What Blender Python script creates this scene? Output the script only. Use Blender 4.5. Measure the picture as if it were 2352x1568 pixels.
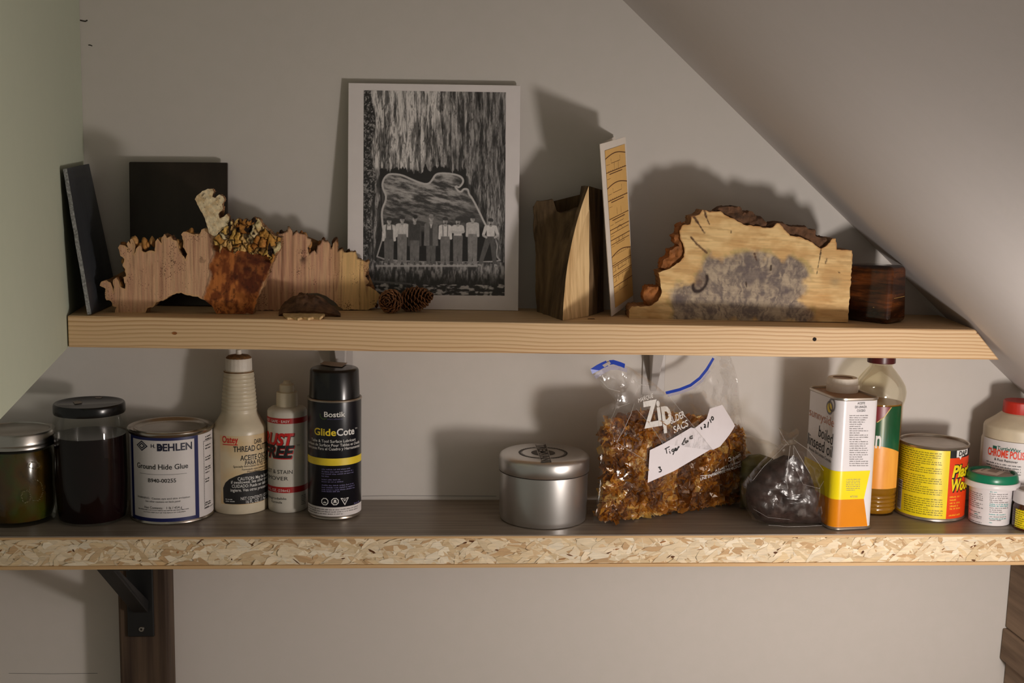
import bpy, bmesh, random
import numpy as np
from math import *
from mathutils import Vector, Matrix

random.seed(11)
S = bpy.context.scene
COL = S.collection
for o in list(bpy.data.objects):
    bpy.data.objects.remove(o)

# ------------------------------------------------------------------ camera
FPX, PITCH, YAW, ROLL, DIST = 2670.0, radians(7.9), radians(4.2), radians(1.1), 1.34
CP = np.array([-DIST * tan(YAW), -DIST, 1.45])
_F = np.array([sin(YAW) * cos(PITCH), cos(YAW) * cos(PITCH), -sin(PITCH)])
_R0 = np.array([cos(YAW), -sin(YAW), 0.0])
_U0 = np.cross(_R0, _F)
_R = _R0 * cos(ROLL) + _U0 * sin(ROLL)
_U = _U0 * cos(ROLL) - _R0 * sin(ROLL)
cd = bpy.data.cameras.new('camera')
cd.sensor_width = 36.0
cd.lens = FPX / 2352 * 36.0
cd.clip_start = 0.02
cam = bpy.data.objects.new('camera', cd)
COL.objects.link(cam)
cam.matrix_world = Matrix(((_R[0], _U[0], -_F[0], CP[0]), (_R[1], _U[1], -_F[1], CP[1]),
                           (_R[2], _U[2], -_F[2], CP[2]), (0, 0, 0, 1)))
S.camera = cam

# ------------------------------------------------------------------ light
S.view_settings.view_transform = 'Standard'
S.view_settings.look = 'None'
S.view_settings.gamma = 1.0
S.view_settings.use_curve_mapping = False
S.view_settings.exposure = 0.0
world = bpy.data.worlds.new('World')
S.world = world
world.use_nodes = True
world.node_tree.nodes['Background'].inputs[0].default_value = (1.0, 0.955, 0.79, 1)
world.node_tree.nodes['Background'].inputs[1].default_value = 0.165
ld = bpy.data.lights.new('desk_lamp_bulb', 'POINT')
ld.energy = 9.8
ld.color = (1.0, 0.915, 0.85)
ld.shadow_soft_size = 0.04
lamp = bpy.data.objects.new('desk_lamp_bulb', ld)
COL.objects.link(lamp)
lamp.location = (0.47, -0.68, 1.09)

# ------------------------------------------------------------------ geometry helpers
def ray(x, y):
    return _F + _R * ((x - 1176) / FPX) - _U * ((y - 784) / FPX)

def atY(x, y, Y):
    d = ray(x, y)
    return CP + d * ((Y - CP[1]) / d[1])

def atZ(x, y, z):
    d = ray(x, y)
    return CP + d * ((z - CP[2]) / d[2])

def hit_plane(x, y, p, n):
    d = ray(x, y)
    n = np.asarray(n, float)
    return CP + d * (np.dot(np.asarray(p) - CP, n) / np.dot(d, n))

def proj(P):
    v = np.asarray(P, float) - CP
    w = v @ _F
    return 1176 + FPX * (v @ _R) / w, 784 - FPX * (v @ _U) / w

def mmpp(x, Y, z=1.40):               # metres per photo pixel at depth Y and height z
    return ((Y - CP[1]) * _F[1] + (z - CP[2]) * _F[2]) / FPX

ZL = 1.0738                           # top of the lower shelf
SF = -0.139                           # front face of both shelves
UA = atY(155, 725, SF)
UB = atY(2240, 757, SF)
def zu(X):                            # top of the upper shelf (it dips slightly to the right)
    return UA[2] + (X - UA[0]) * (UB[2] - UA[2]) / (UB[0] - UA[0])

def lin(c):
    c = np.asarray(c, float) / 255.0
    return np.where(c <= 0.04045, c / 12.92, ((c + 0.055) / 1.055) ** 2.4)

def rgb(r, g, b):
    return tuple(lin((r, g, b))) + (1.0,)

def hashn(ix, iy, s):
    v = np.sin(ix * 127.1 + iy * 311.7 + s * 74.7) * 43758.5453
    return v - np.floor(v)

def vn(x, y, s=0):
    x = np.asarray(x, float); y = np.asarray(y, float)
    ix, iy = np.floor(x), np.floor(y)
    fx, fy = x - ix, y - iy
    fx = fx * fx * (3 - 2 * fx); fy = fy * fy * (3 - 2 * fy)
    a, b = hashn(ix, iy, s), hashn(ix + 1, iy, s)
    c, d = hashn(ix, iy + 1, s), hashn(ix + 1, iy + 1, s)
    return (a * (1 - fx) + b * fx) * (1 - fy) + (c * (1 - fx) + d * fx) * fy

def fbm(x, y, s=0, o=4, g=0.5):
    t, a, n = 0.0, 1.0, 0.0
    for i in range(o):
        t = t + a * vn(x * 2 ** i, y * 2 ** i, s + i * 3.1)
        n += a; a *= g
    return t / n

def sst(a, b, x):
    t = np.clip((x - a) / (b - a), 0, 1)
    return t * t * (3 - 2 * t)

def pdist(pts, poly):
    """signed distance (positive inside) of pts (n,2) to polygon"""
    pts = np.asarray(pts, float); P = np.asarray(poly, float)
    best = np.full(len(pts), 1e9); ins = np.zeros(len(pts), bool)
    for i in range(len(P)):
        a, b = P[i], P[(i + 1) % len(P)]
        ab = b - a
        t = np.clip(((pts - a) @ ab) / max(ab @ ab, 1e-18), 0, 1)
        q = a + t[:, None] * ab
        best = np.minimum(best, np.hypot(pts[:, 0] - q[:, 0], pts[:, 1] - q[:, 1]))
        c = (a[1] > pts[:, 1]) != (b[1] > pts[:, 1])
        if a[1] != b[1]:
            xx = a[0] + (pts[:, 1] - a[1]) * (b[0] - a[0]) / (b[1] - a[1])
            ins ^= c & (pts[:, 0] < xx)
    return np.where(ins, best, -best)

class MB:
    """collects faces that become ONE mesh object (world coordinates)"""
    def __init__(s):
        s.v, s.f, s.m, s.c = [], [], [], []
    def add(s, vs, fs, mi=0, col=None):
        k = len(s.v)
        s.v += [tuple(map(float, v)) for v in vs]
        s.f += [[i + k for i in f] for f in fs]
        s.m += [mi] * len(fs)
        if col is not None:
            s.c += [tuple(col)] * len(vs)
        return s
    def box(s, lo, hi, mi=0):
        x0, y0, z0 = lo; x1, y1, z1 = hi
        return s.hexa([(x0, y0, z0), (x1, y0, z0), (x1, y1, z0), (x0, y1, z0),
                       (x0, y0, z1), (x1, y0, z1), (x1, y1, z1), (x0, y1, z1)], mi)
    def hexa(s, p, mi=0):
        return s.add(p, [(0, 3, 2, 1), (4, 5, 6, 7), (0, 1, 5, 4), (1, 2, 6, 5), (2, 3, 7, 6), (3, 0, 4, 7)], mi)
    def lathe(s, cx, cy, prof, seg=72, mi=0, rfun=None):
        rings = []
        vs, fs = [], []
        for (r, z) in prof:
            if r <= 1e-6:
                rings.append([len(vs)]); vs.append((cx, cy, z))
            else:
                k = len(vs)
                for i in range(seg):
                    a = 2 * pi * i / seg
                    q = r * (rfun(a, z) if rfun else 1)
                    vs.append((cx + q * sin(a), cy - q * cos(a), z))
                rings.append(list(range(k, k + seg)))
        for A, B in zip(rings, rings[1:]):
            if len(A) == 1 and len(B) == 1:
                continue
            for i in range(seg):
                j = (i + 1) % seg
                if len(A) == 1: fs.append((A[0], B[i], B[j]))
                elif len(B) == 1: fs.append((A[i], B[0], A[j]))
                else: fs.append((A[i], B[i], B[j], A[j]))
        # orient outward
        return s.add(vs, [f[::-1] for f in fs], mi)
    def tube(s, path, r, n=8, mi=0, caps=True):
        path = [Vector(p) for p in path]
        vs, fs = [], []
        up = Vector((0.13, 0.31, 0.94))
        for i, p in enumerate(path):
            t = (path[min(i + 1, len(path) - 1)] - path[max(i - 1, 0)]).normalized()
            a = t.cross(up)
            if a.length < 1e-4: a = t.cross(Vector((1, 0, 0)))
            a.normalize(); b = t.cross(a)
            rr = r[i] if isinstance(r, (list, tuple)) else r
            for k in range(n):
                q = 2 * pi * k / n
                vs.append(p + a * cos(q) * rr + b * sin(q) * rr)
        for i in range(len(path) - 1):
            for k in range(n):
                l = (k + 1) % n
                fs.append((i * n + k, (i + 1) * n + k, (i + 1) * n + l, i * n + l))
        if caps:
            fs.append(tuple(range(n))); fs.append(tuple(reversed(range(len(vs) - n, len(vs)))))
        return s.add(vs, fs, mi)
    def prism(s, poly, off, mi=0):
        n = len(poly)
        off = np.asarray(off, float)
        vs = [np.asarray(p, float) for p in poly] + [np.asarray(p, float) + off for p in poly]
        fs = [tuple(range(n)), tuple(reversed(range(n, 2 * n)))]
        fs += [(i, i + n, (i + 1) % n + n, (i + 1) % n) for i in range(n)]
        return s.add(vs, fs, mi)

def build(name, mb, mats, root=None, parent=None, loc=None, smooth=38, cols=None, fix=True):
    """one mesh object; verts are world coordinates, shifted to the root thing's origin"""
    if not isinstance(mats, (list, tuple)): mats = [mats]
    me = bpy.data.meshes.new(name)
    base = np.array(root.location if root is not None else (loc if loc is not None else (0, 0, 0)), float)
    V = np.asarray(mb.v, float).reshape(-1, 3) - base
    me.from_pydata(V.tolist(), [], mb.f)
    for m in mats: me.materials.append(m)
    if len(mats) > 1: me.polygons.foreach_set('material_index', mb.m)
    if cols is None and mb.c: cols = np.asarray(mb.c, float)
    if cols is not None:
        at = me.attributes.new('Col', 'FLOAT_COLOR', 'POINT')
        c4 = np.ones((len(V), 4)); c4[:, :cols.shape[1]] = cols
        at.data.foreach_set('color', c4.ravel())
    me.update()
    if fix:
        bm = bmesh.new(); bm.from_mesh(me)
        bmesh.ops.recalc_face_normals(bm, faces=bm.faces[:])
        bm.to_mesh(me); bm.free()
    if smooth:
        me.shade_smooth()
        me.set_sharp_from_angle(angle=radians(smooth))
    ob = bpy.data.objects.new(name, me)
    COL.objects.link(ob)
    if name in ('small_print', 'warning_print', 'orange_print', 'teal_print'): ob['kind'] = 'stuff'   # rows of print too fine to pick apart
    if root is not None:
        ob.parent = parent or root
    elif loc is not None:
        ob.location = loc
    return ob

def bev(ob, w, seg=2, ang=40):
    m = ob.modifiers.new('bevel', 'BEVEL'); m.width = w; m.segments = seg
    m.limit_method = 'ANGLE'; m.angle_limit = radians(ang)
    return ob

def thing(name, label, cat, loc, group=None):
    o = bpy.data.objects.new(name, None)
    o.empty_display_size = 0.02
    COL.objects.link(o)
    o.location = tuple(map(float, loc))
    return tag(o, label, cat, group)

def tag(o, label, cat, group=None, kind=None):
    o['label'] = label; o['category'] = cat
    if group: o['group'] = group
    if kind: o['kind'] = kind
    return o

def struct(name, mb, m, **k):
    o = build(name, mb, m, **k); o['kind'] = 'structure'
    return o

# surfaces that lettering and labels lie on ----------------------------------
class Cyl:
    def __init__(s, cx, cy, r, r2=None, z0=0, z1=1):
        s.cx, s.cy, s.r, s.r2, s.z0, s.z1 = cx, cy, r, r2, z0, z1
    def rad(s, z):
        return s.r if s.r2 is None else s.r + (s.r2 - s.r) * (z - s.z0) / (s.z1 - s.z0)
    def uv(s, x, y):
        d = ray(x, y); r = s.r
        for _ in range(3):
            ox, oy = CP[0] - s.cx, CP[1] - s.cy
            a = d[0] ** 2 + d[1] ** 2; b = 2 * (ox * d[0] + oy * d[1]); c = ox * ox + oy * oy - r * r
            D = max(b * b - 4 * a * c, 0)
            t = (-b - sqrt(D)) / (2 * a)
            p = CP + d * t
            r = s.rad(p[2])
        return np.array([atan2(p[0] - s.cx, -(p[1] - s.cy)) * s.r, p[2]])
    def pt(s, u, w, o=0.0):
        f = u / s.r; r = s.rad(w) + o
        return (s.cx + r * sin(f), s.cy - r * cos(f), w)
    step = 0.003

class Plane:
    step = 1.0
    def __init__(s, p, e1, e2, depth=None):
        s.p = np.asarray(p, float)
        s.e1 = np.asarray(e1, float) / np.linalg.norm(e1)
        e2 = np.asarray(e2, float); e2 = e2 - s.e1 * (e2 @ s.e1)
        s.e2 = e2 / np.linalg.norm(e2)
        s.n = np.cross(s.e1, s.e2)
        if s.n @ (CP - s.p) < 0: s.n = -s.n
        s.depth = depth
    def uv(s, x, y):
        q = hit_plane(x, y, s.p, s.n) - s.p
        return np.array([q @ s.e1, q @ s.e2])
    def pt(s, u, w, o=0.0):
        k = s.depth(u, w) if s.depth else 0.0
        return tuple(s.p + s.e1 * u + s.e2 * w + s.n * (o + k))

def patch(mb, sf, u0, u1, w0, w1, o, mi=0, nw=1):
    nu = max(1, int(abs(u1 - u0) / sf.step)) if isinstance(sf, Cyl) else 1
    vs = [sf.pt(u0 + (u1 - u0) * i / nu, w0 + (w1 - w0) * j / nw, o) for j in range(nw + 1) for i in range(nu + 1)]
    fs = [(j * (nu + 1) + i, j * (nu + 1) + i + 1, (j + 1) * (nu + 1) + i + 1, (j + 1) * (nu + 1) + i)
          for j in range(nw) for i in range(nu)]
    return mb.add(vs, fs, mi)

def polypatch(mb, sf, uv, o, mi=0, step=None):
    """flat polygon given in surface coordinates, cut finely enough to wrap"""
    V, Fc = cut2d([tuple(p) for p in uv], step or 1.0)
    return mb.add([sf.pt(a, b, o) for a, b in V], Fc, mi)

def pxpoly(mb, sf, pts, o, mi=0, step=None):
    return polypatch(mb, sf, [sf.uv(*p) for p in pts], o, mi, step)

def cut2d(poly, step):
    """triangulated polygon cut by a square grid -> verts2d, faces (boundary kept exact)"""
    bm = bmesh.new()
    f = bm.faces.new([bm.verts.new((p[0], p[1], 0)) for p in poly])
    bmesh.ops.triangulate(bm, faces=[f])
    P = np.asarray(poly)
    for ax in (0, 1):
        lo, hi = P[:, ax].min(), P[:, ax].max()
        n = int((hi - lo) / step)
        for i in range(1, n + 1):
            co = [0, 0, 0]; no = [0, 0, 0]
            co[ax] = lo + (hi - lo) * i / (n + 1); no[ax] = 1
            bmesh.ops.bisect_plane(bm, geom=bm.verts[:] + bm.edges[:] + bm.faces[:], dist=1e-7, plane_co=co, plane_no=no)
    bm.verts.index_update()
    V = [(v.co.x, v.co.y) for v in bm.verts]
    Fc = [[v.index for v in f.verts] for f in bm.faces]
    bm.free()
    return V, Fc

_tc = {}
def glyphs(s, bold=0.0, shear=0.0):
    key = (s, bold, shear)
    if key not in _tc:
        cu = bpy.data.curves.new('t', 'FONT'); cu.body = s; cu.size = 1.0
        cu.offset = bold; cu.shear = shear; cu.resolution_u = 3
        ob = bpy.data.objects.new('t', cu)
        me = bpy.data.meshes.new_from_object(ob)
        V = np.array([v.co[:2] for v in me.vertices]) if len(me.vertices) else np.zeros((0, 2))
        Fc = [list(p.vertices) for p in me.polygons]
        bpy.data.objects.remove(ob); bpy.data.curves.remove(cu); bpy.data.meshes.remove(me)
        _tc[key] = (V, Fc)
    return _tc[key]
CAP = glyphs('H')[0][:, 1].max()

def text(mb, sf, s, p0, p1, cap, bold=0.0, shear=0.0, o=0.00022, mi=0, frac=1.0):
    """lettering from photo point p0 to p1 (baseline ends), cap height in photo px; frac = visible share of its width"""
    V, Fc = glyphs(s, bold, shear)
    if isinstance(sf, Cyl):
        xm = (p0[0] + p1[0]) / 2; ym = (p0[1] + p1[1]) / 2
        wm = sf.uv(xm, ym)[1]; h = sf.uv(xm, ym - cap)[1] - wm
        a = np.array([sf.uv(p0[0], ym)[0], wm]); b = np.array([sf.uv(p1[0], ym)[0], wm])
    else:
        a, b = sf.uv(*p0), sf.uv(*p1)
        h = np.linalg.norm(sf.uv(p0[0], p0[1] - cap) - a)
    d = (b - a) / frac
    L = np.linalg.norm(d); e = d / L; n = np.array([-e[1], e[0]])
    x0, x1 = V[:, 0].min(), V[:, 0].max()
    q = [((vx - x0) / (x1 - x0) * L, vy / CAP * h) for vx, vy in V]
    if isinstance(sf, Cyl):
        bm = bmesh.new()
        bv = [bm.verts.new((x, y, 0)) for x, y in q]
        for f in Fc:
            try: bm.faces.new([bv[i] for i in f])
            except ValueError: pass
        k = int(L / sf.step)
        for i in range(1, k + 1):
            bmesh.ops.bisect_plane(bm, geom=bm.verts[:] + bm.edges[:] + bm.faces[:], dist=1e-7,
                                   plane_co=(L * i / (k + 1), 0, 0), plane_no=(1, 0, 0))
        bm.verts.index_update()
        q = [(v.co.x, v.co.y) for v in bm.verts]; Fc = [[v.index for v in f.verts] for f in bm.faces]
        bm.free()
    mb.add([sf.pt(*(a + e * x + n * y), o) for x, y in q], Fc, mi)

def lines(mb, sf, x0, x1, ys, h, o=0.0002, mi=0, fill=0.93, rnd=None, dens=1.0):
    """rows of print too small to read in the photograph: broken strokes"""
    rnd = rnd or random
    for y in ys:
        xm = (x0 + x1) / 2
        if isinstance(sf, Cyl):
            w = sf.uv(xm, y)[1]; hh = sf.uv(xm, y - h)[1] - w
            a = np.array([sf.uv(x0, y)[0], w]); b = np.array([sf.uv(x1, y)[0], w])
        else:
            a, b = sf.uv(x0, y if not isinstance(y, tuple) else y[0]), sf.uv(x1, y if not isinstance(y, tuple) else y[1])
            hh = h * mmpp(0, sf.p[1], sf.p[2])
        L = np.linalg.norm(b - a) * (1 if rnd.random() < 0.72 else rnd.uniform(0.55, 0.95)) * fill
        e = (b - a) / np.linalg.norm(b - a); n = np.array([-e[1], e[0]])
        x = 0.0
        while x < L:
            for _ in range(rnd.randint(2, 8)):
                lw = hh * rnd.uniform(0.22, 0.46); t = hh * rnd.uniform(0.5, 0.85)
                if x + lw > L: break
                q = [a + e * x, a + e * (x + lw), a + e * (x + lw) + n * t, a + e * x + n * t]
                mb.add([sf.pt(c[0], c[1], o) for c in q], [(0, 1, 2, 3)], mi)
                x += lw + hh * 0.2
            x += hh * 0.5 / dens

def ring(mb, sf, c, r0, r1, o, n=32, mi=0, ry=1.0, a0=0.0, a1=2 * pi, wave=0.0):
    """flat ring in surface coordinates"""
    vs, fs = [], []
    for i in range(n + 1):
        a = a0 + (a1 - a0) * i / n
        k = 1 + (wave if i % 2 else 0)
        for r in (r0, r1 * k):
            vs.append(sf.pt(c[0] + r * cos(a), c[1] + r * sin(a) * ry, o))
    for i in range(n):
        fs.append((2 * i, 2 * i + 1, 2 * i + 3, 2 * i + 2))
    mb.add(vs, fs, mi)

def stroke(mb, sf, pts, wpx, o=0.0003, mi=0, px=True, soft=0):
    """hand drawn line of photo-pixel width on a plane surface"""
    q = [sf.uv(*p) if px else np.asarray(p) for p in pts]
    for _ in range(soft):
        r_ = [q[0]]
        for a_, b_ in zip(q, q[1:]): r_ += [a_ * 0.75 + b_ * 0.25, a_ * 0.25 + b_ * 0.75]
        q = r_ + [q[-1]]
    w = wpx * mmpp(0, sf.p[1], sf.p[2]) / 2 if px else wpx / 2
    vs = []
    for i, p in enumerate(q):
        t = q[min(i + 1, len(q) - 1)] - q[max(i - 1, 0)]
        t = t / (np.linalg.norm(t) + 1e-12); n = np.array([-t[1], t[0]]) * w
        vs += [sf.pt(*(p + n), o), sf.pt(*(p - n), o)]
    mb.add(vs, [(2 * i, 2 * i + 1, 2 * i + 3, 2 * i + 2) for i in range(len(q) - 1)], mi)

def stand(xc, yfront, hw, z=ZL):
    """centre and radius of a round thing whose base touches the shelf: front base point and half width in photo px"""
    p = atZ(xc, yfront, z)
    d = np.array([p[0] - CP[0], p[1] - CP[1]]); d /= np.linalg.norm(d)
    r = 0.04
    for _ in range(5):
        c = p[:2] + d * r
        r = hw * (np.array([c[0], c[1], z]) - CP) @ _F / FPX
    return float(c[0]), float(c[1]), float(r)

def axz(cx, cy, y):
    """height on a vertical axis that shows at photo row y"""
    z = 1.2
    for _ in range(40):
        py = proj((cx, cy, z))[1]
        z += (py - y) * 0.0004
    return z

def prof(cx, cy, rows):
    """[(photo row, half width px)] -> lathe profile"""
    out = []
    for y, hw in rows:
        z = axz(cx, cy, y)
        out.append((hw * ((np.array([cx, cy, z]) - CP) @ _F) / FPX, z))
    return out
# ------------------------------------------------------------------ materials
class Mat:
    def __init__(s, name, rough=0.5, metal=0.0, **kw):
        s.m = bpy.data.materials.new(name); s.m.use_nodes = True
        s.t = s.m.node_tree
        s.b = s.t.nodes['Principled BSDF']
        s.b.inputs['Roughness'].default_value = rough
        s.b.inputs['Metallic'].default_value = metal
        for k, v in kw.items(): s.b.inputs[k.replace('_', ' ')].default_value = v
    def n(s, typ, ins=None, **props):
        nd = s.t.nodes.new('ShaderNode' + typ)
        for k, v in props.items(): setattr(nd, k, v)
        for k, v in (ins or {}).items():
            if isinstance(v, bpy.types.NodeSocket): s.t.links.new(v, nd.inputs[k])
            else: nd.inputs[k].default_value = v
        return nd
    def link(s, a, b): s.t.links.new(a, s.b.inputs[b] if isinstance(b, str) else b)
    def co(s, scale=(1, 1, 1), rot=(0, 0, 0)):
        c = s.n('TexCoord')
        return s.n('Mapping', {'Vector': c.outputs['Object'], 'Scale': scale, 'Rotation': rot}).outputs[0]
    def noise(s, vec, scale, detail=3.0, rough=0.55, dist=0.0):
        return s.n('TexNoise', {'Vector': vec, 'Scale': scale, 'Detail': detail, 'Roughness': rough, 'Distortion': dist}).outputs[0]
    def ramp(s, fac, stops, interp='LINEAR'):
        r = s.n('ValToRGB', {'Fac': fac}); cr = r.color_ramp; cr.interpolation = interp
        while len(cr.elements) < len(stops): cr.elements.new(0.5)
        for e, (p, c) in zip(cr.elements, stops):
            e.position = p; e.color = c if not isinstance(c, (int, float)) else (c, c, c, 1)
        return r.outputs[0]
    def mix(s, f, a, b, blend='MIX'):
        m = s.n('Mix', data_type='RGBA', blend_type=blend)
        for i, v in ((0, f), (6, a), (7, b)):
            if isinstance(v, bpy.types.NodeSocket): s.t.links.new(v, m.inputs[i])
            else: m.inputs[i].default_value = v
        return m.outputs[2]
    def math(s, op, a, b=0.0, c=0.0, clamp=False):
        m = s.n('Math', operation=op, use_clamp=clamp)
        for i, v in enumerate((a, b, c)):
            if isinstance(v, bpy.types.NodeSocket): s.t.links.new(v, m.inputs[i])
            else: m.inputs[i].default_value = v
        return m.outputs[0]
    def attr(s): return s.n('Attribute', attribute_name='Col').outputs['Color']
    def sep(s, v): return s.n('SeparateXYZ', {'Vector': v}).outputs
    def bump(s, h, strength=0.3, dist=0.001):
        s.link(s.n('Bump', {'Height': h, 'Strength': strength, 'Distance': dist}).outputs[0], 'Normal')
    def col(s, v): s.link(v, 'Base Color')

def k(c, f): return tuple(min(1, x * f) for x in c[:3]) + (1,)

def plain(name, c, rough=0.5, metal=0.0, var=0.1, scale=60.0, bump=0.0, bscale=300.0, **kw):
    """plain coat with slight unevenness"""
    m = Mat(name, rough, metal, **kw)
    f = m.noise(m.co(), scale, 4.0)
    m.col(m.ramp(f, [(0.3, k(c, 1 - var)), (0.7, k(c, 1 + var))]))
    if bump: m.bump(m.noise(m.co(), bscale, 3.0), bump, 0.0006)
    return m.m

def wall_mat(name, c, tint):
    m = Mat(name, 0.72, Specular_IOR_Level=0.25)
    f = m.noise(m.co(), 3.0, 4.0)
    g = m.noise(m.co((1, 1, 1)), 55.0, 2.0)
    a = m.ramp(f, [(0.3, k(c, 0.97)), (0.7, k(c, 1.02))])
    m.col(m.mix(m.ramp(g, [(0.4, 0.0), (0.62, 0.22)]), a, tint))
    m.bump(m.noise(m.co(), 240.0, 3.0), 0.12, 0.0005)
    return m.m

def pine_mat():
    m = Mat('pine', 0.55, Specular_IOR_Level=0.3)
    v = m.co()
    x, y, z = m.sep(v)[:3]
    warp = m.noise(m.co((2.2, 5, 9)), 1.0, 3.0)
    warp2 = m.noise(m.co((14, 20, 60)), 1.0, 3.0)
    zz = m.math('ADD', z, m.math('MULTIPLY', warp, 0.02))
    zz = m.math('ADD', zz, m.math('MULTIPLY', y, 0.3))
    zz = m.math('ADD', zz, m.math('MULTIPLY', warp2, 0.0022))
    ph = m.math('MULTIPLY', zz, 250.0)
    fr = m.math('FRACT', ph)
    fine = m.noise(m.co((6, 300, 900)), 1.0, 3.0)
    rings = m.ramp(fr, [(0.0, rgb(230, 202, 164)), (0.5, rgb(224, 191, 148)), (0.80, rgb(178, 133, 88)), (0.92, rgb(202, 160, 114)), (1.0, rgb(230, 202, 164))])
    broad = m.noise(m.co((1.2, 2, 25)), 1.0, 2.0)
    base = m.mix(m.ramp(broad, [(0.35, 0.6), (0.65, 0.0)]), rings, rgb(224, 194, 152))
    base = m.mix(m.ramp(fine, [(0.35, 0.0), (0.75, 0.3)]), base, rgb(202, 158, 108))
    m.col(base)
    m.bump(fine, 0.15, 0.0004)
    return m.m

def streak(name, c0, c1, scl, rough=0.5, bump=0.1, stops=(0.3, 0.7), spec=0.4):
    """streaky grain; scl = noise frequency per axis (1/m)"""
    m = Mat(name, rough, Specular_IOR_Level=spec)
    f = m.noise(m.co(scl), 1.0, 5.0, 0.6)
    m.col(m.ramp(f, [(stops[0], c0), (stops[1], c1)]))
    if bump: m.bump(f, bump, 0.001)
    return m.m

def attr_mat(name, rough=0.7, grain=(400, 400, 400), gamt=0.2, bump=0.25, bscale=500, spec=0.3, dots=0.0, dscale=260.0, **kw):
    """colour painted per vertex (true stains and figure of the thing) plus fine grain"""
    m = Mat(name, rough, Specular_IOR_Level=spec, **kw)
    g = m.noise(m.co(grain), 1.0, 4.0)
    c = m.mix(1.0, m.attr(), m.ramp(g, [(0.25, 1 - gamt), (0.75, 1 + gamt * 0.5)]), 'MULTIPLY')
    if dots:
        vo = m.n('TexVoronoi', {'Vector': m.co((1, 1, 0.75)), 'Scale': dscale, 'Randomness': 1.0})
        sel = m.noise(m.co(), 60.0, 1.0)
        d = m.math('LESS_THAN', vo.outputs['Distance'], m.math('MULTIPLY', m.math('SUBTRACT', sel, 0.42, clamp=True), dots))
        c = m.mix(m.math('MULTIPLY', d, 0.75), c, rgb(72, 34, 20))
    m.col(c)
    if bump: m.bump(m.noise(m.co(), bscale, 4.0), bump, 0.0008)
    return m.m

def film_mat(name, tint=(1, 1, 1, 1), gloss=0.5, haze=0.05, rough=0.12, hz=(0.8, 0.8, 0.8, 1), bscale=60, bstr=0.4):
    """thin clear plastic film"""
    m = Mat(name)
    t = m.t
    tr = m.n('BsdfTransparent', {'Color': tint})
    w1 = m.noise(m.co(), bscale, 3.0, 0.6, 1.0)
    bp = m.n('Bump', {'Height': w1, 'Strength': bstr, 'Distance': 0.004}).outputs[0]
    gl = m.n('BsdfGlossy', {'Color': (1, 1, 1, 1), 'Roughness': rough, 'Normal': bp})
    df = m.n('BsdfDiffuse', {'Color': hz, 'Normal': bp})
    tl = m.n('BsdfTranslucent', {'Color': hz})
    dt = m.n('MixShader', {0: 0.5, 1: df.outputs[0], 2: tl.outputs[0]})
    fr = m.n('LayerWeight', {'Blend': 0.35, 'Normal': bp})
    f = m.math('MULTIPLY_ADD', fr.outputs['Fresnel'], gloss, 0.015, clamp=True)
    cr = m.ramp(m.noise(m.co(), bscale * 1.6, 4.0, 0.65, 1.5), [(0.45, haze * 0.4), (0.75, haze * 2.2)])
    a = m.n('MixShader', {0: cr, 1: tr.outputs[0], 2: dt.outputs[0]})
    b = m.n('MixShader', {0: f, 1: a.outputs[0], 2: gl.outputs[0]})
    t.links.new(b.outputs[0], t.nodes['Material Output'].inputs[0])
    return m.m

def glass_mat(name, c=(1, 1, 1, 1), rough=0.02):
    m = Mat(name)
    t = m.t
    tr = m.n('BsdfTransparent', {'Color': c})
    bp = m.n('Bump', {'Height': m.noise(m.co(), 35.0, 2.0), 'Strength': 0.12, 'Distance': 0.004}).outputs[0]
    gl = m.n('BsdfGlossy', {'Color': (1, 1, 1, 1), 'Roughness': rough, 'Normal': bp})
    fr = m.n('LayerWeight', {'Blend': 0.28, 'Normal': bp})
    b = m.n('MixShader', {0: m.math('MULTIPLY_ADD', fr.outputs['Fresnel'], 0.36, 0.012, clamp=True), 1: tr.outputs[0], 2: gl.outputs[0]})
    t.links.new(b.outputs[0], t.nodes['Material Output'].inputs[0])
    return m.m

W = {}
W['wall'] = wall_mat('wall_paint', rgb(214, 208, 202), rgb(208, 204, 196))
W['left'] = wall_mat('left_wall_paint', rgb(188, 194, 174), rgb(182, 190, 170))
W['ceil'] = wall_mat('ceiling_paint', rgb(214, 208, 206), rgb(209, 204, 200))
W['pine'] = pine_mat()
W['floor'] = streak('floor_boards', rgb(120, 90, 62), rgb(150, 115, 80), (3, 40, 40))
W['laminate'] = streak('grey_laminate', rgb(116, 106, 96), rgb(154, 142, 128), (7, 160, 160), rough=0.38, bump=0.03)
W['osb'] = plain('osb_core', rgb(216, 184, 138), 0.8, var=0.12, scale=150)
W['veneer'] = streak('board_skin', rgb(190, 152, 106), rgb(212, 178, 132), (9, 90, 400), rough=0.6)
W['dark'] = plain('dark_hole_and_seam_shade', rgb(26, 16, 10), 0.9)
W['pencil'] = plain('pencil', rgb(52, 46, 40), 0.8)
W['post'] = streak('stained_post', rgb(46, 32, 24), rgb(92, 74, 58), (70, 70, 2.5), rough=0.7, bump=0.3, stops=(0.35, 0.68))
W['plank'] = streak('weathered_plank', rgb(96, 76, 60), rgb(150, 126, 104), (60, 4, 60), rough=0.8, bump=0.4)
W['black'] = plain('black_metal', rgb(22, 22, 23), 0.45, var=0.2)
W['bracket'] = plain('pale_grey_enamel', rgb(186, 180, 176), 0.35, var=0.04)
W['steel'] = plain('steel', rgb(190, 186, 180), 0.3, 1.0, 0.08)
W['tin'] = plain('brushed_tin', rgb(204, 201, 198), 0.34, 0.97, 0.04, 25)
W['tinplate'] = plain('tinplate', rgb(186, 178, 168), 0.24, 1.0, 0.1, 40)
W['slate'] = streak('slate', rgb(38, 41, 46), rgb(58, 61, 66), (30, 30, 9), rough=0.5, bump=0.5)
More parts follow.
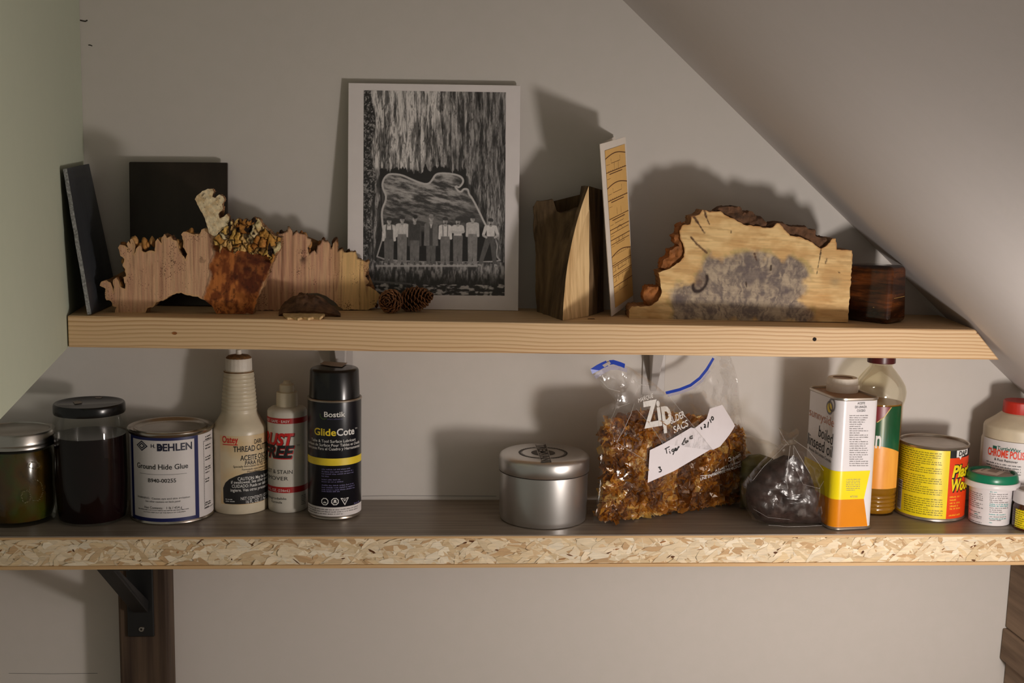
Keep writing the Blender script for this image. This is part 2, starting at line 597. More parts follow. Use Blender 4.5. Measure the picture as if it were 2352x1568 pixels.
W['slate_edge'] = plain('chipped_slate_edge', rgb(128, 130, 128), 0.7, var=0.6, scale=500, bump=0.6)
W['darkboard'] = streak('dark_board', rgb(26, 17, 13), rgb(52, 41, 33), (20, 20, 7), rough=0.32, bump=0.05)
W['white_card'] = plain('white_card', rgb(236, 229, 228), 0.6, var=0.02)
W['card'] = plain('card_paper', rgb(226, 216, 204), 0.7, var=0.03)
W['amber_paper'] = plain('ochre_paper', rgb(222, 176, 104), 0.7, var=0.06, scale=25)
W['brown_ink'] = plain('brown_ink', rgb(92, 52, 26), 0.7)
W['print'] = attr_mat('photo_print', 0.42, gamt=0.0, bump=0.0, spec=0.35)
W['burl'] = attr_mat('sawn_burl', 0.75, grain=(500, 500, 30), gamt=0.22, dots=1.15, dscale=620, bump=0.3)
W['burl_back'] = plain('burl_bark', rgb(150, 110, 72), 0.85, var=0.45, scale=140, bump=0.8, bscale=250)
W['spalt'] = attr_mat('spalted_wood', 0.62, grain=(30, 60, 520), gamt=0.16, bump=0.15)
W['lump'] = attr_mat('burl_crust', 0.8, grain=(300, 300, 300), gamt=0.35, bump=0.8, bscale=380)
W['bark'] = plain('bark', rgb(96, 66, 44), 0.9, var=0.55, scale=130, bump=1.0, bscale=220)
W['bark_red'] = plain('reddish_bark', rgb(150, 92, 42), 0.8, var=0.4, scale=110, bump=0.9, bscale=220)
W['weathered'] = streak('weathered_wood', rgb(66, 50, 33), rgb(134, 108, 76), (90, 90, 14), rough=0.85, bump=0.7)
W['split'] = streak('split_wood', rgb(176, 134, 82), rgb(236, 204, 152), (110, 110, 9), rough=0.7, bump=0.4, stops=(0.25, 0.6))
W['scale'] = plain('cone_scale', rgb(66, 38, 22), 0.55, var=0.5, scale=120)
W['scale_tip'] = plain('cone_scale_tip', rgb(140, 92, 54), 0.6, var=0.3, scale=150)
W['film'] = film_mat('clear_film', gloss=0.22, haze=0.03, bscale=42, bstr=0.3)
W['film_dark'] = film_mat('thin_grey_film', tint=(0.97, 0.95, 0.92, 1), gloss=0.10, haze=0.05, hz=(0.42, 0.36, 0.32, 1), rough=0.22, bscale=40)
W['film_milky'] = film_mat('milky_film', tint=(0.97, 0.96, 0.93, 1), gloss=0.14, haze=0.05, hz=(0.75, 0.70, 0.64, 1), rough=0.2, bscale=40)
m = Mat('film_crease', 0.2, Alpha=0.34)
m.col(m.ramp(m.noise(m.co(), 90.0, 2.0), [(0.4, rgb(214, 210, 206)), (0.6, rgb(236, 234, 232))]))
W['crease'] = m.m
m = Mat('embossed_glass', 0.08, Alpha=0.55, Specular_IOR_Level=1.0)
m.col(m.ramp(m.noise(m.co(), 60.0), [(0.4, rgb(120, 112, 70)), (0.6, rgb(150, 142, 96))]))
W['emboss'] = m.m
W['zip_blue'] = plain('blue_zip', rgb(28, 66, 178), 0.3)
W['zip_clear'] = plain('lilac_zip_band', rgb(150, 150, 190), 0.25, Alpha=0.45)
W['paper'] = plain('paper_slip', rgb(226, 220, 224), 0.7, var=0.02)
W['ink'] = plain('black_ink', rgb(20, 18, 18), 0.6)
W['white_ink'] = plain('white_ink', rgb(226, 224, 220), 0.5, var=0.02)
m = Mat('resin_flake')
c_ = m.attr()
df = m.n('BsdfDiffuse', {'Color': c_}); tl = m.n('BsdfTranslucent', {'Color': c_}); tr = m.n('BsdfTransparent', {'Color': m.mix(0.35, c_, (1, 0.75, 0.4, 1))})
gl = m.n('BsdfGlossy', {'Color': (1, 0.95, 0.85, 1), 'Roughness': 0.25})
s1 = m.n('MixShader', {0: 0.42, 1: df.outputs[0], 2: tl.outputs[0]})
s2 = m.n('MixShader', {0: 0.36, 1: s1.outputs[0], 2: tr.outputs[0]})
s3 = m.n('MixShader', {0: 0.07, 1: s2.outputs[0], 2: gl.outputs[0]})
m.t.links.new(s3.outputs[0], m.t.nodes['Material Output'].inputs[0])
W['flake'] = m.m
W['resin'] = plain('resin_mass', rgb(176, 116, 44), 0.4, var=0.4, scale=150)
W['glass'] = glass_mat('clear_glass', (0.96, 0.97, 0.95, 1))
W['pet'] = glass_mat('clear_plastic', (0.95, 0.93, 0.84, 1), 0.06)
W['wine'] = plain('dark_liquid', rgb(22, 6, 7), 0.12, var=0.3, Specular_IOR_Level=0.2)
m = Mat('olive_liquid', 0.15)
m.col(m.ramp(m.noise(m.co((1, 1, 0.7)), 38.0, 3.0), [(0.3, rgb(64, 48, 18)), (0.5, rgb(98, 70, 24)), (0.68, rgb(78, 88, 26)), (0.8, rgb(56, 72, 20))]))
m.b.inputs['Transmission Weight'].default_value = 0.3
W['olive'] = m.m
W['oil'] = plain('golden_oil', rgb(196, 140, 36), 0.08, var=0.12, scale=30, Transmission_Weight=0.55)
W['lid_black'] = plain('black_lid', rgb(14, 14, 16), 0.22, var=0.2, scale=30)
W['sticker_rest'] = plain('sticker_residue', rgb(150, 142, 134), 0.7, var=0.3)
W['label_white'] = plain('white_label', rgb(214, 208, 206), 0.5, var=0.02)
W['label_blue'] = plain('blue_label', rgb(16, 24, 84), 0.45)
W['navy_ink'] = plain('navy_ink', rgb(12, 14, 46), 0.5)
W['plastic_white'] = plain('aged_white_plastic', rgb(206, 194, 170), 0.32, var=0.1, scale=45)
W['grime'] = plain('brown_grime', rgb(112, 78, 42), 0.8, var=0.5, scale=200)
W['label_beige'] = None
m = Mat('oil_stained_label', 0.45)
m.col(m.ramp(m.noise(m.co(), 22.0, 3.0), [(0.35, rgb(214, 198, 166)), (0.65, rgb(206, 168, 108))]))
W['label_beige'] = m.m
W['red_ink'] = plain('red_ink', rgb(198, 26, 22), 0.45)
W['red_band'] = plain('red_band', rgb(172, 20, 20), 0.45)
W['plastic_grey'] = plain('greyish_white_plastic', rgb(206, 200, 188), 0.35, var=0.04)
W['can_black'] = plain('navy_black_can', rgb(14, 14, 22), 0.28, var=0.15)
W['yellow'] = plain('yellow_print', rgb(232, 204, 48), 0.45)
W['lilac_ink'] = plain('lilac_ink', rgb(104, 98, 140), 0.5)
W['dim_green'] = plain('dim_green_ink', rgb(48, 66, 30), 0.5)
W['rim'] = plain('can_rim', rgb(176, 166, 154), 0.3, 0.9)
W['tag'] = plain('paper_tag', rgb(168, 154, 142), 0.7, var=0.1)
W['dark_print'] = plain('dark_print', rgb(54, 46, 40), 0.5, 0.3)
W['can_white'] = plain('white_enamel', rgb(226, 222, 224), 0.22, var=0.02)
W['tan_ink'] = plain('tan_ink', rgb(190, 120, 86), 0.5)
W['grey_ink'] = plain('grey_ink', rgb(120, 116, 116), 0.5)
W['yellow_can'] = plain('yellow_enamel', rgb(246, 222, 16), 0.25, var=0.03)
W['orange_can'] = plain('orange_enamel', rgb(222, 134, 8), 0.25, var=0.03)
W['dusty_top'] = plain('dusty_tin_top', rgb(150, 118, 92), 0.5, 0.4, 0.2, 80)
W['cap_white'] = plain('white_cap', rgb(216, 208, 196), 0.4, var=0.06, scale=120, bump=0.3, bscale=900)
W['oil_green'] = plain('green_label', rgb(14, 86, 54), 0.3, var=0.15, scale=25)
W['oil_maroon'] = plain('maroon_print', rgb(120, 26, 34), 0.35)
W['maroon_cap'] = plain('maroon_cap', rgb(76, 22, 22), 0.35)
W['gold'] = plain('gold_line', rgb(212, 176, 92), 0.4)
W['oil_wood'] = streak('orange_wood_print', rgb(224, 138, 40), rgb(246, 178, 78), (40, 40, 6), rough=0.35, bump=0.0)
W['pw_yellow'] = plain('can_yellow', rgb(236, 212, 26), 0.35, var=0.03)
W['pw_red'] = plain('can_red_orange', rgb(226, 66, 20), 0.35, var=0.03)
W['pw_lid'] = plain('filmed_lid', rgb(190, 182, 174), 0.35, 0.35, 0.1, 70)
W['olive_ink'] = plain('dark_olive_ink', rgb(74, 66, 14), 0.5)
W['orange_ink'] = plain('orange_yellow_ink', rgb(246, 176, 40), 0.5)
W['tub_white'] = plain('tub_plastic', rgb(218, 212, 212), 0.35, var=0.03)
W['lid_green'] = plain('green_lid', rgb(10, 116, 82), 0.3, var=0.08)
W['teal_ink'] = plain('teal_ink', rgb(60, 156, 156), 0.5)
W['brown_glass'] = plain('brown_glass', rgb(66, 34, 20), 0.12)
W['bottle_cream'] = plain('cream_bottle', rgb(204, 190, 164), 0.38, var=0.08, scale=60)
W['cap_red'] = plain('red_cap', rgb(186, 42, 26), 0.45, var=0.08)
W['green_ink'] = plain('green_ink', rgb(20, 92, 76), 0.5)
W['orange_red_ink'] = plain('orange_red_ink', rgb(224, 70, 44), 0.5)
W['lump_dark'] = plain('dark_lumps', rgb(46, 33, 30), 0.4, var=0.6, scale=110, bump=0.5, bscale=260, Specular_IOR_Level=0.16)
W['lump_green'] = plain('olive_lumps', rgb(88, 84, 34), 0.4, var=0.5, scale=60)
m = Mat('petrified_wood', 0.13, Specular_IOR_Level=0.6)
f = m.noise(m.co((18, 18, 120), (0.12, 0.2, 0)), 1.0, 5.0, 0.6, 0.6)
c = m.ramp(f, [(0.3, rgb(34, 18, 10)), (0.46, rgb(70, 37, 17)), (0.58, rgb(112, 60, 26)), (0.7, rgb(74, 52, 38)), (0.85, rgb(150, 98, 52))])
g = m.noise(m.co(), 40.0, 3.0)
m.col(m.mix(m.ramp(g, [(0.4, 0.6), (0.65, 0.0)]), c, rgb(26, 16, 12)))
W['petrified'] = m.m
W['petrified_crack'] = plain('pale_vein', rgb(190, 150, 84), 0.3)

# ------------------------------------------------------------------ the setting
XL, XR = UA[0], UB[0]
b = MB(); b.box((-1.4, 0.0, 0.0), (1.3, 0.06, 2.3))
wall = struct('wall_back', b, W['wall'], smooth=0)
b = MB()
wp = Plane((0, -0.0003, 0), (1, 0, 0), (0, 0, 1))
stroke(b, wp, [(184, 46.5), (190, 48), (196, 49), (201, 46.5)], 2.6, 0)
build('pencil_mark', b, W['pencil'], parent=wall, root=wall, smooth=0)
b = MB()
stroke(b, wp, [(203, 103.5), (207, 103.5), (212, 105.5)], 2.0, 0)
build('pencil_mark', b, W['pencil'], parent=wall, root=wall, smooth=0)
b = MB()
stroke(b, wp, [(832, 1139), (900, 1138), (1000, 1138.5), (1140, 1139)], 0.9, 0)
build('pencil_line', b, W['grey_ink'], parent=wall, root=wall, smooth=0)
b = MB()
stroke(b, wp, [(20, 1546), (120, 1547), (224, 1546)], 0.9, 0)
build('pencil_line', b, W['grey_ink'], parent=wall, root=wall, smooth=0)
b = MB(); b.box((-1.4, -2.6, -0.05), (1.3, 0.0, 0.0))
struct('floor', b, W['floor'], smooth=0)

# left wall: upright panel with a slanting lower edge
cA = atY(188, 200, 0); cB = atY(153.5, 760, SF)
ln = np.array([cB[0] - cA[0], SF, 0.0]); lnn = np.array([-ln[1], ln[0], 0.0])
def leftp(x, y): return hit_plane(x, y, cA, lnn)
e0, e1 = leftp(154, 800), leftp(0, 963)
sl = (e1[2] - e0[2]) / (e1[1] - e0[1])
def lw(Y, z): return np.array([cA[0] + ln[0] / ln[1] * Y, Y, z])
poly = [lw(-0.0005, 2.3), lw(-0.0005, e0[2] - sl * e0[1]), lw(-0.62, e0[2] + sl * (-0.62 - e0[1])), lw(-0.62, 2.3)]
b = MB(); b.prism(poly, (-0.018, 0, 0))
struct('wall_left', b, W['left'], smooth=0)

# sloped ceiling on the right
w0, w1 = atY(1430, 0, 0), atY(2352, 905, 0)
sd = (w1 - w0) / (w1[2] - w0[2])
z3 = UB[2]
p3 = np.array([UB[0] + 0.0055, SF, z3])
onw = w0 + sd * (z3 - w0[2])
td = (p3 - onw) / SF * -1.0
def cl(z, Y): return w0 + sd * (z - w0[2]) + (p3 - onw) * (Y / SF)
poly = [cl(2.2, 0.0), cl(0.86, 0.0), cl(0.86, -0.97), cl(2.2, -0.97)]
nrm = np.cross(poly[1] - poly[0], poly[2] - poly[0]); nrm /= np.linalg.norm(nrm)
if nrm[0] < 0: nrm = -nrm
b = MB(); b.prism(poly, nrm * 0.03)
struct('ceiling', b, W['ceil'], smooth=0)

# lower shelf: OSB board with a laminate top
zb = 1.0381
L0, L1 = -0.80, 0.69
t = thing('lower_shelf', 'long lower shelf board with grey top and rough strand board front edge', 'shelf', (0, SF / 2, zb))
b = MB(); b.box((L0, SF + 0.002, zb), (L1, -0.0005, ZL - 0.0012)); build('core_board', b, W['osb'], t, smooth=0)
b = MB(); b.box((L0, SF, ZL - 0.0012), (L1, -0.0005, ZL)); build('laminate_top', b, W['laminate'], t, smooth=0)
b = MB(); b.box((L0, SF - 0.0006, ZL - 0.0034), (L1, SF + 0.002, ZL - 0.0012)); build('edge_band', b, W['veneer'], t, smooth=0)
b = MB(); b.box((L0, SF - 0.0006, zb - 0.0002), (L1, SF + 0.002, zb + 0.0034)); build('edge_band', b, W['veneer'], t, smooth=0)
# wood strands on the sawn edge
rs = random.Random(5)
b = MB()
pal = [(232, 214, 182), (226, 204, 168), (220, 196, 156), (238, 224, 198), (214, 186, 146), (230, 210, 176), (200, 166, 124), (236, 218, 188), (234, 216, 184)]
zlo, zhi = zb + 0.0036, ZL - 0.0036
for i in range(2100):
    x = rs.uniform(L0 + 0.02, L1 - 0.02) if i < 300 else rs.uniform(-0.60, 0.62)
    z = rs.uniform(zlo, zhi)
    a = rs.gauss(0, 0.5) if rs.random() < 0.75 else rs.uniform(-1.5, 1.5)
    Ln = rs.uniform(0.010, 0.040); wd = rs.uniform(0.003, 0.010)
    o = 0.0002 + 0.0011 * rs.random()
    c = lin(rs.choice(pal)) * rs.uniform(0.9, 1.08)
    if rs.random() < 0.03: c = lin(rs.choice([(120, 76, 44), (160, 110, 66), (96, 60, 34)])); Ln *= 0.3; wd *= 0.3; o = 0.0013
    if abs(a) > 0.9: Ln *= 0.5
    ca, sa = cos(a), sin(a)
    pts = []
    for px_, py_ in ((-0.5, 0), (-0.34, 0.5 * rs.uniform(0.5, 1)), (0.1, 0.5), (0.4, 0.4 * rs.uniform(0.4, 1)), (0.5, -0.1), (0.25, -0.5), (-0.25, -0.45 * rs.uniform(0.6, 1))):
        u, v = px_ * Ln, py_ * wd
        zz = min(max(z + u * sa + v * ca, zlo), zhi)
        pts.append((x + u * ca - v * sa, SF + 0.002 - o - 0.0004 * (py_ + 0.5) + 0.0005 * px_, zz))
    b.add(pts, [tuple(range(7))], 0, c)
so = build('wood_strands', b, attr_mat('wood_strand', 0.7, grain=(60, 60, 600), gamt=0.18, bump=0.15), t, smooth=0, fix=False)
so['kind'] = 'stuff'

# upper shelf: solid pine board, right end cut along the ceiling
ZB0 = atY(158, 797, SF)[2]; ZB1 = atY(2295, 826, SF)[2]
xb = atY(2295, 826, SF)[0]
sk = (p3 - onw)[0] / SF
x0b = cA[0] + 0.0015
tp = lambda X: zu(X)
t = thing('upper_shelf', 'thick pine shelf board under the photo and wood slabs, right end cut slanting', 'shelf', (0, SF / 2, ZB0))
bk = 0.0005
b = MB()
q = [(XL, SF, ZB0), (xb, SF, ZB1), (xb + sk * (-SF - bk) * -1 * -1, -bk, ZB1), (x0b, -bk, ZB0),
     (XL, SF, tp(XL)), (XR, SF, tp(XR)), (XR + sk * (-SF - bk), -bk, tp(XR)), (x0b, -bk, tp(XL))]
q[2] = (xb - sk * SF, -bk, ZB1); q[6] = (XR - sk * SF, -bk, tp(XR))
b.hexa(q)
bev(build('board', b, W['pine'], t, smooth=0), 0.0008, 1)
fp = Plane((0, SF - 0.0002, 1.29), (1, 0, 0), (0, 0, 1))
b = MB(); c = fp.uv(1871, 779); ring(b, fp, c, 0.0, 0.0021, 0.0001, 16); build('nail_hole', b, W['dark'], t, smooth=0)
b = MB(); c = fp.uv(401, 765); ring(b, fp, c, 0.0, 0.0026, 0.0001, 16, ry=0.6); build('knot', b, W['bark_red'], t, smooth=0)
b = MB(); stroke(b, Plane((0, SF - 0.0004, 1.27), (1, 0, 0), (0, 0, 1)), [(2243, 765), (2250, 765.5)], 1.2, 0.0001)
build('saw_nick', b, W['brown_ink'], t, smooth=0)

# steel brackets carrying the upper shelf
def shelf_bracket(xc, label):
    px0 = xc
    zt = ZB0 - 0.0012
    X = atY(px0, 830, -0.003)[0]
    zt = zu(X) - 0.0325
    t = thing('shelf_bracket', label, 'bracket', (X, 0, zt - 0.06), 'brackets under the upper shelf')
    b = MB(); b.box((X - 0.0135, -0.0022, zt - 0.068), (X + 0.0135, -0.0004, zt)); bev(build('wall_plate', b, W['bracket'], t, smooth=0), 0.0006, 1)
    b = MB(); b.box((X - 0.0135, -0.036, zt - 0.0018), (X + 0.0135, -0.0022, zt)); bev(build('shelf_plate', b, W['bracket'], t, smooth=0), 0.0006, 1)
    b = MB()
    hw0, hw1 = 0.0075, 0.004
    pr = [(X - hw0, -0.0022, zt - 0.0018), (X + hw0, -0.0022, zt - 0.0018), (X + hw0, -0.033, zt - 0.0018), (X - hw0, -0.033, zt - 0.0018)]
    lo = [(X - hw1, -0.0022, zt - 0.064), (X + hw1, -0.0022, zt - 0.064)]
    v = pr + lo
    b.add(v, [(0, 4, 5, 1), (1, 5, 2), (3, 2, 5, 4), (0, 3, 4), (0, 1, 2, 3)])
    bev(build('rib', b, W['bracket'], t, smooth=30), 0.0012, 2)
shelf_bracket(784, 'pale metal shelf bracket behind the black spray can cap')
shelf_bracket(1503, 'pale metal shelf bracket behind the clear bag of amber flakes')

# post and folding bracket under the lower shelf
pA, pB = atY(268, 1308, -0.036), atY(375, 1308, -0.036)
X0, X1 = pA[0], pB[0] + 0.004
t = tag(bev(build('wooden_post', MB().box((X0, -0.036, 0.0), (X1, -0.0008, zb - 0.0004)), W['post'], loc=((X0 + X1) / 2, -0.018, 0), smooth=0), 0.003, 2),
        'dark stained upright wooden post holding the lower shelf at left', 'post')
xm = atY(322, 1400, -0.04)[0]
t = thing('folding_bracket', 'black metal folding shelf bracket screwed to the dark post', 'bracket', (xm, -0.036, 0.95))
zs = atY(325, 1444, -0.04)[2]
b = MB(); b.box((xm - 0.015, -0.0395, zs - 0.010), (xm + 0.015, -0.0365, zb - 0.001)); bev(build('post_plate', b, W['black'], t, smooth=0), 0.0014, 2)
b = MB(); b.box((xm - 0.013, -0.132, zb - 0.0045), (xm + 0.013, -0.0395, zb - 0.0006)); bev(build('shelf_arm', b, W['black'], t, smooth=0), 0.001, 1)
b = MB()
b.hexa([(xm - 0.008, -0.042, zs + 0.020), (xm + 0.010, -0.042, zs + 0.020), (xm + 0.010, -0.0395, zs + 0.034), (xm - 0.008, -0.0395, zs + 0.034),
        (xm - 0.026, -0.122, zb - 0.0045), (xm - 0.008, -0.122, zb - 0.0045), (xm - 0.008, -0.112, zb - 0.0045), (xm - 0.026, -0.112, zb - 0.0045)])
bev(build('diagonal_arm', b, W['black'], t, smooth=0), 0.001, 1)
b = MB(); sx = atY(325, 1444, -0.0395)
vs = [(0.0, 0.0), ]
bm_ = MB()
for r_, d_ in (): pass
b.tube([(sx[0], -0.0392, sx[2]), (sx[0], -0.0408, sx[2])], [0.0034, 0.0028], 18)
b.tube([(sx[0], -0.0408, sx[2]), (sx[0], -0.0409, sx[2])], [0.0014, 0.0012], 6, 1)
build('screw', b, [W['steel'], W['dark']], t)

# weathered boards standing under the shelf at the right
t = thing('board_partition', 'weathered grey board partition below the shelf at the right edge', 'partition', (0.63, -0.2, 0.0))
tops = [zb - 0.0006, atY(2316, 1441, -0.001)[2], 0.868, 0.78, 0.68]
for i in range(4):
    xf = atY(2318, 1320, -0.001)[0] + (0.0, -0.004, 0.003, -0.001)[i]
    b = MB(); b.hexa([(xf, -0.5, tops[i + 1] + 0.001), (xf + 0.022, -0.5, tops[i + 1] + 0.001), (xf + 0.022, -0.001, tops[i + 1] + 0.001), (xf, -0.001, tops[i + 1] + 0.001),
            (xf + 0.001, -0.5, tops[i]), (xf + 0.022, -0.5, tops[i]), (xf + 0.022, -0.001, tops[i]), (xf + 0.001, -0.001, tops[i])])
    bev(build('plank', b, W['plank'], t, smooth=0), 0.002, 2)
xf = atY(2318, 1320, -0.001)[0]
b = MB(); b.box((xf + 0.002, -0.5, 0.0), (xf + 0.022, -0.46, tops[4])); b.box((xf + 0.002, -0.05, 0.0), (xf + 0.022, -0.01, tops[4]))
build('leg', b, W['plank'], t, smooth=0)
# ------------------------------------------------------------------ things on the upper shelf
def zc(pts, ox, oy, s):
    """outline read off a zoomed crop of the photograph -> photo px"""
    return [(ox + x / s, oy + y / s) for x, y in pts]

def vplane(pa, pb):
    """upright plane through two base points"""
    pa, pb = np.asarray(pa, float), np.asarray(pb, float)
    e = np.array([pb[0] - pa[0], pb[1] - pa[1], 0.0])
    return Plane((pa[0], pa[1], pa[2]), e, (0, 0, 1))

def slab(name, root, plane, outline, thick, step, paint, mats, rough=0.0008, floor=None, seed=1, disp=None):
    """sawn slab: exact outline with torn edge, cut face on a fine grid so its figure can be painted"""
    rs = random.Random(seed)
    uv = [plane.uv(*p) for p in outline]
    if floor is not None:
        uv = [np.array([u, max(w, floor)]) for u, w in uv]
    # refine the edge and fray it
    pts = []
    for i in range(len(uv)):
        a, b = uv[i], uv[(i + 1) % len(uv)]
        n = max(1, int(np.linalg.norm(b - a) / 0.0022))
        for j in range(n):
            p = a + (b - a) * j / n
            if j and not (floor is not None and abs(a[1] - floor) < 1e-5 and abs(b[1] - floor) < 1e-5):
                d = (b - a) / np.linalg.norm(b - a)
                p = p + np.array([-d[1], d[0]]) * rs.uniform(-rough, rough)
            pts.append(p)
    if floor is not None:
        pts = [np.array([u, max(w, floor)]) for u, w in pts]
    V, Fc = cut2d([tuple(p) for p in pts], step)
    bm = bmesh.new()
    U = np.array(V)
    dz = disp(U[:, 0], U[:, 1]) if disp else np.zeros(len(U))
    front = [bm.verts.new(plane.pt(u, w, z)) for (u, w), z in zip(V, dz)]
    for f in Fc:
        try: bm.faces.new([front[i] for i in f])
        except ValueError: pass
    be = [e for e in bm.edges if len(e.link_faces) == 1]
    r = bmesh.ops.extrude_edge_only(bm, edges=be)
    nv = [g for g in r['geom'] if isinstance(g, bmesh.types.BMVert)]
    ne = [g for g in r['geom'] if isinstance(g, bmesh.types.BMEdge)]
    nf = [g for g in r['geom'] if isinstance(g, bmesh.types.BMFace)]
    for f in nf: f.material_index = 1
    off = Vector(plane.n * -thick)
    for v in nv:
        u = v.co.copy()
        v.co += off * (1 + 0.0)
        v.co += Vector((rs.uniform(-1, 1), rs.uniform(-1, 1), rs.uniform(-0.2, 1) if floor is None or u.z > plane.p[2] + floor + 0.002 else 0)) * rough * 1.2
    bb = [e for e in bm.edges if len(e.link_faces) == 1]
    rr = bmesh.ops.edgeloop_fill(bm, edges=bb)
    for f in rr['faces']: f.material_index = 1
    bmesh.ops.recalc_face_normals(bm, faces=bm.faces[:])
    bm.verts.index_update()
    me = bpy.data.meshes.new(name)
    base = Vector(root.location)
    co = np.array([v.co[:] for v in bm.verts])
    for v in bm.verts: v.co -= base
    bm.to_mesh(me); bm.free()
    for m in mats: me.materials.append(m)
    rel = co - plane.p
    cols = paint(rel @ plane.e1, rel @ plane.e2)
    c4 = np.ones((len(co), 4)); c4[:, :3] = cols
    at = me.attributes.new('Col', 'FLOAT_COLOR', 'POINT'); at.data.foreach_set('color', c4.ravel())
    ob = bpy.data.objects.new(name, me); COL.objects.link(ob); ob.parent = root
    return ob

def uvpx(plane):
    """arrays u,w -> photo px arrays (for painting figure where the photo shows it)"""
    def f(u, w):
        P = plane.p[None] + u[:, None] * plane.e1[None] + w[:, None] * plane.e2[None] - CP[None]
        d = P @ _F
        return 1176 + FPX * (P @ _R) / d, 784 - FPX * (P @ _U) / d
    return f

def blend(a, b, t): return a * (1 - t[:, None]) + b * t[:, None]

# slate leaning on the left wall
t = thing('slate_tile', 'dark grey slate tile leaning against the left wall', 'tile', (-0.452, -0.07, zu(-0.45)))
z0 = zu(-0.45) + 0.0006
fb = atZ(201, 723, z0)
sA = fb                                             # front lower corner
sB = np.array([fb[0] - 0.004, -0.012, z0])          # back lower corner
tA = leftp(136, 388); tA = tA + np.array([0.0035, 0, 0])
tB = np.array([cA[0] + ln[0] / ln[1] * -0.012 + 0.0035, -0.012, 0]); tB[2] = tA[2] + 0.006
b = MB()
th = np.array([0.0036, 0, 0.0006])
N_ = 14
front = [sA + (tA - sA) * i / N_ for i in range(N_ + 1)]
rs = random.Random(3)
vs = []
for i, p in enumerate(front):
    j = 0.0 if i in (0, N_) else rs.uniform(-0.0008, 0.0008)
    vs += [p + np.array([0, j, 0]), p + th + np.array([0, j * 0.6 + 0.001, 0])]
for i in range(N_ + 1):
    p = sB + (tB - sB) * i / N_
    vs += [p, p + th]
fs = []
for i in range(N_):
    a, c = 2 * i, 2 * (N_ + 1) + 2 * i
    fs += [(a, a + 1, a + 3, a + 2), (c, c + 2, c + 3, c + 1), (a + 1, c + 1, c + 3, a + 3), (a, a + 2, c + 2, c)]
e = 2 * N_; c = 2 * (N_ + 1)
fs += [(e, e + 1, c + e + 1, c + e), (0, c, c + 1, 1)]
b.add(vs, fs)
b.m = [1 if i % 4 == 0 and i < 4 * N_ else 0 for i in range(len(fs))]
build('slab', b, [W['slate'], W['slate_edge']], t, smooth=0)

# dark board leaning on the back wall
zp = zu(-0.37)
q = [atY(301, 703, -0.036), atY(522, 703, -0.036), atY(522, 374, -0.013), atY(296, 372, -0.013)]
q[0][2] = q[1][2] = zp + 0.0006
t = tag(bev(build('dark_board', MB().hexa([q[0], q[1], q[1] + np.array([0, 0.006, 0.0005]), q[0] + np.array([0, 0.006, 0.0005]), q[3], q[2], q[2] + np.array([0, 0.006, 0.0005]), q[3] + np.array([0, 0.006, 0.0005])]),
      W['darkboard'], loc=(q[0] + q[1]) / 2, smooth=0), 0.0008, 1), 'nearly black square board leaning on the wall behind the jagged burl', 'board')

# jagged burl slab, front piece -------------------------------------------------
zA = zu(-0.33) + 0.0003
pl = vplane((-0.4218, -0.1045, zA), (-0.2808, -0.1035, zA))
outA = zc([(215, 1468), (235, 1395), (185, 1380), (170, 1330), (120, 1320), (105, 1270), (110, 1190), (45, 1155), (60, 1110), (120, 1095), (165, 1120), (190, 1180), (200, 1230), (205, 1170), (195, 1090), (230, 1065), (260, 1110), (280, 1170), (330, 1190), (310, 1060), (340, 1050), (330, 970), (300, 930), (320, 860), (275, 820), (250, 730), (270, 695), (330, 705), (370, 760), (345, 690), (365, 655), (395, 690), (410, 720), (385, 640), (410, 625), (440, 690), (430, 800), (470, 720), (500, 700), (515, 760), (560, 780), (600, 760), (665, 770), (670, 660), (695, 625), (740, 680), (735, 640), (770, 575), (800, 620), (840, 600), (870, 640), (910, 650), (940, 760), (970, 810), (1010, 860), (1030, 800), (980, 720), (985, 650), (960, 580), (985, 550), (1050, 560), (1110, 580), (1165, 580), (1190, 525), (1250, 515), (1300, 560), (1350, 600), (1400, 560), (1460, 520), (1560, 470), (1650, 440), (1760, 430), (1850, 450), (1900, 500), (1960, 550), (2010, 590), (2090, 620), (2080, 740), (2020, 820), (1980, 900), (1930, 1060), (1880, 1180), (1820, 1300), (1790, 1400), (1770, 1478), (1360, 1478), (1320, 1400), (1250, 1340), (1150, 1280), (1060, 1265), (1000, 1255), (960, 1235), (910, 1240), (840, 1270), (760, 1325), (680, 1345), (640, 1400), (580, 1410), (560, 1460), (480, 1468)], 220, 420, 4.9)
pxA = uvpx(pl)
orangeA = zc([(1310, 700), (1330, 640), (1400, 560), (1500, 470), (2100, 470), (2100, 640), (2020, 820), (1980, 900), (1930, 1060), (1770, 1500), (1300, 1500), (1200, 1290), (1250, 1160), (1280, 1000), (1260, 920), (1320, 800)], 220, 420, 4.9)
brownA = zc([(1560, 820), (1640, 760), (1760, 800), (1880, 820), (1960, 880), (1930, 1060), (1860, 1200), (1780, 1260), (1640, 1180), (1540, 1060), (1570, 960)], 220, 420, 4.9)
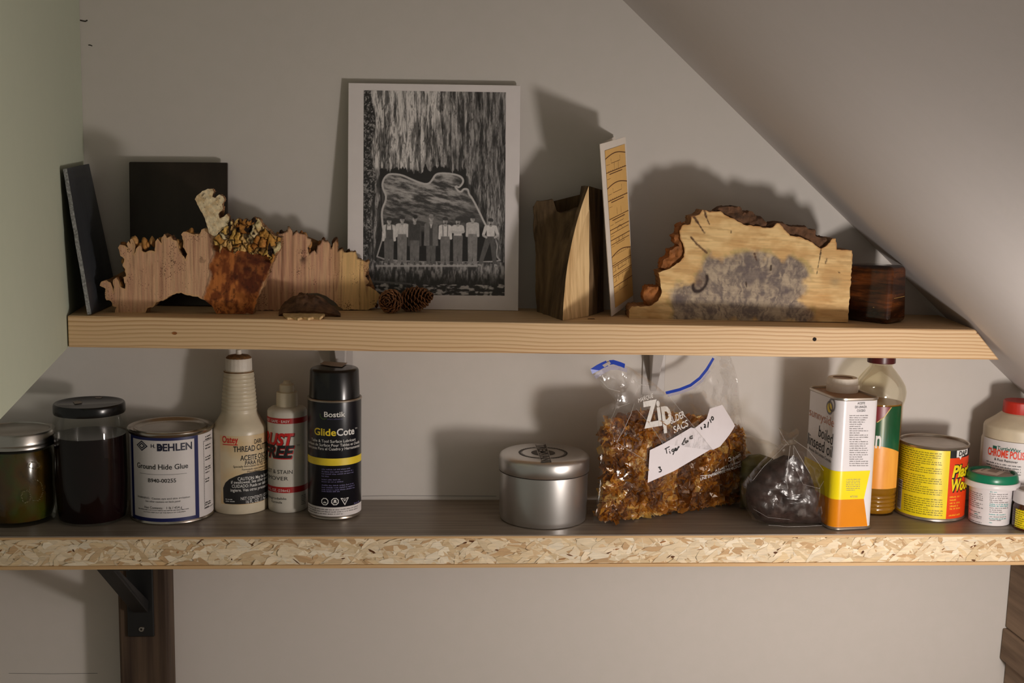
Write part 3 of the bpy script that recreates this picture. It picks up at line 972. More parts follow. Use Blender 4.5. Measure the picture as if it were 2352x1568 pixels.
def paintA(u, w):
    X, Y = pxA(u, w)
    pink = lin((212, 164, 132)); pink2 = lin((226, 184, 146))
    st = fbm(X * 0.35, Y * 0.012, 3, 3)
    c = blend(pink, pink2, sst(0.35, 0.65, st))
    vline = sst(0.70, 0.78, vn(X * 0.16, Y * 0.004, 9))
    c = blend(c, lin((150, 100, 76)), vline * 0.5)
    n = fbm(X * 0.06, Y * 0.06, 5, 4)
    d = pdist(np.stack([X, Y], 1), orangeA)
    f = sst(-3, 5, d + (n - 0.5) * 16)
    og = blend(lin((128, 66, 28)), lin((196, 118, 58)), sst(0.36, 0.62, fbm(X * 0.09, Y * 0.05, 7, 5)))
    d2 = pdist(np.stack([X, Y], 1), brownA)
    og = blend(og, lin((88, 38, 16)), sst(-2, 3, d2 + (n - 0.5) * 14) * (0.55 + 0.4 * sst(0.4, 0.6, fbm(X * 0.06 + 3, Y * 0.06, 47, 4))))
    og = blend(og, lin((214, 156, 74)), sst(585, 550, Y + (n - 0.5) * 50 + np.abs(X - 525) * 0.6) * 0.8)
    og = blend(og, lin((60, 26, 12)), sst(0.62, 0.70, fbm(X * 0.16, Y * 0.12, 17, 3)) * 0.6)
    c = blend(c, og, f)
    edge = pdist(np.stack([X, Y], 1), outA)
    c = blend(c, lin((224, 180, 126)), sst(5, 1, edge) * (1 - f) * 0.6)
    c = blend(c, lin((84, 48, 34)), (sst(0.74, 0.8, fbm(X * 0.08, Y * 0.05, 33, 4)) * sst(640, 560, Y)) * 0.8)
    c = blend(c, lin((52, 30, 18)), sst(2.2, 0.2, np.abs(d + (n - 0.5) * 6)) * 0.5 * (Y < 700))
    return c
t = thing('burl_slab', 'jagged pinkish burl slab with orange brown middle and pale spur, at left', 'wood slab', (-0.34, -0.095, zA))
slab('sawn_face', t, pl, outA, 0.019, 0.0011, paintA, [W['burl'], W['burl_back']], 0.0007, floor=0.0, seed=2)
# pale spur standing on it
spur = zc([(1270, 560), (1235, 430), (1200, 340), (1160, 270), (1115, 185), (1130, 150), (1200, 90), (1260, 65), (1310, 65), (1330, 100), (1310, 155), (1345, 170), (1390, 130), (1430, 150), (1450, 190), (1420, 240), (1430, 290), (1380, 350), (1395, 400), (1440, 380), (1470, 350), (1500, 380), (1500, 450), (1450, 510), (1380, 560), (1360, 600), (1310, 590)], 220, 420, 4.9)
pls = vplane((-0.4218, -0.1078, zA), (-0.2808, -0.1068, zA)); pxs = uvpx(pls)
def paintS(u, w):
    X, Y = pxs(u, w)
    n = fbm(X * 0.12, Y * 0.12, 4, 4)
    c = blend(lin((226, 198, 152)), lin((246, 228, 190)), sst(0.3, 0.65, n))
    return blend(c, lin((90, 60, 36)), sst(0.76, 0.80, fbm(X * 0.3, Y * 0.2, 21, 3)) * 0.8)
slab('spur', t, pls, spur, 0.012, 0.0011, paintS, [W['lump'], W['burl_back']], 0.0005, seed=4)
# knobbly cracked crust round the top of the stained middle
rs = random.Random(21)
crustA = zc([(1320, 640), (1385, 580), (1400, 550), (1440, 530), (1470, 480), (1500, 440), (1530, 412), (1548, 470), (1560, 450), (1600, 400), (1640, 412), (1650, 440), (1680, 405), (1700, 412), (1690, 470), (1712, 425), (1740, 440), (1780, 385), (1830, 400), (1870, 450), (1890, 500), (1910, 500), (1960, 550), (2010, 590), (2090, 620), (2080, 740), (2020, 800), (2010, 870), (1975, 910), (1930, 800), (1880, 830), (1850, 790), (1790, 800), (1740, 800), (1700, 770), (1600, 760), (1560, 800), (1540, 700), (1520, 780), (1480, 720), (1430, 720), (1400, 790), (1380, 700), (1340, 700)], 220, 420, 4.9)
plc = vplane((-0.4218, -0.1075, zA), (-0.2808, -0.1065, zA))
cuv = np.array([plc.uv(*p) for p in crustA])
nr = np.random.default_rng(4)
seeds = np.stack([nr.uniform(cuv[:, 0].min(), cuv[:, 0].max(), 52), nr.uniform(cuv[:, 1].min(), cuv[:, 1].max(), 52)], 1)
sdep = nr.uniform(-0.002, 0.003, 52)
spal = np.array([lin(c) for c in ((230, 188, 104), (220, 172, 88), (236, 208, 140), (206, 152, 74), (242, 222, 170), (226, 184, 116), (196, 136, 66), (244, 228, 184))])
scol = spal[nr.integers(0, len(spal), 52)] * nr.uniform(0.85, 1.1, 52)[:, None]
def crust_cells(u, w):
    j = (fbm(u * 250, w * 250, 3, 2) - 0.5) * 0.005
    P = np.stack([u + j, w * 0.8 + (fbm(u * 250 + 9, w * 250, 5, 2) - 0.5) * 0.005], 1)
    Sd = seeds * np.array([1, 0.8])
    D = np.hypot(P[:, None, 0] - Sd[None, :, 0], P[:, None, 1] - Sd[None, :, 1])
    o = np.argsort(D, axis=1)[:, :2]
    r = np.arange(len(P))
    return o[:, 0], D[r, o[:, 0]], D[r, o[:, 1]]
def crust_disp(u, w):
    i, d1, d2 = crust_cells(u, w)
    e = np.clip((d2 - d1) / 0.0035, 0, 1)
    return sdep[i] * 0.8 + 0.0034 * np.sqrt(e) - 0.0016 + (fbm(u * 300, w * 300, 8, 2) - 0.5) * 0.0014
def paintC(u, w):
    i, d1, d2 = crust_cells(u, w)
    c = scol[i]
    c = blend(c, c * np.array([0.8, 0.66, 0.5]), sst(0.5, 0.75, fbm(u * 160, w * 160, 14, 4)))
    c = blend(c, np.tile(lin((56, 32, 16)), (len(u), 1)), sst(0.0013, 0.0002, d2 - d1) * 0.9)
    h = sst(0.66, 0.70, fbm(u * 120, w * 90, 24, 3))
    c = blend(c, np.tile(lin((40, 24, 14)), (len(u), 1)), h)
    return c
slab('crust', t, plc, crustA, 0.014, 0.0008, paintC, [W['lump'], W['burl_back']], 0.0006, seed=5, disp=crust_disp)
# little fingers of bark along the left top edge
b = MB()
fing = zc([(275, 760), (300, 720), (360, 700), (385, 680), (410, 660), (480, 720), (530, 690), (560, 700), (610, 660), (630, 690), (690, 660), (820, 640), (850, 660), (900, 680), (920, 720), (1000, 580), (1050, 580), (1060, 850), (1090, 830), (1060, 900), (230, 1110), (250, 1140), (130, 1180), (150, 1240), (140, 1290), (280, 890), (310, 940)], 220, 420, 4.9)
for i, p in enumerate(fing):
    u, w = pls.uv(*p)
    bm = bmesh.new(); bmesh.ops.create_icosphere(bm, subdivisions=2, radius=1)
    r = rs.uniform(0.0022, 0.0036); tilt = rs.uniform(-0.5, 0.5); el = rs.uniform(1.3, 2.3)
    vs = []
    for v in bm.verts:
        x, y, z = v.co
        k_ = 1 + 0.5 * (vn(x * 1.9 + i * 7, y * 1.9 + z, 5) - 0.5)
        vs.append(pls.pt(u + (x * cos(tilt) - z * el * sin(tilt)) * r * k_, w + (x * sin(tilt) + z * el * cos(tilt)) * r * k_, -0.011 - y * r * 1.8 * k_))
    c = lin(rs.choice([(196, 140, 76), (150, 98, 56), (96, 62, 44), (210, 160, 100)]))
    b.add(vs, [[v.index for v in f.verts] for f in bm.faces], 0, c); bm.free()
ob = build('bark_fingers', b, W['lump'], t, smooth=60); ob['kind'] = 'stuff'

# second burl slab, behind it to the right ---------------------------------------
zB_ = zu(-0.21) + 0.0003
plb = vplane((-0.2326, -0.0600, zB_), (-0.1581, -0.0480, zB_)); pxb = uvpx(plb)
outB = zc([(110, 1434), (110, 900), (200, 650), (300, 610), (430, 570), (490, 545), (505, 490), (545, 540), (555, 590), (600, 545), (640, 570), (700, 580), (720, 620), (760, 630), (755, 690), (720, 730), (740, 800), (770, 770), (800, 760), (820, 790), (830, 710), (860, 690), (880, 635), (920, 660), (950, 655), (975, 690), (985, 740), (1005, 680), (1040, 640), (1060, 690), (1060, 770), (1110, 740), (1130, 780), (1190, 775), (1265, 770), (1280, 850), (1330, 860), (1380, 890), (1415, 870), (1410, 960), (1370, 1050), (1410, 1110), (1370, 1150), (1450, 1190), (1530, 1250), (1500, 1340), (1470, 1400), (1400, 1428), (1250, 1428), (1120, 1428), (1050, 1370), (1000, 1320), (940, 1280), (850, 1245), (760, 1240), (690, 1255), (600, 1290), (520, 1330), (420, 1400), (380, 1434)], 560, 420, 4.9)
def paintB(u, w):
    X, Y = pxb(u, w)
    st = fbm(X * 0.3, Y * 0.012, 13, 3)
    c = blend(lin((206, 156, 124)), lin((222, 178, 138)), sst(0.35, 0.65, st))
    c = blend(c, lin((226, 186, 122)), sst(745, 800, X) * 0.85)
    for x_ in (647.5, 768, 785, 827):
        c = blend(c, lin((120, 74, 46)), np.exp(-((X - x_ + 1.5 * np.sin(Y * 0.03)) / 1.1) ** 2) * 0.75)
    c = blend(c, lin((146, 96, 74)), sst(0.72, 0.78, vn(X * 0.14, Y * 0.005, 19)) * 0.5)
    n = fbm(X * 0.07, Y * 0.07, 15, 4)
    k_ = np.exp(-(((X - 695) / 9) ** 2 + ((Y - 592) / 13) ** 2)) * sst(0.4, 0.6, n + 0.15)
    c = blend(c, lin((92, 66, 50)), k_)
    edge = pdist(np.stack([X, Y], 1), outB)
    c = blend(c, lin((56, 34, 20)), sst(2.6, 0.6, edge + (n - 0.5) * 4) * (Y < 640) * 0.6)
    return c
t = thing('burl_slab', 'second jagged burl slab, standing partly in front of the loggers photo', 'wood slab', (-0.21, -0.045, zB_))
slab('sawn_face', t, plb, outB, 0.014, 0.0011, paintB, [W['burl'], W['burl_back']], 0.0007, floor=0.0, seed=6)
b = MB()
for i, p in enumerate(zc([(440, 580), (390, 590), (650, 570), (690, 600), (740, 650), (730, 720), (745, 690), (740, 780), (700, 860), (650, 830), (660, 800), (870, 690), (900, 650), (900, 700), (1030, 660), (1045, 690), (1110, 760), (1180, 785), (1380, 1000), (1390, 1080), (1440, 1200), (1480, 1230), (1500, 1380), (1380, 1410), (1290, 1420), (1210, 1400), (1400, 900)], 560, 420, 4.9)):
    u, w = plb.uv(*p)
    bm = bmesh.new(); bmesh.ops.create_icosphere(bm, subdivisions=2, radius=1)
    r = rs.uniform(0.002, 0.0034); tilt = rs.uniform(-0.5, 0.5); el = rs.uniform(1.1, 1.9)
    vs = []
    for v in bm.verts:
        x, y, z = v.co
        k_ = 1 + 0.5 * (vn(x * 1.9 + i * 7, y * 1.9 + z, 5) - 0.5)
        vs.append(plb.pt(u + (x * cos(tilt) - z * el * sin(tilt)) * r * k_, max(w + (x * sin(tilt) + z * el * cos(tilt)) * r * k_, 0.0003), -0.006 - y * r * 1.7 * k_))
    c = lin(rs.choice([(96, 62, 36), (150, 98, 56), (64, 40, 26), (190, 140, 84)]))
    b.add(vs, [[v.index for v in f.verts] for f in bm.faces], 0, c); bm.free()
ob = build('bark_edge', b, W['lump'], t, smooth=60); ob['kind'] = 'stuff'

# curved scrap of bark lying under the arch ---------------------------------------
zs_ = zu(-0.23) + 0.0003
c0 = atZ(697, 729, zs_)
t = thing('bark_scrap', 'small curved scrap of bark with a pale rim under the burl arch', 'wood scrap', (c0[0], c0[1] + 0.012, zs_))
rim = [(645, 712), (652, 722), (660, 729), (672, 727), (684, 731), (695, 727), (708, 730), (720, 727), (735, 729), (746, 722), (747, 715), (735, 711), (715, 712), (690, 711), (665, 709)]
pts = [atZ(x, y, zs_ + 0.003) for x, y in rim]
b = MB(); b.prism([p for p in pts], (0, 0, -0.0027)); bev(build('pale_rim', b, W['split'], t, smooth=0), 0.0006, 1)
b = MB()
nu, nv = 30, 12
vs = []
ys0 = c0[1] + 0.007
for j in range(nv + 1):
    for i in range(nu + 1):
        f = i / nu; g = j / nv
        xpx = 640 + 142 * f
        hpx = (sin(pi * min(1, max(0, f)) ** 0.8) ** 0.75) * 44
        Y = ys0 + 0.004 + 0.022 * g
        p = atY(xpx, 716, Y)
        h = hpx * mmpp(0, Y) * (1 - 0.75 * (1 - g) ** 2) * (1 + 0.25 * (vn(i * 0.7, j * 0.9, 2) - 0.5))
        vs.append((p[0], Y, zs_ + 0.0008 + h))
for j in range(nv + 1):
    for i in range(nu + 1):
        x, y, z = vs[j * (nu + 1) + i]
        vs.append((x, y + 0.002, max(zs_, z - 0.0022)))
fs = []
o_ = (nu + 1) * (nv + 1)
for j in range(nv):
    for i in range(nu):
        a = j * (nu + 1) + i
        fs.append((a, a + 1, a + nu + 2, a + nu + 1)); fs.append((a + o_, a + nu + 1 + o_, a + nu + 2 + o_, a + 1 + o_))
for i in range(nu):
    fs.append((i, i + o_, i + 1 + o_, i + 1)); a = nv * (nu + 1) + i; fs.append((a, a + 1, a + 1 + o_, a + o_))
b.add(vs, fs); build('bark_shell', b, W['bark'], t, smooth=60)

# pine cones -----------------------------------------------------------------------
def cone(cx, cy, cz, axis, L, R, nsc, label, seed, twist=0.0):
    rs = random.Random(seed)
    ax = Vector(axis).normalized()
    a1 = ax.cross(Vector((0.1, 0.2, 1))).normalized(); a2 = ax.cross(a1)
    t = thing('pine_cone', label, 'pine cone', (cx, cy, zu(cx)), 'pine cones in front of the photo')
    C0 = Vector((cx, cy, cz))
    b = MB()
    prof_ = [(-0.5, 0.25), (-0.42, 0.7), (-0.2, 0.95), (0.05, 0.9), (0.3, 0.6), (0.5, 0.12)]
    def rad(s): 
        for (s0, r0), (s1, r1) in zip(prof_, prof_[1:]):
            if s <= s1: return (r0 + (r1 - r0) * (s - s0) / (s1 - s0)) * R
        return 0.1 * R
    core = [C0 + ax * (s * L) for s in (-0.5, -0.3, 0, 0.3, 0.5)]
    b.tube(core, [R * 0.2, R * 0.5, R * 0.52, R * 0.35, R * 0.05], 10)
    build('core', b, W['scale'], t)
    b = MB()
    for i in range(nsc):
        f = (i + 0.5) / nsc
        s = -0.48 + 0.97 * f ** 0.9
        an = i * 2.39996 + twist
        rd = a1 * cos(an) + a2 * sin(an)
        tg = ax.cross(rd)
        r = rad(s)
        root_ = C0 + ax * ((s - 0.04) * L) + rd * r * 0.35
        sz = R * (0.36 if f < 0.8 else 0.24) * rs.uniform(0.85, 1.1)
        tip = C0 + ax * ((s + 0.10) * L) + rd * r * rs.uniform(0.95, 1.04)
        up = (rd * 0.55 - ax * 0.2).normalized()
        mid = root_.lerp(tip, 0.62)
        m_ = 0.16 * sz
        v = [root_ + tg * sz * 0.2, root_ - tg * sz * 0.2,
             mid + tg * sz * 0.62 + up * m_, mid - tg * sz * 0.62 + up * m_,
             tip + tg * sz * 0.42 + up * m_ * 0.6, tip - tg * sz * 0.42 + up * m_ * 0.6,
             tip + ax * sz * 0.14 + up * m_]
        w = [p - up * sz * 0.3 for p in v]
        fz = zu(cx) + 0.0002
        vv = [Vector((p.x, p.y, max(p.z, fz))) for p in v + w]
        n = 7
        b.add(vv, [(0, 1, 3, 2), (2, 3, 5, 4), (n, n + 2, n + 3, n + 1), (n + 2, n + 4, n + 5, n + 3), (0, 2, n + 2, n), (1, n + 1, n + 3, 3)], 0)
        b.add(vv, [(4, 5, 6), (n + 4, n + 6, n + 5), (2, 4, n + 4, n + 2), (3, n + 3, n + 5, 5), (4, 6, n + 6, n + 4), (5, n + 5, n + 6, 6)], 1)
    ob = build('scales', b, [W['scale'], W['scale_tip']], t, smooth=0)
    ob['kind'] = 'stuff'
p = atY(897, 690, -0.068); r1 = 29 * mmpp(0, -0.068)
cone(p[0], p[1], zu(p[0]) + r1 * 0.93, (-0.25, -0.95, 0.12), r1 * 2.2, r1, 85, 'smaller dark pine cone nearest the burl slab, end towards us', 3)
p = atY(951, 690, -0.052); r1 = 31 * mmpp(0, -0.052)
cone(p[0], p[1], zu(p[0]) + r1 * 0.93, (0.93, -0.3, 0.22), r1 * 2.55, r1, 110, 'larger pine cone lying sideways before the loggers photo', 8)

# the loggers photograph on its white board ----------------------------------------
zf = zu(-0.05) + 0.0004
q = [atY(797, 703, -0.031), atY(1190.5, 708, -0.031), atY(1195, 196, -0.0085), atY(800, 190, -0.0085)]
nb = np.cross(q[1] - q[0], q[3] - q[0]); nb /= np.linalg.norm(nb)
if nb[1] > 0: nb = -nb
t = thing('mounted_photo', 'black and white photo of loggers on white mount leaning on the wall', 'photo', ((q[0] + q[1]) / 2)[:2].tolist() + [zf])
for i in (0, 1): q[i][2] = zu(q[i][0]) + 0.0004
bk_ = -nb * 0.0035
bev(build('mount_board', MB().hexa([q[0], q[1], q[1] + bk_, q[0] + bk_, q[3], q[2], q[2] + bk_, q[3] + bk_]), W['white_card'], t, smooth=0), 0.0004, 1)
psf = Plane(q[0], q[1] - q[0], q[3] - q[0])
corn = [psf.uv(834, 676), psf.uv(1159, 679), psf.uv(1162, 212), psf.uv(836, 207.5)]
NX, NY = 350, 500
gu, gv = np.meshgrid(np.linspace(0, 1, NX), np.linspace(0, 1, NY))
gu, gv = gu.ravel(), gv.ravel()
c0, c1, c2, c3 = corn
UVp = ((1 - gu) * (1 - gv))[:, None] * c0 + (gu * (1 - gv))[:, None] * c1 + (gu * gv)[:, None] * c2 + ((1 - gu) * gv)[:, None] * c3
P3 = psf.p + UVp[:, :1] * psf.e1 + UVp[:, 1:] * psf.e2 + psf.n * 0.0003
# picture coordinates: the zoomed crop of the photo (scale 4.61, origin 760,380)
IX = (836 + gu * 325 - 760) * 4.61
IY = (208 + (1 - gv) * 470 - 380) * 4.61
def bark_tex(sx, sy, s, lo, hi):
    a = fbm(IX * sx, IY * sy, s, 5, 0.62)
    return lo + (hi - lo) * sst(0.3, 0.72, a)
wob = (fbm(IX * 0.004, IY * 0.002, 50, 3) - 0.5) * 50
a = fbm((IX + wob) * 0.036, IY * 0.0036, 1, 5, 0.62)
crk = np.abs(fbm((IX + wob) * 0.03, IY * 0.0028, 91, 4, 0.6) - 0.5)
g = (0.10 + 0.56 * sst(0.34, 0.64, a)) * (0.55 + 0.75 * sst(0.3, 0.7, fbm(IX * 0.14, IY * 0.016, 61, 4))) * (0.25 + 0.75 * sst(0.006, 0.04, crk))
lf = sst(1250, 900, IX + 0.25 * (IY + 400)) * sst(60, 0, IY)
g = g * (0.62 + 0.9 * lf)
rg = sst(1350, 1500, IX + 0.1 * IY)
g = g * (1 - 0.25 * rg)
# foliage strip at left
fo = sst(470, 440, IX - 25 * np.sin(IY * 0.01) + (IY > 500) * (IY - 500) * 0.14)
fl = 0.02 + 0.42 * sst(0.46, 0.8, fbm(IX * 0.07, IY * 0.06, 8, 5, 0.65))
g = g * (1 - fo) + fl * fo
# undercut: dark cavity edge and the big sawn face
face = [(540, 620), (530, 470), (590, 340), (535, 230), (545, 150), (590, 90), (640, 75), (750, 85), (850, 130), (950, 170), (1020, 185), (1060, 150), (1100, 75), (1180, 60), (1330, 75), (1400, 110), (1415, 170), (1355, 240), (1320, 210), (1370, 270), (1400, 225), (1460, 230), (1470, 290), (1500, 320), (1570, 450), (1650, 620), (1760, 790), (1770, 860), (1750, 950), (1830, 1020), (480, 1020), (520, 880), (560, 750)]
for _ in range(2):
    face = [q_ for a_, b_ in zip(face, face[1:] + face[:1]) for q_ in ((a_[0] * .75 + b_[0] * .25, a_[1] * .75 + b_[1] * .25), (a_[0] * .25 + b_[0] * .75, a_[1] * .25 + b_[1] * .75))]
dq = pdist(np.stack([IX, IY], 1), face)
tear = (vn(IX * 0.045, IY * 0.001, 77) - 0.4) * 90 + (vn(IX * 0.15, 0 * IY, 78) - 0.5) * 34
cav = sst(0, 14, dq + 75 + np.where(IY < 60, -40 + 0 * tear, 0)) * ((IY + tear * 0.7) > 15)
tedge = 24 + 70 * (vn(IX * 0.021, 0 * IY, 77) - 0.5) + 46 * (vn(IX * 0.075, 0 * IY, 78) - 0.5) + 22 * (vn(IX * 0.2, 0 * IY, 79) - 0.5)
cav = np.where((IX > 520) & (IX < 1430) & (IY < 240), sst(0, 7, IY - tedge), sst(-62, -40, dq) * (IY > 100) * (IX < 1560) * 0.85)
g = g * (1 - cav) + 0.02 * cav
fc = 0.05 + 0.34 * sst(0.34, 0.72, fbm((IX + 0.5 * IY) * 0.007, (IY - 0.25 * IX) * 0.03, 12, 6, 0.66)) * (1.1 - 0.55 * sst(1150, 1700, IX)) * (1.1 - 0.75 * sst(330, 620, IY))
fc = fc * (1 - 0.92 * sst(520, 700, IY - 60 * np.cos((IX - 1100) / 300)))
inn = sst(-3, 3, dq)
g = g * (1 - inn) + fc * inn
rimw = sst(24, 14, dq) * inn * (IY < 700)
g = g * (1 - rimw) + 0.55 * rimw
rimw = sst(9, 5, np.abs(dq)) * (IY >= 700) * (IY < 1015)
g = g * (1 - rimw) + 0.35 * rimw
# stump below the men
st = (IY > 1015)
sg = 0.03 + 0.30 * sst(0.38, 0.75, fbm(IX * 0.04, IY * 0.012, 23, 5, 0.6)) * sst(1290, 1100, IY)
g = np.where(st, sg, g)
lip = np.exp(-((IY - 1062 - (IX - 1000) * -0.01) / 9) ** 2) * (IX > 480) * (IX < 1560)
g = g * (1 - lip) + 0.42 * lip
chips = (IY > 1240 + 40 * vn(IX * 0.01, 0 * IX, 31)) * 1.0
g = g * (1 - chips) + chips * (0.03 + 0.5 * sst(0.5, 0.72, fbm(IX * 0.02, IY * 0.05, 40, 4)))
log_ = sst(12, 8, np.abs(IY - 1230 - 0.06 * (IX - 400))) * (IX < 860)
g = g * (1 - log_) + 0.13 * log_
# eight standing men
def cap_(ax_, ay, bx, by, ra, rb):
    px_, py_ = IX - ax_, IY - ay; bx_, by_ = bx - ax_, by - ay
    tt = np.clip((px_ * bx_ + py_ * by_) / (bx_ * bx_ + by_ * by_ + 1e-9), 0, 1)
    return np.hypot(px_ - tt * bx_, py_ - tt * by_) - (ra + (rb - ra) * tt)
def put(d, val, soft=3.0):
    global g
    f = sst(soft, -soft, d)
    g = g * (1 - f) + val * f
def tex(v, s, k_=0.35): return v * (1 - k_ + 2 * k_ * fbm(IX * 0.05, IY * 0.03, s, 3))
men = [  # x, head top, shoulder y, waist y, foot y, shirt, trousers, hat kind, style
    (620, 545, 640, 770, 1048, 0.66, 0.13, 1, 'overall'), (758, 528, 625, 725, 1050, 0.6, 0.20, 1, 'plain'),
    (890, 520, 620, 770, 1052, 0.08, 0.15, 0, 'coat'), (1063, 508, 615, 745, 1055, 0.24, 0.11, 2, 'jacket'),
    (1213, 538, 635, 745, 1052, 0.66, 0.18, 1, 'brace'), (1347, 541, 635, 735, 1052, 0.6, 0.15, 1, 'cross'),
    (1503, 513, 605, 715, 1050, 0.52, 0.21, 1, 'plain'), (1695, 546, 635, 740, 1048, 0.66, 0.09, 1, 'hips')]
for i, (x, ht, sh, wa, ft, shirt, tr, hat, sty) in enumerate(men):
    hw = 52 if sty != 'jacket' else 58
    lx = 26 if sty != 'hips' else 46
    for s_ in (-1, 1):
        put(cap_(x + s_ * 20, wa + 10, x + s_ * lx + (-60 if sty == 'hips' and s_ < 0 else 0), ft - 22, 32, 21), tex(tr, 60 + i + s_))
        fx = x + s_ * (lx + 10) + (-62 if sty == 'hips' and s_ < 0 else 0)
        put(cap_(fx - 8, ft - 4, fx + 10, ft, 9, 9), 0.34)
    put(np.maximum(np.abs(IX - x) - (hw - 8 + (IY - sh) * -0.03), np.maximum(sh - 14 - IY, IY - wa)), tex(shirt, 80 + i, 0.2), 5)
    for s_ in (-1, 1):
        arm = tex(shirt, 90 + i, 0.2)
        if sty == 'cross':
            put(cap_(x + s_ * 48, sh + 8, x + s_ * 58, wa - 45, 17, 15), arm); put(cap_(x + s_ * 58, wa - 40, x - s_ * 20, wa - 28, 13, 10), 0.5)
        elif sty == 'hips':
            put(cap_(x + s_ * 50, sh + 6, x + s_ * 76, wa - 20, 18, 14), arm); put(cap_(x + s_ * 76, wa - 10, x + s_ * 45, wa + 12, 13, 10), 0.45)
        else:
            end = wa + (70 if sty in ('jacket', 'coat') else 20)
            put(cap_(x + s_ * 50, sh + 8, x + s_ * 60, end, 18, 13), arm)
            if sty in ('jacket',): put(cap_(x + s_ * 60, end + 8, x + s_ * 58, end + 24, 9, 8), 0.4)
    if sty == 'jacket':
        put(np.maximum(np.abs(IX - x) - 62 - (IY - sh) * 0.06, np.maximum(sh - 10 - IY, IY - wa - 100)), tex(0.17, 70, 0.25), 4)
        put(np.maximum(np.abs(IX - x) - 17, np.maximum(sh - IY, IY - wa - 100)), 0.06, 3)
        put(cap_(x, sh - 15, x, sh + 42, 17, 3), 0.6)
    if sty == 'coat':
        put(np.maximum(np.abs(IX - x) - 56, np.maximum(sh - 6 - IY, IY - wa - 20)), tex(0.055, 71), 4)
    if sty == 'overall':
        put(np.maximum(np.abs(IX - x - 4) - 38, np.maximum(sh + 40 - IY, IY - wa - 10)), tex(0.10, 72), 4)
        for s_ in (-1, 1): put(cap_(x + s_ * 26, sh - 8, x + s_ * 30, sh + 50, 6, 7), 0.1)
    if sty == 'brace':
        for s_ in (-1, 1): put(cap_(x + s_ * 26, sh - 8, x + s_ * 24, wa - 5, 5, 5), 0.16)
    put(cap_(x, sh - 32, x, sh - 12, 13, 16), 0.36)
    hy = ht + 46
    put(np.hypot((IX - x) / 0.8, IY - hy) - 29, 0.46, 4)
    put(np.hypot((IX - x - 10) / 0.5, IY - hy) - 22, 0.3, 8)
    put(np.hypot((IX - x) / 1.3, IY - hy + 4) - 9, 0.24, 6)
    if sty in ('cross', 'hips', 'brace'): put(np.hypot((IX - x) / 1.2, IY - hy - 20) - 10, 0.08, 4)
    if hat == 0: put(np.hypot((IX - x - 6) / 1.2, IY - ht - 20) - 20, 0.03, 4)
    if hat == 1: put(np.maximum(np.hypot((IX - x) / 1.25, IY - ht - 22) - 24, IY - ht - 30), 0.05, 3); put(cap_(x - 22, ht + 30, x + 22, ht + 32, 5, 5), 0.04)
    if hat == 2: put(np.maximum(np.hypot((IX - x) / 1.1, IY - ht - 20) - 22, IY - ht - 28), 0.28, 3); put(cap_(x - 42, ht + 32, x + 42, ht + 34, 6, 6), 0.2)
gr = (fbm(IX * 0.12, IY * 0.12, 5, 3) - 0.5) * 0.10
g = np.clip(g * (1 + gr * 2.2), 0.008, 0.78)
g = np.clip(0.012 + g * 1.05, 0, 0.8)
idx = np.arange(NX * NY).reshape(NY, NX)
b = MB(); b.v = P3.tolist()
b.f = np.stack([idx[:-1, :-1], idx[:-1, 1:], idx[1:, 1:], idx[1:, :-1]], -1).reshape(-1, 4).tolist()
b.m = [0] * len(b.f)
build('print', b, W['print'], t, smooth=0, cols=np.stack([g, g * 0.955, g * 0.93], 1), fix=False)

# split block of weathered wood ------------------------------------------------------
zk = zu(0.06)
t = thing('wood_block', 'weathered split wood block with a notched top and one fresh lit face', 'wood block', (0.065, -0.06, zk))
def topy(x):
    return float(np.interp(x, [1226, 1231, 1233, 1277, 1279, 1290, 1336, 1339, 1343, 1352, 1386], [474, 468, 463, 457, 486, 490, 478, 440, 429, 427, 437]))
per = []
for i in range(15):
    f = i / 14
    per.append((1231 + 62 * f, 708 + 29 * f ** 1.2, -0.034 - 0.0802 * f, 1226 + 126 * f, None, -0.045 - 0.03 * f))
for i in range(1, 9):
    f = i / 8
    per.append((1293 + 60 * f, 737 - 17 * f, -0.1142 + 0.045 * f, 1352 + 1.5 * f, None, -0.075 + 0.012 * f))
for i in range(1, 5):
    f = i / 4
    per.append((1353 + 34 * f, 720 - 10 * f, -0.0692 + 0.05 * f, 1353.5 + 32 * f, None, -0.063 + 0.038 * f))
NZ = 46
b = MB(); vs = []
npz = len(per)
for j in range(NZ + 1):
    tt = j / NZ
    for i, (xb_, yb_, Yb, xt, yt, Yt) in enumerate(per):
        B_ = atY(xb_, yb_, Yb); B_[2] = zk + 0.0002
        T_ = atY(xt, topy(xt) if i < 15 or i >= 22 else 481 - (i - 14) * 0.4, Yt)
        if 15 <= i < 22: T_ = atY(xt, 482 + 4 * 0, Yt)
        p = B_ + (T_ - B_) * tt
        bul = 4 * tt * (1 - tt)
        if i < 22:
            wgt = exp(-((i - 14) / 5.0) ** 2)
            p[0] -= 0.0065 * bul * wgt
        n1 = (fbm(i * 0.45, tt * 5, 3, 3) - 0.5) * (0.0055 if i < 14 else 0.003)
        p[1] -= n1 * (1 if 0 < j else 0.3); p[0] -= n1 * 0.7
        if j == NZ and i < 15: p[2] += (vn(i * 1.3, 1, 4) - 0.5) * 0.002
        vs.append(p)
    vs.append(np.array([vs[-1][0] - 0.004, -0.012, vs[-1][2]]))
    vs.append(np.array([vs[j * (npz + 2)][0] + 0.002, -0.016, vs[j * (npz + 2)][2]]))
nn = npz + 2
fs, ms = [], []
for j in range(NZ):
    for i in range(nn):
        l = (i + 1) % nn
        fs.append((j * nn + i, j * nn + l, (j + 1) * nn + l, (j + 1) * nn + i))
        ms.append(1 if 14 <= i < 22 else 0)
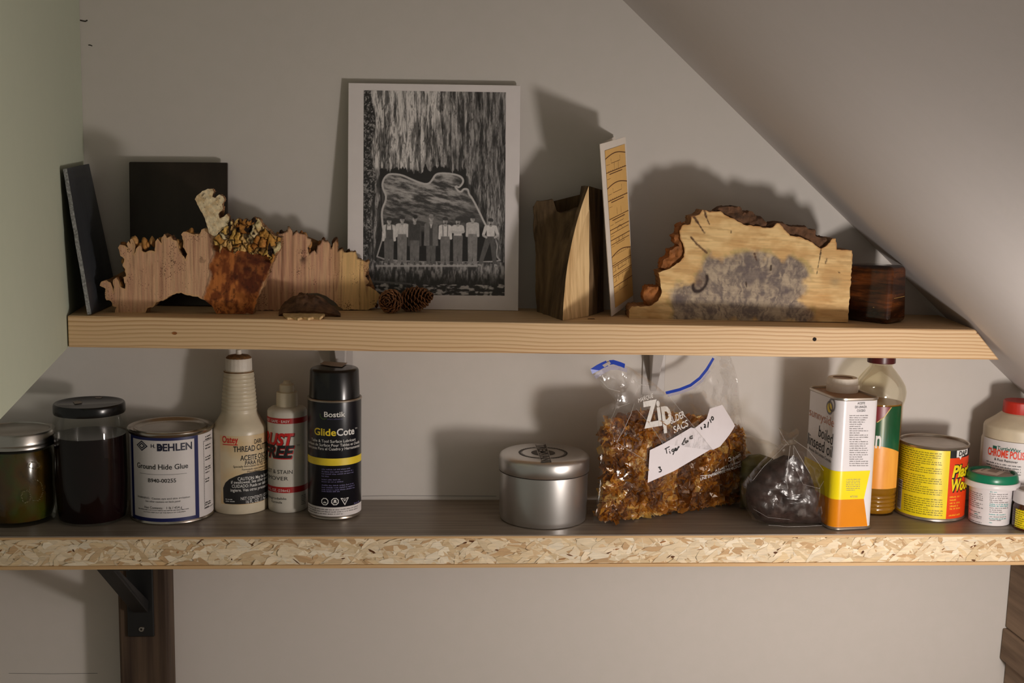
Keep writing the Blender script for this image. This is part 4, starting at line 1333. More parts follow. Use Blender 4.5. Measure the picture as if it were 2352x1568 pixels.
# top: fan strips back to the rear edge
for i in range(npz - 1):
    vs.append(vs[NZ * nn + i] * np.array([1, 0, 1]) + np.array([0.003, -0.014, 0]))
k0 = len(vs) - (npz - 1)
for i in range(npz - 2):
    fs.append((NZ * nn + i, NZ * nn + i + 1, k0 + i + 1, k0 + i)); ms.append(0)
fs.append(tuple(reversed(range(nn)))); ms.append(0)
b.add(vs, fs); b.m = ms
build('block', b, [W['weathered'], W['split']], t, smooth=30)

# folded card standing on edge --------------------------------------------------------
def card_pt(x, y, Y): return atY(x, y, Y)
ca, cb_ = -0.0706, -0.024
kA, kB, kD = card_pt(1405, 727, ca), card_pt(1455, 690, cb_), card_pt(1378, 331, -0.098)
kA[2] = max(kA[2], zu(kA[0]) + 0.0003)
t = thing('folded_card', 'folded white card with ochre bridge drawings standing by the wood block', 'card', (kA[0], kA[1], zu(kA[0])))
ksf = Plane(kA, kB - kA, kD - kA)
kC = hit_plane(1437, 314, ksf.p, ksf.n)
bkn = -ksf.n * 0.0006
b = MB(); b.hexa([kA, kB, kB + bkn, kA + bkn, kD, kC, kC + bkn, kD + bkn]); build('front_leaf', b, W['card'], t, smooth=0)
lA, lB, lC, lD = kA + bkn, card_pt(1440, 690, -0.004), card_pt(1413, 313, -0.004), kD + bkn
lA = lA + np.array([0.0002, 0.0008, 0]); lD = lD + np.array([0.0002, 0.0008, 0])
lb = np.array([-0.0006, 0.0003, 0])
b = MB(); b.hexa([lA + lb * 0 + (-0.0006, 0, 0), lB, lB + (0, 0.0006, 0), lA + (0, 0.0006, 0), lD + (-0.0006, 0, 0), lC, lC + (0, 0.0006, 0), lD + (0, 0.0006, 0)])
build('back_leaf', b, W['card'], t, smooth=0)
K = [(1388.5, 346), (1434.5, 330.5), (1454, 678), (1412.5, 707)]
b = MB(); pxpoly(b, ksf, K, 0.0002); build('drawing_sheet', b, W['amber_paper'], t, smooth=0)
def kq(u, v):                         # drawing coordinates 0..1 -> photo px
    a_ = np.array(K[0]) * (1 - u) + np.array(K[1]) * u; c_ = np.array(K[3]) * (1 - u) + np.array(K[2]) * u
    return tuple(a_ * (1 - v) + c_ * v)
b = MB()
def dl(pts, w=0.9): stroke(b, ksf, [kq(*p) for p in pts], w, 0.0004)
rows = [0.055, 0.145, 0.245, 0.325, 0.44, 0.51, 0.575, 0.68, 0.735, 0.80, 0.87]
for i, v in enumerate(rows):
    arch = (0, 2, 7)
    n = 10
    if i in arch: dl([(u / n, v + 0.0 - 0.022 * sin(pi * u / n)) for u in range(n + 1)], 2.0)
    else: dl([(0.0, v), (1.0, v - 0.002)], 1.5)
    if i % 2 == 0: dl([(0.28, v + 0.008), (0.28, v + 0.038), (0.72, v + 0.036), (0.72, v + 0.004)], 0.8)
    if i in (1, 3, 4): dl([(0.15, v + 0.014), (0.8, v + 0.013)], 1.8)
    if i in (1, 4): dl([(0.42, v - 0.055), (0.42, v - 0.01)], 0.7); dl([(0.62, v - 0.055), (0.62, v - 0.01)], 0.7)
    if i in (5,): dl([(0.4 + 0.12 * cos(a_ * pi / 8) + 0.1, v + 0.02 - 0.028 * sin(a_ * pi / 8)) for a_ in range(9)], 0.9); dl([(0.02, v + 0.025), (0.95, v + 0.02)], 1.0)
    if i in (6,): 
        dl([(0.02, v + 0.028), (0.95, v + 0.024)], 1.2)
        for u in (0.4, 0.44, 0.6, 0.64): dl([(u, v), (u, v + 0.026)], 0.8)
    if i in (8, 9): 
        dl([(0.03, v + 0.012), (0.98, v + 0.008)], 1.0)
        for u in (0.15, 0.3, 0.5, 0.85): dl([(u, v + 0.01), (u, v + 0.04)], 0.6)
    if i in (1, 3, 7):
        for u in np.linspace(0.1, 0.9, 9): dl([(u, v - 0.001), (u + 0.03, v - 0.008), (u + 0.06, v - 0.001)], 0.8)
    dl([(0.03, v + 0.042), (0.2, v + 0.041)], 0.5)
dl([kk for kk in ((0, 0), (1, 0), (1, 1), (0, 1), (0, 0))], 0.4)
build('bridge_drawing', b, W['brown_ink'], t, smooth=0)

# big spalted slab ---------------------------------------------------------------------
zL_ = zu(0.25) + 0.0003
pS = vplane((0.1269, -0.083, zL_), (0.3634, -0.096, zL_)); pxS = uvpx(pS)
outS = [(1445, 733), (1445, 712), (1452, 703), (1475, 704), (1495, 702), (1512, 690), (1520, 672), (1516, 640), (1512, 626), (1535, 618), (1563, 600), (1571, 590), (1572, 570), (1562, 545), (1561, 530), (1568, 517), (1585, 515), (1588, 497), (1607, 492), (1613, 482), (1622, 483), (1630, 487), (1640, 486), (1655, 485), (1668, 495), (1690, 505), (1712, 517), (1735, 519), (1757, 523), (1775, 522), (1785, 512), (1790, 513), (1805, 530), (1815, 541), (1840, 545), (1865, 556), (1880, 568), (1886, 571), (1900, 563), (1912, 548), (1920, 548), (1922, 573), (1940, 574), (1957, 575), (1958, 590), (1947, 748), (1450, 748)]
grey = [(1530, 745), (1545, 720), (1538, 690), (1525, 665), (1550, 650), (1590, 645), (1620, 590), (1632, 578), (1660, 590), (1690, 580), (1735, 572), (1770, 580), (1790, 590), (1812, 582), (1830, 592), (1850, 605), (1862, 630), (1858, 660), (1845, 690), (1870, 715), (1880, 745)]
def paintL(u, w):
    X, Y = pxS(u, w)
    PX = np.stack([X, Y], 1)
    tan = blend(lin((214, 172, 112)), lin((236, 202, 142)), sst(0.3, 0.7, fbm(X * 0.03, Y * 0.05, 2, 4)))
    saw = sst(0.62, 0.75, vn(X * 0.02, (Y - 0.12 * X) * 0.22, 6)) * 0.35
    c = blend(tan, lin((176, 130, 76)), saw)
    n = fbm(X * 0.045, Y * 0.045, 8, 5)
    d = pdist(PX, grey)
    f = sst(-8, 14, d + (n - 0.5) * 46)
    ray_ = fbm((X - 1700 + (n - 0.5) * 60) / (np.abs(Y - 860) + 60) * 34, Y * 0.035, 9, 5, 0.62)
    gy = blend(lin((116, 103, 96)), lin((182, 164, 140)), sst(0.34, 0.66, ray_ * 0.65 + fbm(X * 0.12, Y * 0.07, 31, 4) * 0.35))
    gy = blend(gy, lin((98, 86, 86)), sst(0.5, 0.75, fbm(X * 0.025, Y * 0.03, 14, 4)) * 0.7)
    c = blend(c, gy, f)
    c = blend(c, lin((196, 168, 92)), sst(-14, -2, d) * sst(8, -2, d) * sst(0.45, 0.65, n) * 0.6)
    # the dark knot
    kx, ky = (X - 1608), (Y - 648)
    rr = np.hypot(kx * cos(0.5) + ky * sin(0.5), (-kx * sin(0.5) + ky * cos(0.5)) * 0.62)
    kn = np.exp(-((rr - 14) / 3.0) ** 2) * sst(0.1, 0.4, (kx * 0.55 + ky * 0.8) / 25 + 0.5)
    c = blend(c, lin((40, 22, 18)), np.clip(kn * 1.5, 0, 1))
    c = blend(c, lin((112, 84, 62)), np.exp(-(rr / 9) ** 2) * 0.6)
    rr2 = np.hypot(X - 1567, Y - 672)
    c = blend(c, lin((112, 94, 84)), np.exp(-((rr2 - 11) / 2.5) ** 2) * 0.6 + np.exp(-(rr2 / 4) ** 2) * 0.7)
    # ingrown bark streaks, holes and the crack
    def seg(x0, y0, x1, y1, r, v=(74, 40, 20), k_=0.95):
        nonlocal c
        t_ = np.clip(((X - x0) * (x1 - x0) + (Y - y0) * (y1 - y0)) / ((x1 - x0) ** 2 + (y1 - y0) ** 2), 0, 1)
        dd = np.hypot(X - x0 - t_ * (x1 - x0), Y - y0 - t_ * (y1 - y0)) + (vn(X * 0.3, Y * 0.3, 5) - 0.5) * 1.6
        c = blend(c, lin(v), sst(r + 0.8, r - 0.8, dd) * k_)
    seg(1592, 495, 1602, 510, 3); seg(1602, 510, 1618, 535, 1.6); seg(1618, 482, 1622, 498, 2.6); seg(1622, 498, 1629, 515, 1.0)
    seg(1587, 544, 1600, 560, 2.0); seg(1600, 560, 1623, 580, 2.4, (104, 72, 44))
    seg(1733, 582, 1738, 598, 1.8); seg(1771, 611, 1770, 619, 2.6, (64, 48, 34)); seg(1713, 648, 1715, 659, 1.8, (70, 54, 44)); seg(1679, 531, 1679, 534, 1.2)
    seg(1886, 571, 1884, 585, 1.0, (60, 36, 20)); seg(1884, 585, 1876, 630, 0.8, (60, 36, 20)); seg(1900, 593, 1896, 604, 1.0, (84, 54, 30)); seg(1926, 624, 1928, 626, 1.4, (84, 54, 30))
    c = blend(c, lin((150, 136, 100)), np.exp(-(((X - 1918) / 12) ** 2 + ((Y - 646) / 9) ** 2)) * 0.6)
    c = blend(c, lin((206, 150, 84)), np.exp(-(((X - 1880) / 30) ** 2 + ((Y - 690) / 30) ** 2)) * 0.5)
    ed = pdist(PX, outS)
    c = blend(c, lin((180, 116, 56)), sst(3.5, 0.5, ed) * (Y < 600) * 0.6)
    return c
t = thing('spalted_slab', 'large half round spalted slab with grey stained heart and bark on top', 'wood slab', (0.25, -0.075, zL_))
slab('sawn_face', t, pS, outS, 0.040, 0.0011, paintL, [W['spalt'], W['burl_back']], 0.0005, floor=0.0, seed=9)
def bark_piece(name, pts, o0, depth, mat, seed, amp=0.0035):
    uv = [pS.uv(*p) for p in pts]
    V, Fc = cut2d([tuple(p) for p in uv], 0.0022)
    bm = bmesh.new()
    A = [bm.verts.new(pS.pt(u, w, -o0)) for u, w in V]
    for f in Fc:
        try: bm.faces.new([A[i] for i in f])
        except ValueError: pass
    nl = 7
    for L_ in range(nl):
        be = [e for e in bm.edges if len(e.link_faces) == 1]
        if L_ == 0: cur = be
        r = bmesh.ops.extrude_edge_only(bm, edges=cur)
        cur = [g_ for g_ in r['geom'] if isinstance(g_, bmesh.types.BMEdge) and len(g_.link_faces) == 1]
        for v in [g_ for g_ in r['geom'] if isinstance(g_, bmesh.types.BMVert)]: v.co -= Vector(pS.n * depth / nl)
    bmesh.ops.edgeloop_fill(bm, edges=cur)
    bmesh.ops.recalc_face_normals(bm, faces=bm.faces[:])
    bm.normal_update()
    for v in bm.verts:
        n_ = (fbm(v.co.x * 260 + v.co.y * 190, v.co.z * 260, seed, 3) - 0.45) * amp * 2
        v.co += v.normal * n_
        if v.co.z < zL_ + 0.0003: v.co.z = zL_ + 0.0003
    bm.verts.index_update()
    mb = MB(); mb.add([v.co[:] for v in bm.verts], [[v.index for v in f.verts] for f in bm.faces]); bm.free()
    return build(name, mb, mat, t, smooth=50)
bark_piece('bark', [(1642, 489), (1655, 479), (1665, 476), (1682, 475), (1704, 477), (1711, 488), (1722, 486), (1732, 488), (1743, 500), (1752, 500), (1760, 512), (1758, 527), (1735, 523), (1712, 521), (1690, 509), (1668, 499), (1655, 489)], 0.004, 0.034, W['bark'], 2)
bark_piece('bark', [(1762, 521), (1778, 515), (1790, 512), (1812, 521), (1838, 523), (1850, 522), (1860, 530), (1872, 530), (1878, 544), (1890, 546), (1906, 553), (1900, 566), (1886, 574), (1865, 560), (1840, 549), (1815, 545), (1805, 534), (1790, 517), (1775, 526)], 0.005, 0.030, W['bark'], 5)
bark_piece('bark', [(1572, 512), (1560, 520), (1558, 532), (1549, 545), (1550, 556), (1560, 560), (1562, 566), (1540, 575), (1538, 590), (1528, 596), (1522, 606), (1520, 616), (1540, 618), (1566, 602), (1575, 590), (1576, 570), (1566, 545)], 0.004, 0.028, W['bark_red'], 7)
bark_piece('bark', [(1519, 660), (1505, 660), (1490, 659), (1484, 666), (1480, 680), (1486, 697), (1495, 704), (1514, 692), (1522, 674)], 0.006, 0.026, W['bark_red'], 9)

# polished petrified wood ----------------------------------------------------------------
zq = zu(0.41) + 0.0004
t = thing('petrified_block', 'polished dark brown petrified wood block under the slope of the ceiling', 'stone', (0.40, -0.07, zq))
def pp(x, y, Y, z=None):
    p = atY(x, y, Y)
    if z is not None: p[2] = z
    return p
Lb, Fb, Rb, Bb = pp(1925, 735, -0.062, zq), pp(2040, 744, -0.1065, zq), pp(2082, 735, -0.078, zq), pp(1990, 720, -0.03, zq)
Lt, Ft, Rt, Bt = pp(1925, 604, -0.058), pp(2050, 611, -0.100), pp(2084, 611, -0.070), pp(1990, 600, -0.03)
zt_ = Ft[2]
for q_ in (Lt, Rt, Bt): q_[2] = zt_ - 0.001
b = MB(); b.hexa([Lb, Fb, Rb, Bb, Lt, Ft, Rt, Bt])
ob = build('stone', b, W['petrified'], t, smooth=0)
m_ = ob.modifiers.new('bevel', 'BEVEL'); m_.width = 0.006; m_.segments = 5; m_.limit_method = 'NONE'; m_.harden_normals = True
ob.data.shade_smooth()
b = MB()
sfL = Plane((Lb + Lt + Fb + Ft) / 4, Fb - Lb, Lt - Lb)
stroke(b, sfL, [(2006, 705), (2009, 712), (2011, 718), (2014, 728)], 3.0, 0.0002)
sfR = Plane((Rb + Rt + Fb + Ft) / 4, Rb - Fb, Rt - Rb)
stroke(b, sfR, [(2053, 685), (2064, 683), (2077, 680)], 1.0, 0.0003)
build('pale_vein', b, W['petrified_crack'], t, smooth=0)

# crumb of bark on the shelf edge
p = atZ(1357, 733, zu(0.09))
b = MB(); b.hexa([(p[0] - 0.004, p[1] - 0.0006, p[2]), (p[0] + 0.003, p[1] - 0.001, p[2]), (p[0] + 0.005, p[1] + 0.0012, p[2]), (p[0] - 0.003, p[1] + 0.0014, p[2]),
                  (p[0] - 0.003, p[1], p[2] + 0.0008), (p[0] + 0.002, p[1], p[2] + 0.001), (p[0] + 0.004, p[1] + 0.0008, p[2] + 0.0008), (p[0] - 0.002, p[1] + 0.001, p[2] + 0.0007)])
tag(build('wood_crumb', b, W['bark'], loc=p, smooth=0), 'tiny dark crumb of wood lying on the pine shelf by the card', 'wood scrap')
# ------------------------------------------------------------------ things on the lower shelf
_mm = mmpp
def mmpp(x, Y, z=1.13): return _mm(x, Y, z)

def round_thing(name, label, cat, xc, yf, hw, group=None):
    cx, cy, r = stand(xc, yf, hw)
    return thing(name, label, cat, (cx, cy, ZL), group), cx, cy, r

def P_(cx, cy, rows, floor=None, bottom=True):
    """lathe profile from photo silhouette rows (bottom to top); first row sits on the shelf"""
    pr = prof(cx, cy, rows)
    if floor is not None:
        pr[0] = (pr[0][0], floor)
    return pr

# mason jar, half out of the frame at left
t, cx, cy, r = round_thing('mason_jar', 'squat glass jar of greenish liquid with silver lid, at the left edge', 'jar', 45, 1211, 78)
zt = axz(cx, cy, 1016)
R = 84 * mmpp(0, cy)
b = MB(); b.lathe(cx, cy, [(0, ZL + 0.0002), (r, ZL + 0.0002), (r + 0.002, ZL + 0.004), (R, ZL + 0.014), (R, zt - 0.016), (R - 0.002, zt - 0.006), (R - 0.005, zt), (R - 0.006, zt + 0.002)])
build('glass_body', b, W['glass'], t, smooth=50)
b = MB(); b.lathe(cx, cy, [(0, ZL + 0.004), (r - 0.003, ZL + 0.004), (R - 0.003, ZL + 0.016), (R - 0.003, zt - 0.016), (R - 0.006, zt - 0.005), (0, zt - 0.005)])
build('liquid', b, W['olive'], t, smooth=50)
zl1 = axz(cx, cy, 984)
b = MB(); b.lathe(cx, cy, [(R - 0.001, zt - 0.001), (R + 0.0006, zt - 0.0005), (R + 0.0006, zt + 0.002), (R - 0.0002, zt + 0.003), (R + 0.0004, zt + 0.005), (R - 0.0004, zt + 0.0066), (R, zl1 - 0.002), (R - 0.0014, zl1), (R - 0.0055, zl1 + 0.0002), (R - 0.006, zl1 - 0.001)], 120)
build('lid_band', b, W['steel'], t, smooth=50)
b = MB(); b.lathe(cx, cy, [(R - 0.0058, zl1 - 0.0012), (R - 0.008, zl1 - 0.0004), (0, zl1 - 0.0004)]); build('lid_disc', b, W['tinplate'], t, smooth=30)
sf = Cyl(cx, cy, R)
b = MB()
rs = random.Random(2)
import math
for cxx, cyy, rx, ry in ((78, 1068, 12, 8), (83, 1126, 14, 24), (60, 1140, 10, 14)):
    for i in range(34):
        a = 2 * pi * i / 34
        u, w = sf.uv(cxx + rx * cos(a) + rs.uniform(-1.5, 1.5), cyy + ry * sin(a) + rs.uniform(-1.5, 1.5))
        q = sf.pt(u, w, 0.0002)
        b.lathe(q[0], q[1], [(0, q[2] - 0.0007), (0.0006, q[2]), (0, q[2] + 0.0007)], 6)
build('embossing', b, W['emboss'], t, smooth=80)['kind'] = 'stuff'

# tall jar with a black lid
t, cx, cy, r = round_thing('lidded_jar', 'tall glass jar of dark liquid with a black screw lid', 'jar', 214, 1209, 70)
pr = P_(cx, cy, [(1190, 70), (1183, 76), (1165, 80), (1100, 83.5), (1000, 83), (972, 81), (958, 79), (950, 76), (944, 75)], ZL + 0.0002)
b = MB(); b.lathe(cx, cy, [(0, ZL + 0.0002)] + pr); build('glass_body', b, W['glass'], t, smooth=60)
zl_ = axz(cx, cy, 995)
pi_ = [(q_[0] - 0.0022, q_[1] + (0.003 if i_ == 0 else 0)) for i_, q_ in enumerate(pr) if q_[1] < zl_]
b = MB(); b.lathe(cx, cy, [(0, ZL + 0.0035)] + pi_ + [(pi_[-1][0], zl_), (0, zl_)]); build('liquid', b, W['wine'], t, smooth=60)
lp = P_(cx, cy, [(946, 78), (943, 79), (929, 79), (925, 78), (923, 76)])
zt = lp[-1][1]
b = MB(); b.lathe(cx, cy, [(lp[0][0] - 0.002, lp[0][1])] + lp + [(lp[-1][0] - 0.002, zt), (lp[-1][0] - 0.0035, zt - 0.001), (0, zt - 0.001)], 96); build('screw_lid', b, W['lid_black'], t, smooth=40)
tp = Plane((cx, cy, zt - 0.0008), (1, 0, 0), (0, 1, 0))
b = MB()
pxpoly(b, tp, [(167, 922), (178, 920), (189, 922), (188, 926), (172, 928)], 0.0002); build('sticker_residue', b, W['sticker_rest'], t, smooth=0); b = MB(); pxpoly(b, tp, [(217, 913), (228, 909), (237, 911), (231, 915), (222, 915)], 0.0002)
build('sticker_residue', b, W['sticker_rest'], t, smooth=0)

# can of hide glue
t, cx, cy, r = round_thing('glue_can', 'white and blue glue can with a pry-off tin lid', 'can', 397, 1205, 92)
zr = axz(cx, cy, 975)
b = MB(); b.lathe(cx, cy, [(0, ZL + 0.0002), (r - 0.001, ZL + 0.0002), (r + 0.0006, ZL + 0.0012), (r + 0.0002, ZL + 0.003), (r - 0.0006, ZL + 0.004), (r - 0.0006, zr - 0.006), (r + 0.0004, zr - 0.0045), (r + 0.0014, zr - 0.003), (r + 0.0014, zr - 0.001), (r + 0.0004, zr), (r - 0.001, zr - 0.0006),
                  (r - 0.0025, zr - 0.003), (r - 0.005, zr - 0.003), (r - 0.0062, zr - 0.0012)], 96)
build('can_body', b, W['tinplate'], t, smooth=40)
b = MB(); b.lathe(cx, cy, [(r - 0.0056, zr - 0.0026), (r - 0.0062, zr - 0.0008), (r - 0.0075, zr - 0.0006), (r - 0.009, zr - 0.0026), (r - 0.012, zr - 0.0034), (0, zr - 0.0030)], 96); build('pry_lid', b, W['tinplate'], t, smooth=50)
sf = Cyl(cx, cy, r - 0.0004)
wb, wt = sf.uv(395, 1199)[1], sf.uv(395, 1003)[1]
b = MB(); patch(b, sf, sf.uv(301, 1100)[0] - 0.004, sf.uv(488, 1100)[0] + 0.02, wb - 0.0005, wt + 0.0005, 0.0002); build('label', b, W['label_white'], t, smooth=60)
uL0, uL1 = sf.uv(303.5, 1100)[0], sf.uv(456, 1100)[0]
b = MB()
ui0, ui1 = sf.uv(308.5, 1100)[0], sf.uv(447.5, 1100)[0]
wi0, wi1 = sf.uv(390, 1190)[1], sf.uv(390, 1012)[1]
for a_ in ((uL0, uL1, wb, wi0), (uL0, uL1, wi1, wt), (uL0, ui0, wi0, wi1), (ui1, uL1, wi0, wi1)): patch(b, sf, *a_, 0.0003)
build('blue_border', b, W['label_blue'], t, smooth=60)
b = MB()
text(b, sf, 'H.', (347, 1028), (357, 1028), 8, 0.02, o=0.0004)
text(b, sf, 'BEHLEN', (361, 1034.5), (441, 1034.5), 16, 0.026, o=0.0004)
ring(b, sf, sf.uv(367, 1027), 0.0016, 0.0030, 0.0004, 16)
c_ = sf.uv(326, 1023)
for k0, k1 in ((0.0058, 0.0078), (0.0026, 0.0046)):
    q = [(c_[0] + k1 * cos(a), c_[1] + k1 * 0.74 * sin(a)) for a in (0, pi / 2, pi, 3 * pi / 2)]
    ring(b, sf, c_, k0, k1, 0.0004, 4, ry=0.74)
build('brand_lettering', b, W['navy_ink'], t, smooth=0)
b = MB()
text(b, sf, 'Ground Hide Glue', (316, 1078), (432, 1078), 11.5, 0.012, o=0.0004)
text(b, sf, 'B940-00255', (341, 1108), (404.5, 1108), 8.5, 0.012, o=0.0004)
text(b, sf, 'WARNING:  Causes eye and skin irritation', (317, 1147), (436, 1147), 4.2, 0.0, o=0.0004)
text(b, sf, 'See other cautions on back panel', (335, 1154), (414, 1154), 4.0, 0.0, o=0.0004)
text(b, sf, 'Net Contents:   1 lb / 454 g', (333, 1169), (418, 1169), 5.4, 0.0, o=0.0004)
text(b, sf, 'CAUTION: KEEP OUT OF THE REACH OF CHILDREN', (330, 1178.5), (426, 1178.5), 2.6, 0.0, o=0.0004)
w_ = sf.uv(380, 1090)[1]; patch(b, sf, sf.uv(322, 1090)[0], sf.uv(429, 1090)[0], w_, w_ + 0.0003, 0.0004)
lines(b, sf, 319, 442, [1173], 2.4, 0.0004)
rs = random.Random(4)
lines(b, sf, 471, 484, [1002, 1008, 1022, 1029, 1049, 1055, 1072, 1077, 1084, 1099, 1105, 1153, 1158, 1164], 4.0, 0.0004, rnd=rs)
u_, wa, wz = sf.uv(468, 1100)[0], sf.uv(468, 1169)[1], sf.uv(468, 1014)[1]
for i in range(40):
    w_ = wa + (wz - wa) * i / 40; patch(b, sf, u_, u_ + 0.0007, w_, w_ + 0.0012, 0.0004)
for i in range(12):
    for w_ in (wa, wz): patch(b, sf, u_ + 0.0018 * i, u_ + 0.0018 * i + 0.0011, w_, w_ + 0.0007, 0.0004)
build('lettering', b, W['ink'], t, smooth=0)

# cream bottle of thread cutting oil
t, cx, cy, r = round_thing('oil_bottle', 'cream plastic bottle with ribbed neck and nozzle, thread cutting oil label', 'bottle', 553, 1181, 57)
rows = [(1168, 57), (1164, 60.5), (1155, 61.5), (1005, 61.5), (998, 62), (984, 62), (976, 60.5), (962, 50), (950, 43), (944, 40.5)]
pr = P_(cx, cy, rows, ZL + 0.0002)
nk = []
for i in range(10):
    y0 = 941 - i * 8.6
    h = 40 - 6.2 * i / 9
    nk += [(y0, h), (y0 - 3, h + 0.9), (y0 - 5.6, h + 0.5), (y0 - 7.4, h - 1.0)]
pr += P_(cx, cy, nk + [(853, 33.2), (850, 32.5), (849, 29)])
b = MB(); b.lathe(cx, cy, [(0, ZL + 0.0002)] + pr, 80); build('bottle_body', b, W['plastic_white'], t, smooth=50)
cp_ = P_(cx, cy, [(850, 29.5), (846, 30.2), (824, 29.6), (821, 28.4)])
b = MB(); b.lathe(cx, cy, [(0, cp_[0][1])] + cp_ + [(0, cp_[-1][1])], 80, rfun=lambda a, z: 1 + (0.012 if int(a / (2 * pi) * 40) % 2 else 0)); build('nozzle_cap', b, W['cap_white'], t, smooth=30)
b = MB(); g0 = P_(cx, cy, [(853, 33.8), (851.5, 34.2), (849.5, 31)]); b.lathe(cx, cy, g0, 60)
build('grime_ring', b, W['grime'], t, smooth=60)
g1 = P_(cx, cy, [(821.5, 29.0), (819, 27.6), (815.5, 23.6), (813.5, 12), (812.8, 5)]); b = MB(); b.lathe(cx, cy, g1 + [(0, g1[-1][1])], 60)
build('stained_cap_top', b, W['grime'], t, smooth=60)
nz = P_(cx, cy, [(815, 6.6), (803, 5.6)])
b = MB(); b.lathe(cx, cy, [(0, nz[0][1])] + nz + [(0, nz[1][1])], 24); build('nozzle', b, W['cap_white'], t, smooth=40)
sf = Cyl(cx, cy, pr[2][0])
u0_, u1_ = sf.uv(507, 1080)[0], sf.uv(613.5, 1080)[0] + 0.014
wt, wb = sf.uv(560, 1001)[1], sf.uv(560, 1158)[1]
b = MB(); patch(b, sf, u0_, u1_, wb, wt, 0.0002); build('label', b, W['label_beige'], t, smooth=60)
pb = [(514, 1153), (513, 1120), (518, 1108), (527, 1100), (542, 1093), (560, 1087), (590, 1081), (613, 1077)]
uvb = [sf.uv(*q_) for q_ in pb]
wlo = sf.uv(560, 1157)[1]
uvb = [(u, max(w, wlo)) for u, w in uvb] + [(u1_, uvb[-1][1] + 0.002), (u1_, wlo), (uvb[0][0] + 0.002, wlo)]
b = MB(); polypatch(b, sf, uvb, 0.0003, step=0.003); build('black_field', b, W['ink'], t, smooth=0)
b = MB()
text(b, sf, 'Oatey', (511, 1017), (547, 1017), 15, 0.02, o=0.0004)
w_ = sf.uv(530, 1021.5)[1]; patch(b, sf, sf.uv(512, 1020)[0], sf.uv(546, 1020)[0], w_ - 0.0004, w_ + 0.0006, 0.0004)
build('red_lettering', b, W['red_ink'], t, smooth=0)
b = MB()
text(b, sf, 'DARK', (584, 1017), (601, 1017), 10, 0.015, o=0.0004)
text(b, sf, 'THREAD CUTTING OIL', (536, 1036), (607, 1036), 12.5, 0.016, o=0.0004, frac=0.60)
text(b, sf, 'ACEITE OSCURO', (552, 1055), (608, 1055), 11.5, 0.016, o=0.0004, frac=0.74)
text(b, sf, 'PARA FILETEAR', (563, 1064.5), (608, 1064.5), 8.5, 0.015, o=0.0004, frac=0.78)
text(b, sf, 'Specially formulated for high speed threading', (536, 1072), (606, 1072), 4.6, 0, o=0.0004, frac=0.66)
text(b, sf, 'Formulado especialmente para roscado', (556, 1077.5), (607, 1077.5), 4.4, 0, o=0.0004, frac=0.66)
text(b, sf, 'Manufactured in USA', (568, 1082), (606, 1082), 4.0, 0, o=0.0004, frac=0.7)
build('lettering', b, W['ink'], t, smooth=0)
b = MB()
text(b, sf, 'CAUTION: May be harmful', (546, 1100.5), (609, 1100.5), 7.2, 0.006, o=0.0005, frac=0.82)
text(b, sf, 'if swallowed. See other cautions', (531, 1109), (609, 1109), 6.8, 0.006, o=0.0005, frac=0.82)
text(b, sf, 'CUIDADO: Puede ser da\u00f1ino si se', (533, 1118), (609, 1118), 7.0, 0.006, o=0.0005, frac=0.80)
text(b, sf, 'ingiere. Vea otras precauciones', (530, 1127), (610, 1127), 6.8, 0.006, o=0.0005, frac=0.86)
text(b, sf, 'NET CONTENTS / CONTENIDO', (553, 1145), (609, 1145), 6.6, 0.004, o=0.0005, frac=0.66)
text(b, sf, '16 FL. OZ. (1 Pint)', (565, 1152.5), (607, 1152.5), 7.0, 0.004, o=0.0005, frac=0.88)
lines(b, sf, 519, 543, [1147.5, 1152], 2.8, 0.0005)
build('white_lettering', b, W['white_ink'], t, smooth=0)

# rust remover bottle
t, cx, cy, r = round_thing('remover_bottle', 'slim white and red rust stain remover bottle with small white cap', 'bottle', 661.5, 1178, 42)
pr = P_(cx, cy, [(1167, 42), (1163, 44.2), (1155, 44.8), (950, 45.2), (942, 45), (938, 43.5), (933, 36), (931, 26)], ZL + 0.0002)
b = MB(); b.lathe(cx, cy, [(0, ZL + 0.0002)] + pr + [(0, pr[-1][1])], 72); build('bottle_body', b, W['plastic_grey'], t, smooth=50)
cp_ = P_(cx, cy, [(933, 25), (901, 24.4), (899, 23.4)]); c2 = P_(cx, cy, [(899, 17.4), (883, 16.8), (881.5, 15)]); c3 = P_(cx, cy, [(881.5, 11), (874, 7.5)])
b = MB(); b.lathe(cx, cy, cp_ + [(0, cp_[-1][1])], 60); build('cap', b, W['plastic_white'], t, smooth=40)
b = MB(); b.lathe(cx, cy, c2 + c3 + [(0, c3[-1][1])], 60); build('cap_tip', b, W['plastic_white'], t, smooth=40)
sf = Cyl(cx, cy, pr[3][0])
ua, ub = sf.uv(612, 1050)[0] - 0.01, sf.uv(708, 1050)[0] + 0.008
for y0, y1 in ((961, 973.5), (1118.5, 1132)):
    b = MB(); patch(b, sf, ua, ub, sf.uv(655, y1)[1], sf.uv(655, y0)[1], 0.00015)
    build('red_band', b, W['red_band'], t, smooth=60)
b = MB(); text(b, sf, 'RUST', (609, 1022.5), (677, 1022.5), 26, 0.045, 0.25, o=0.00035)
build('red_lettering', b, W['red_ink'], t, smooth=0)
b = MB(); text(b, sf, 'RUST', (610.5, 1024), (678, 1024), 26, 0.055, 0.25, o=0.0002)
text(b, sf, 'FREE', (611, 1050.5), (676, 1050.5), 26, 0.045, 0.25, o=0.00045); text(b, sf, 'TM', (681, 1024), (688, 1024), 3.6, 0.0)
text(b, sf, 'RUST & STAIN', (607, 1087.5), (672, 1087.5), 8.6, 0.0); text(b, sf, 'REMOVER', (611, 1102), (662, 1102), 8.2, 0.0)
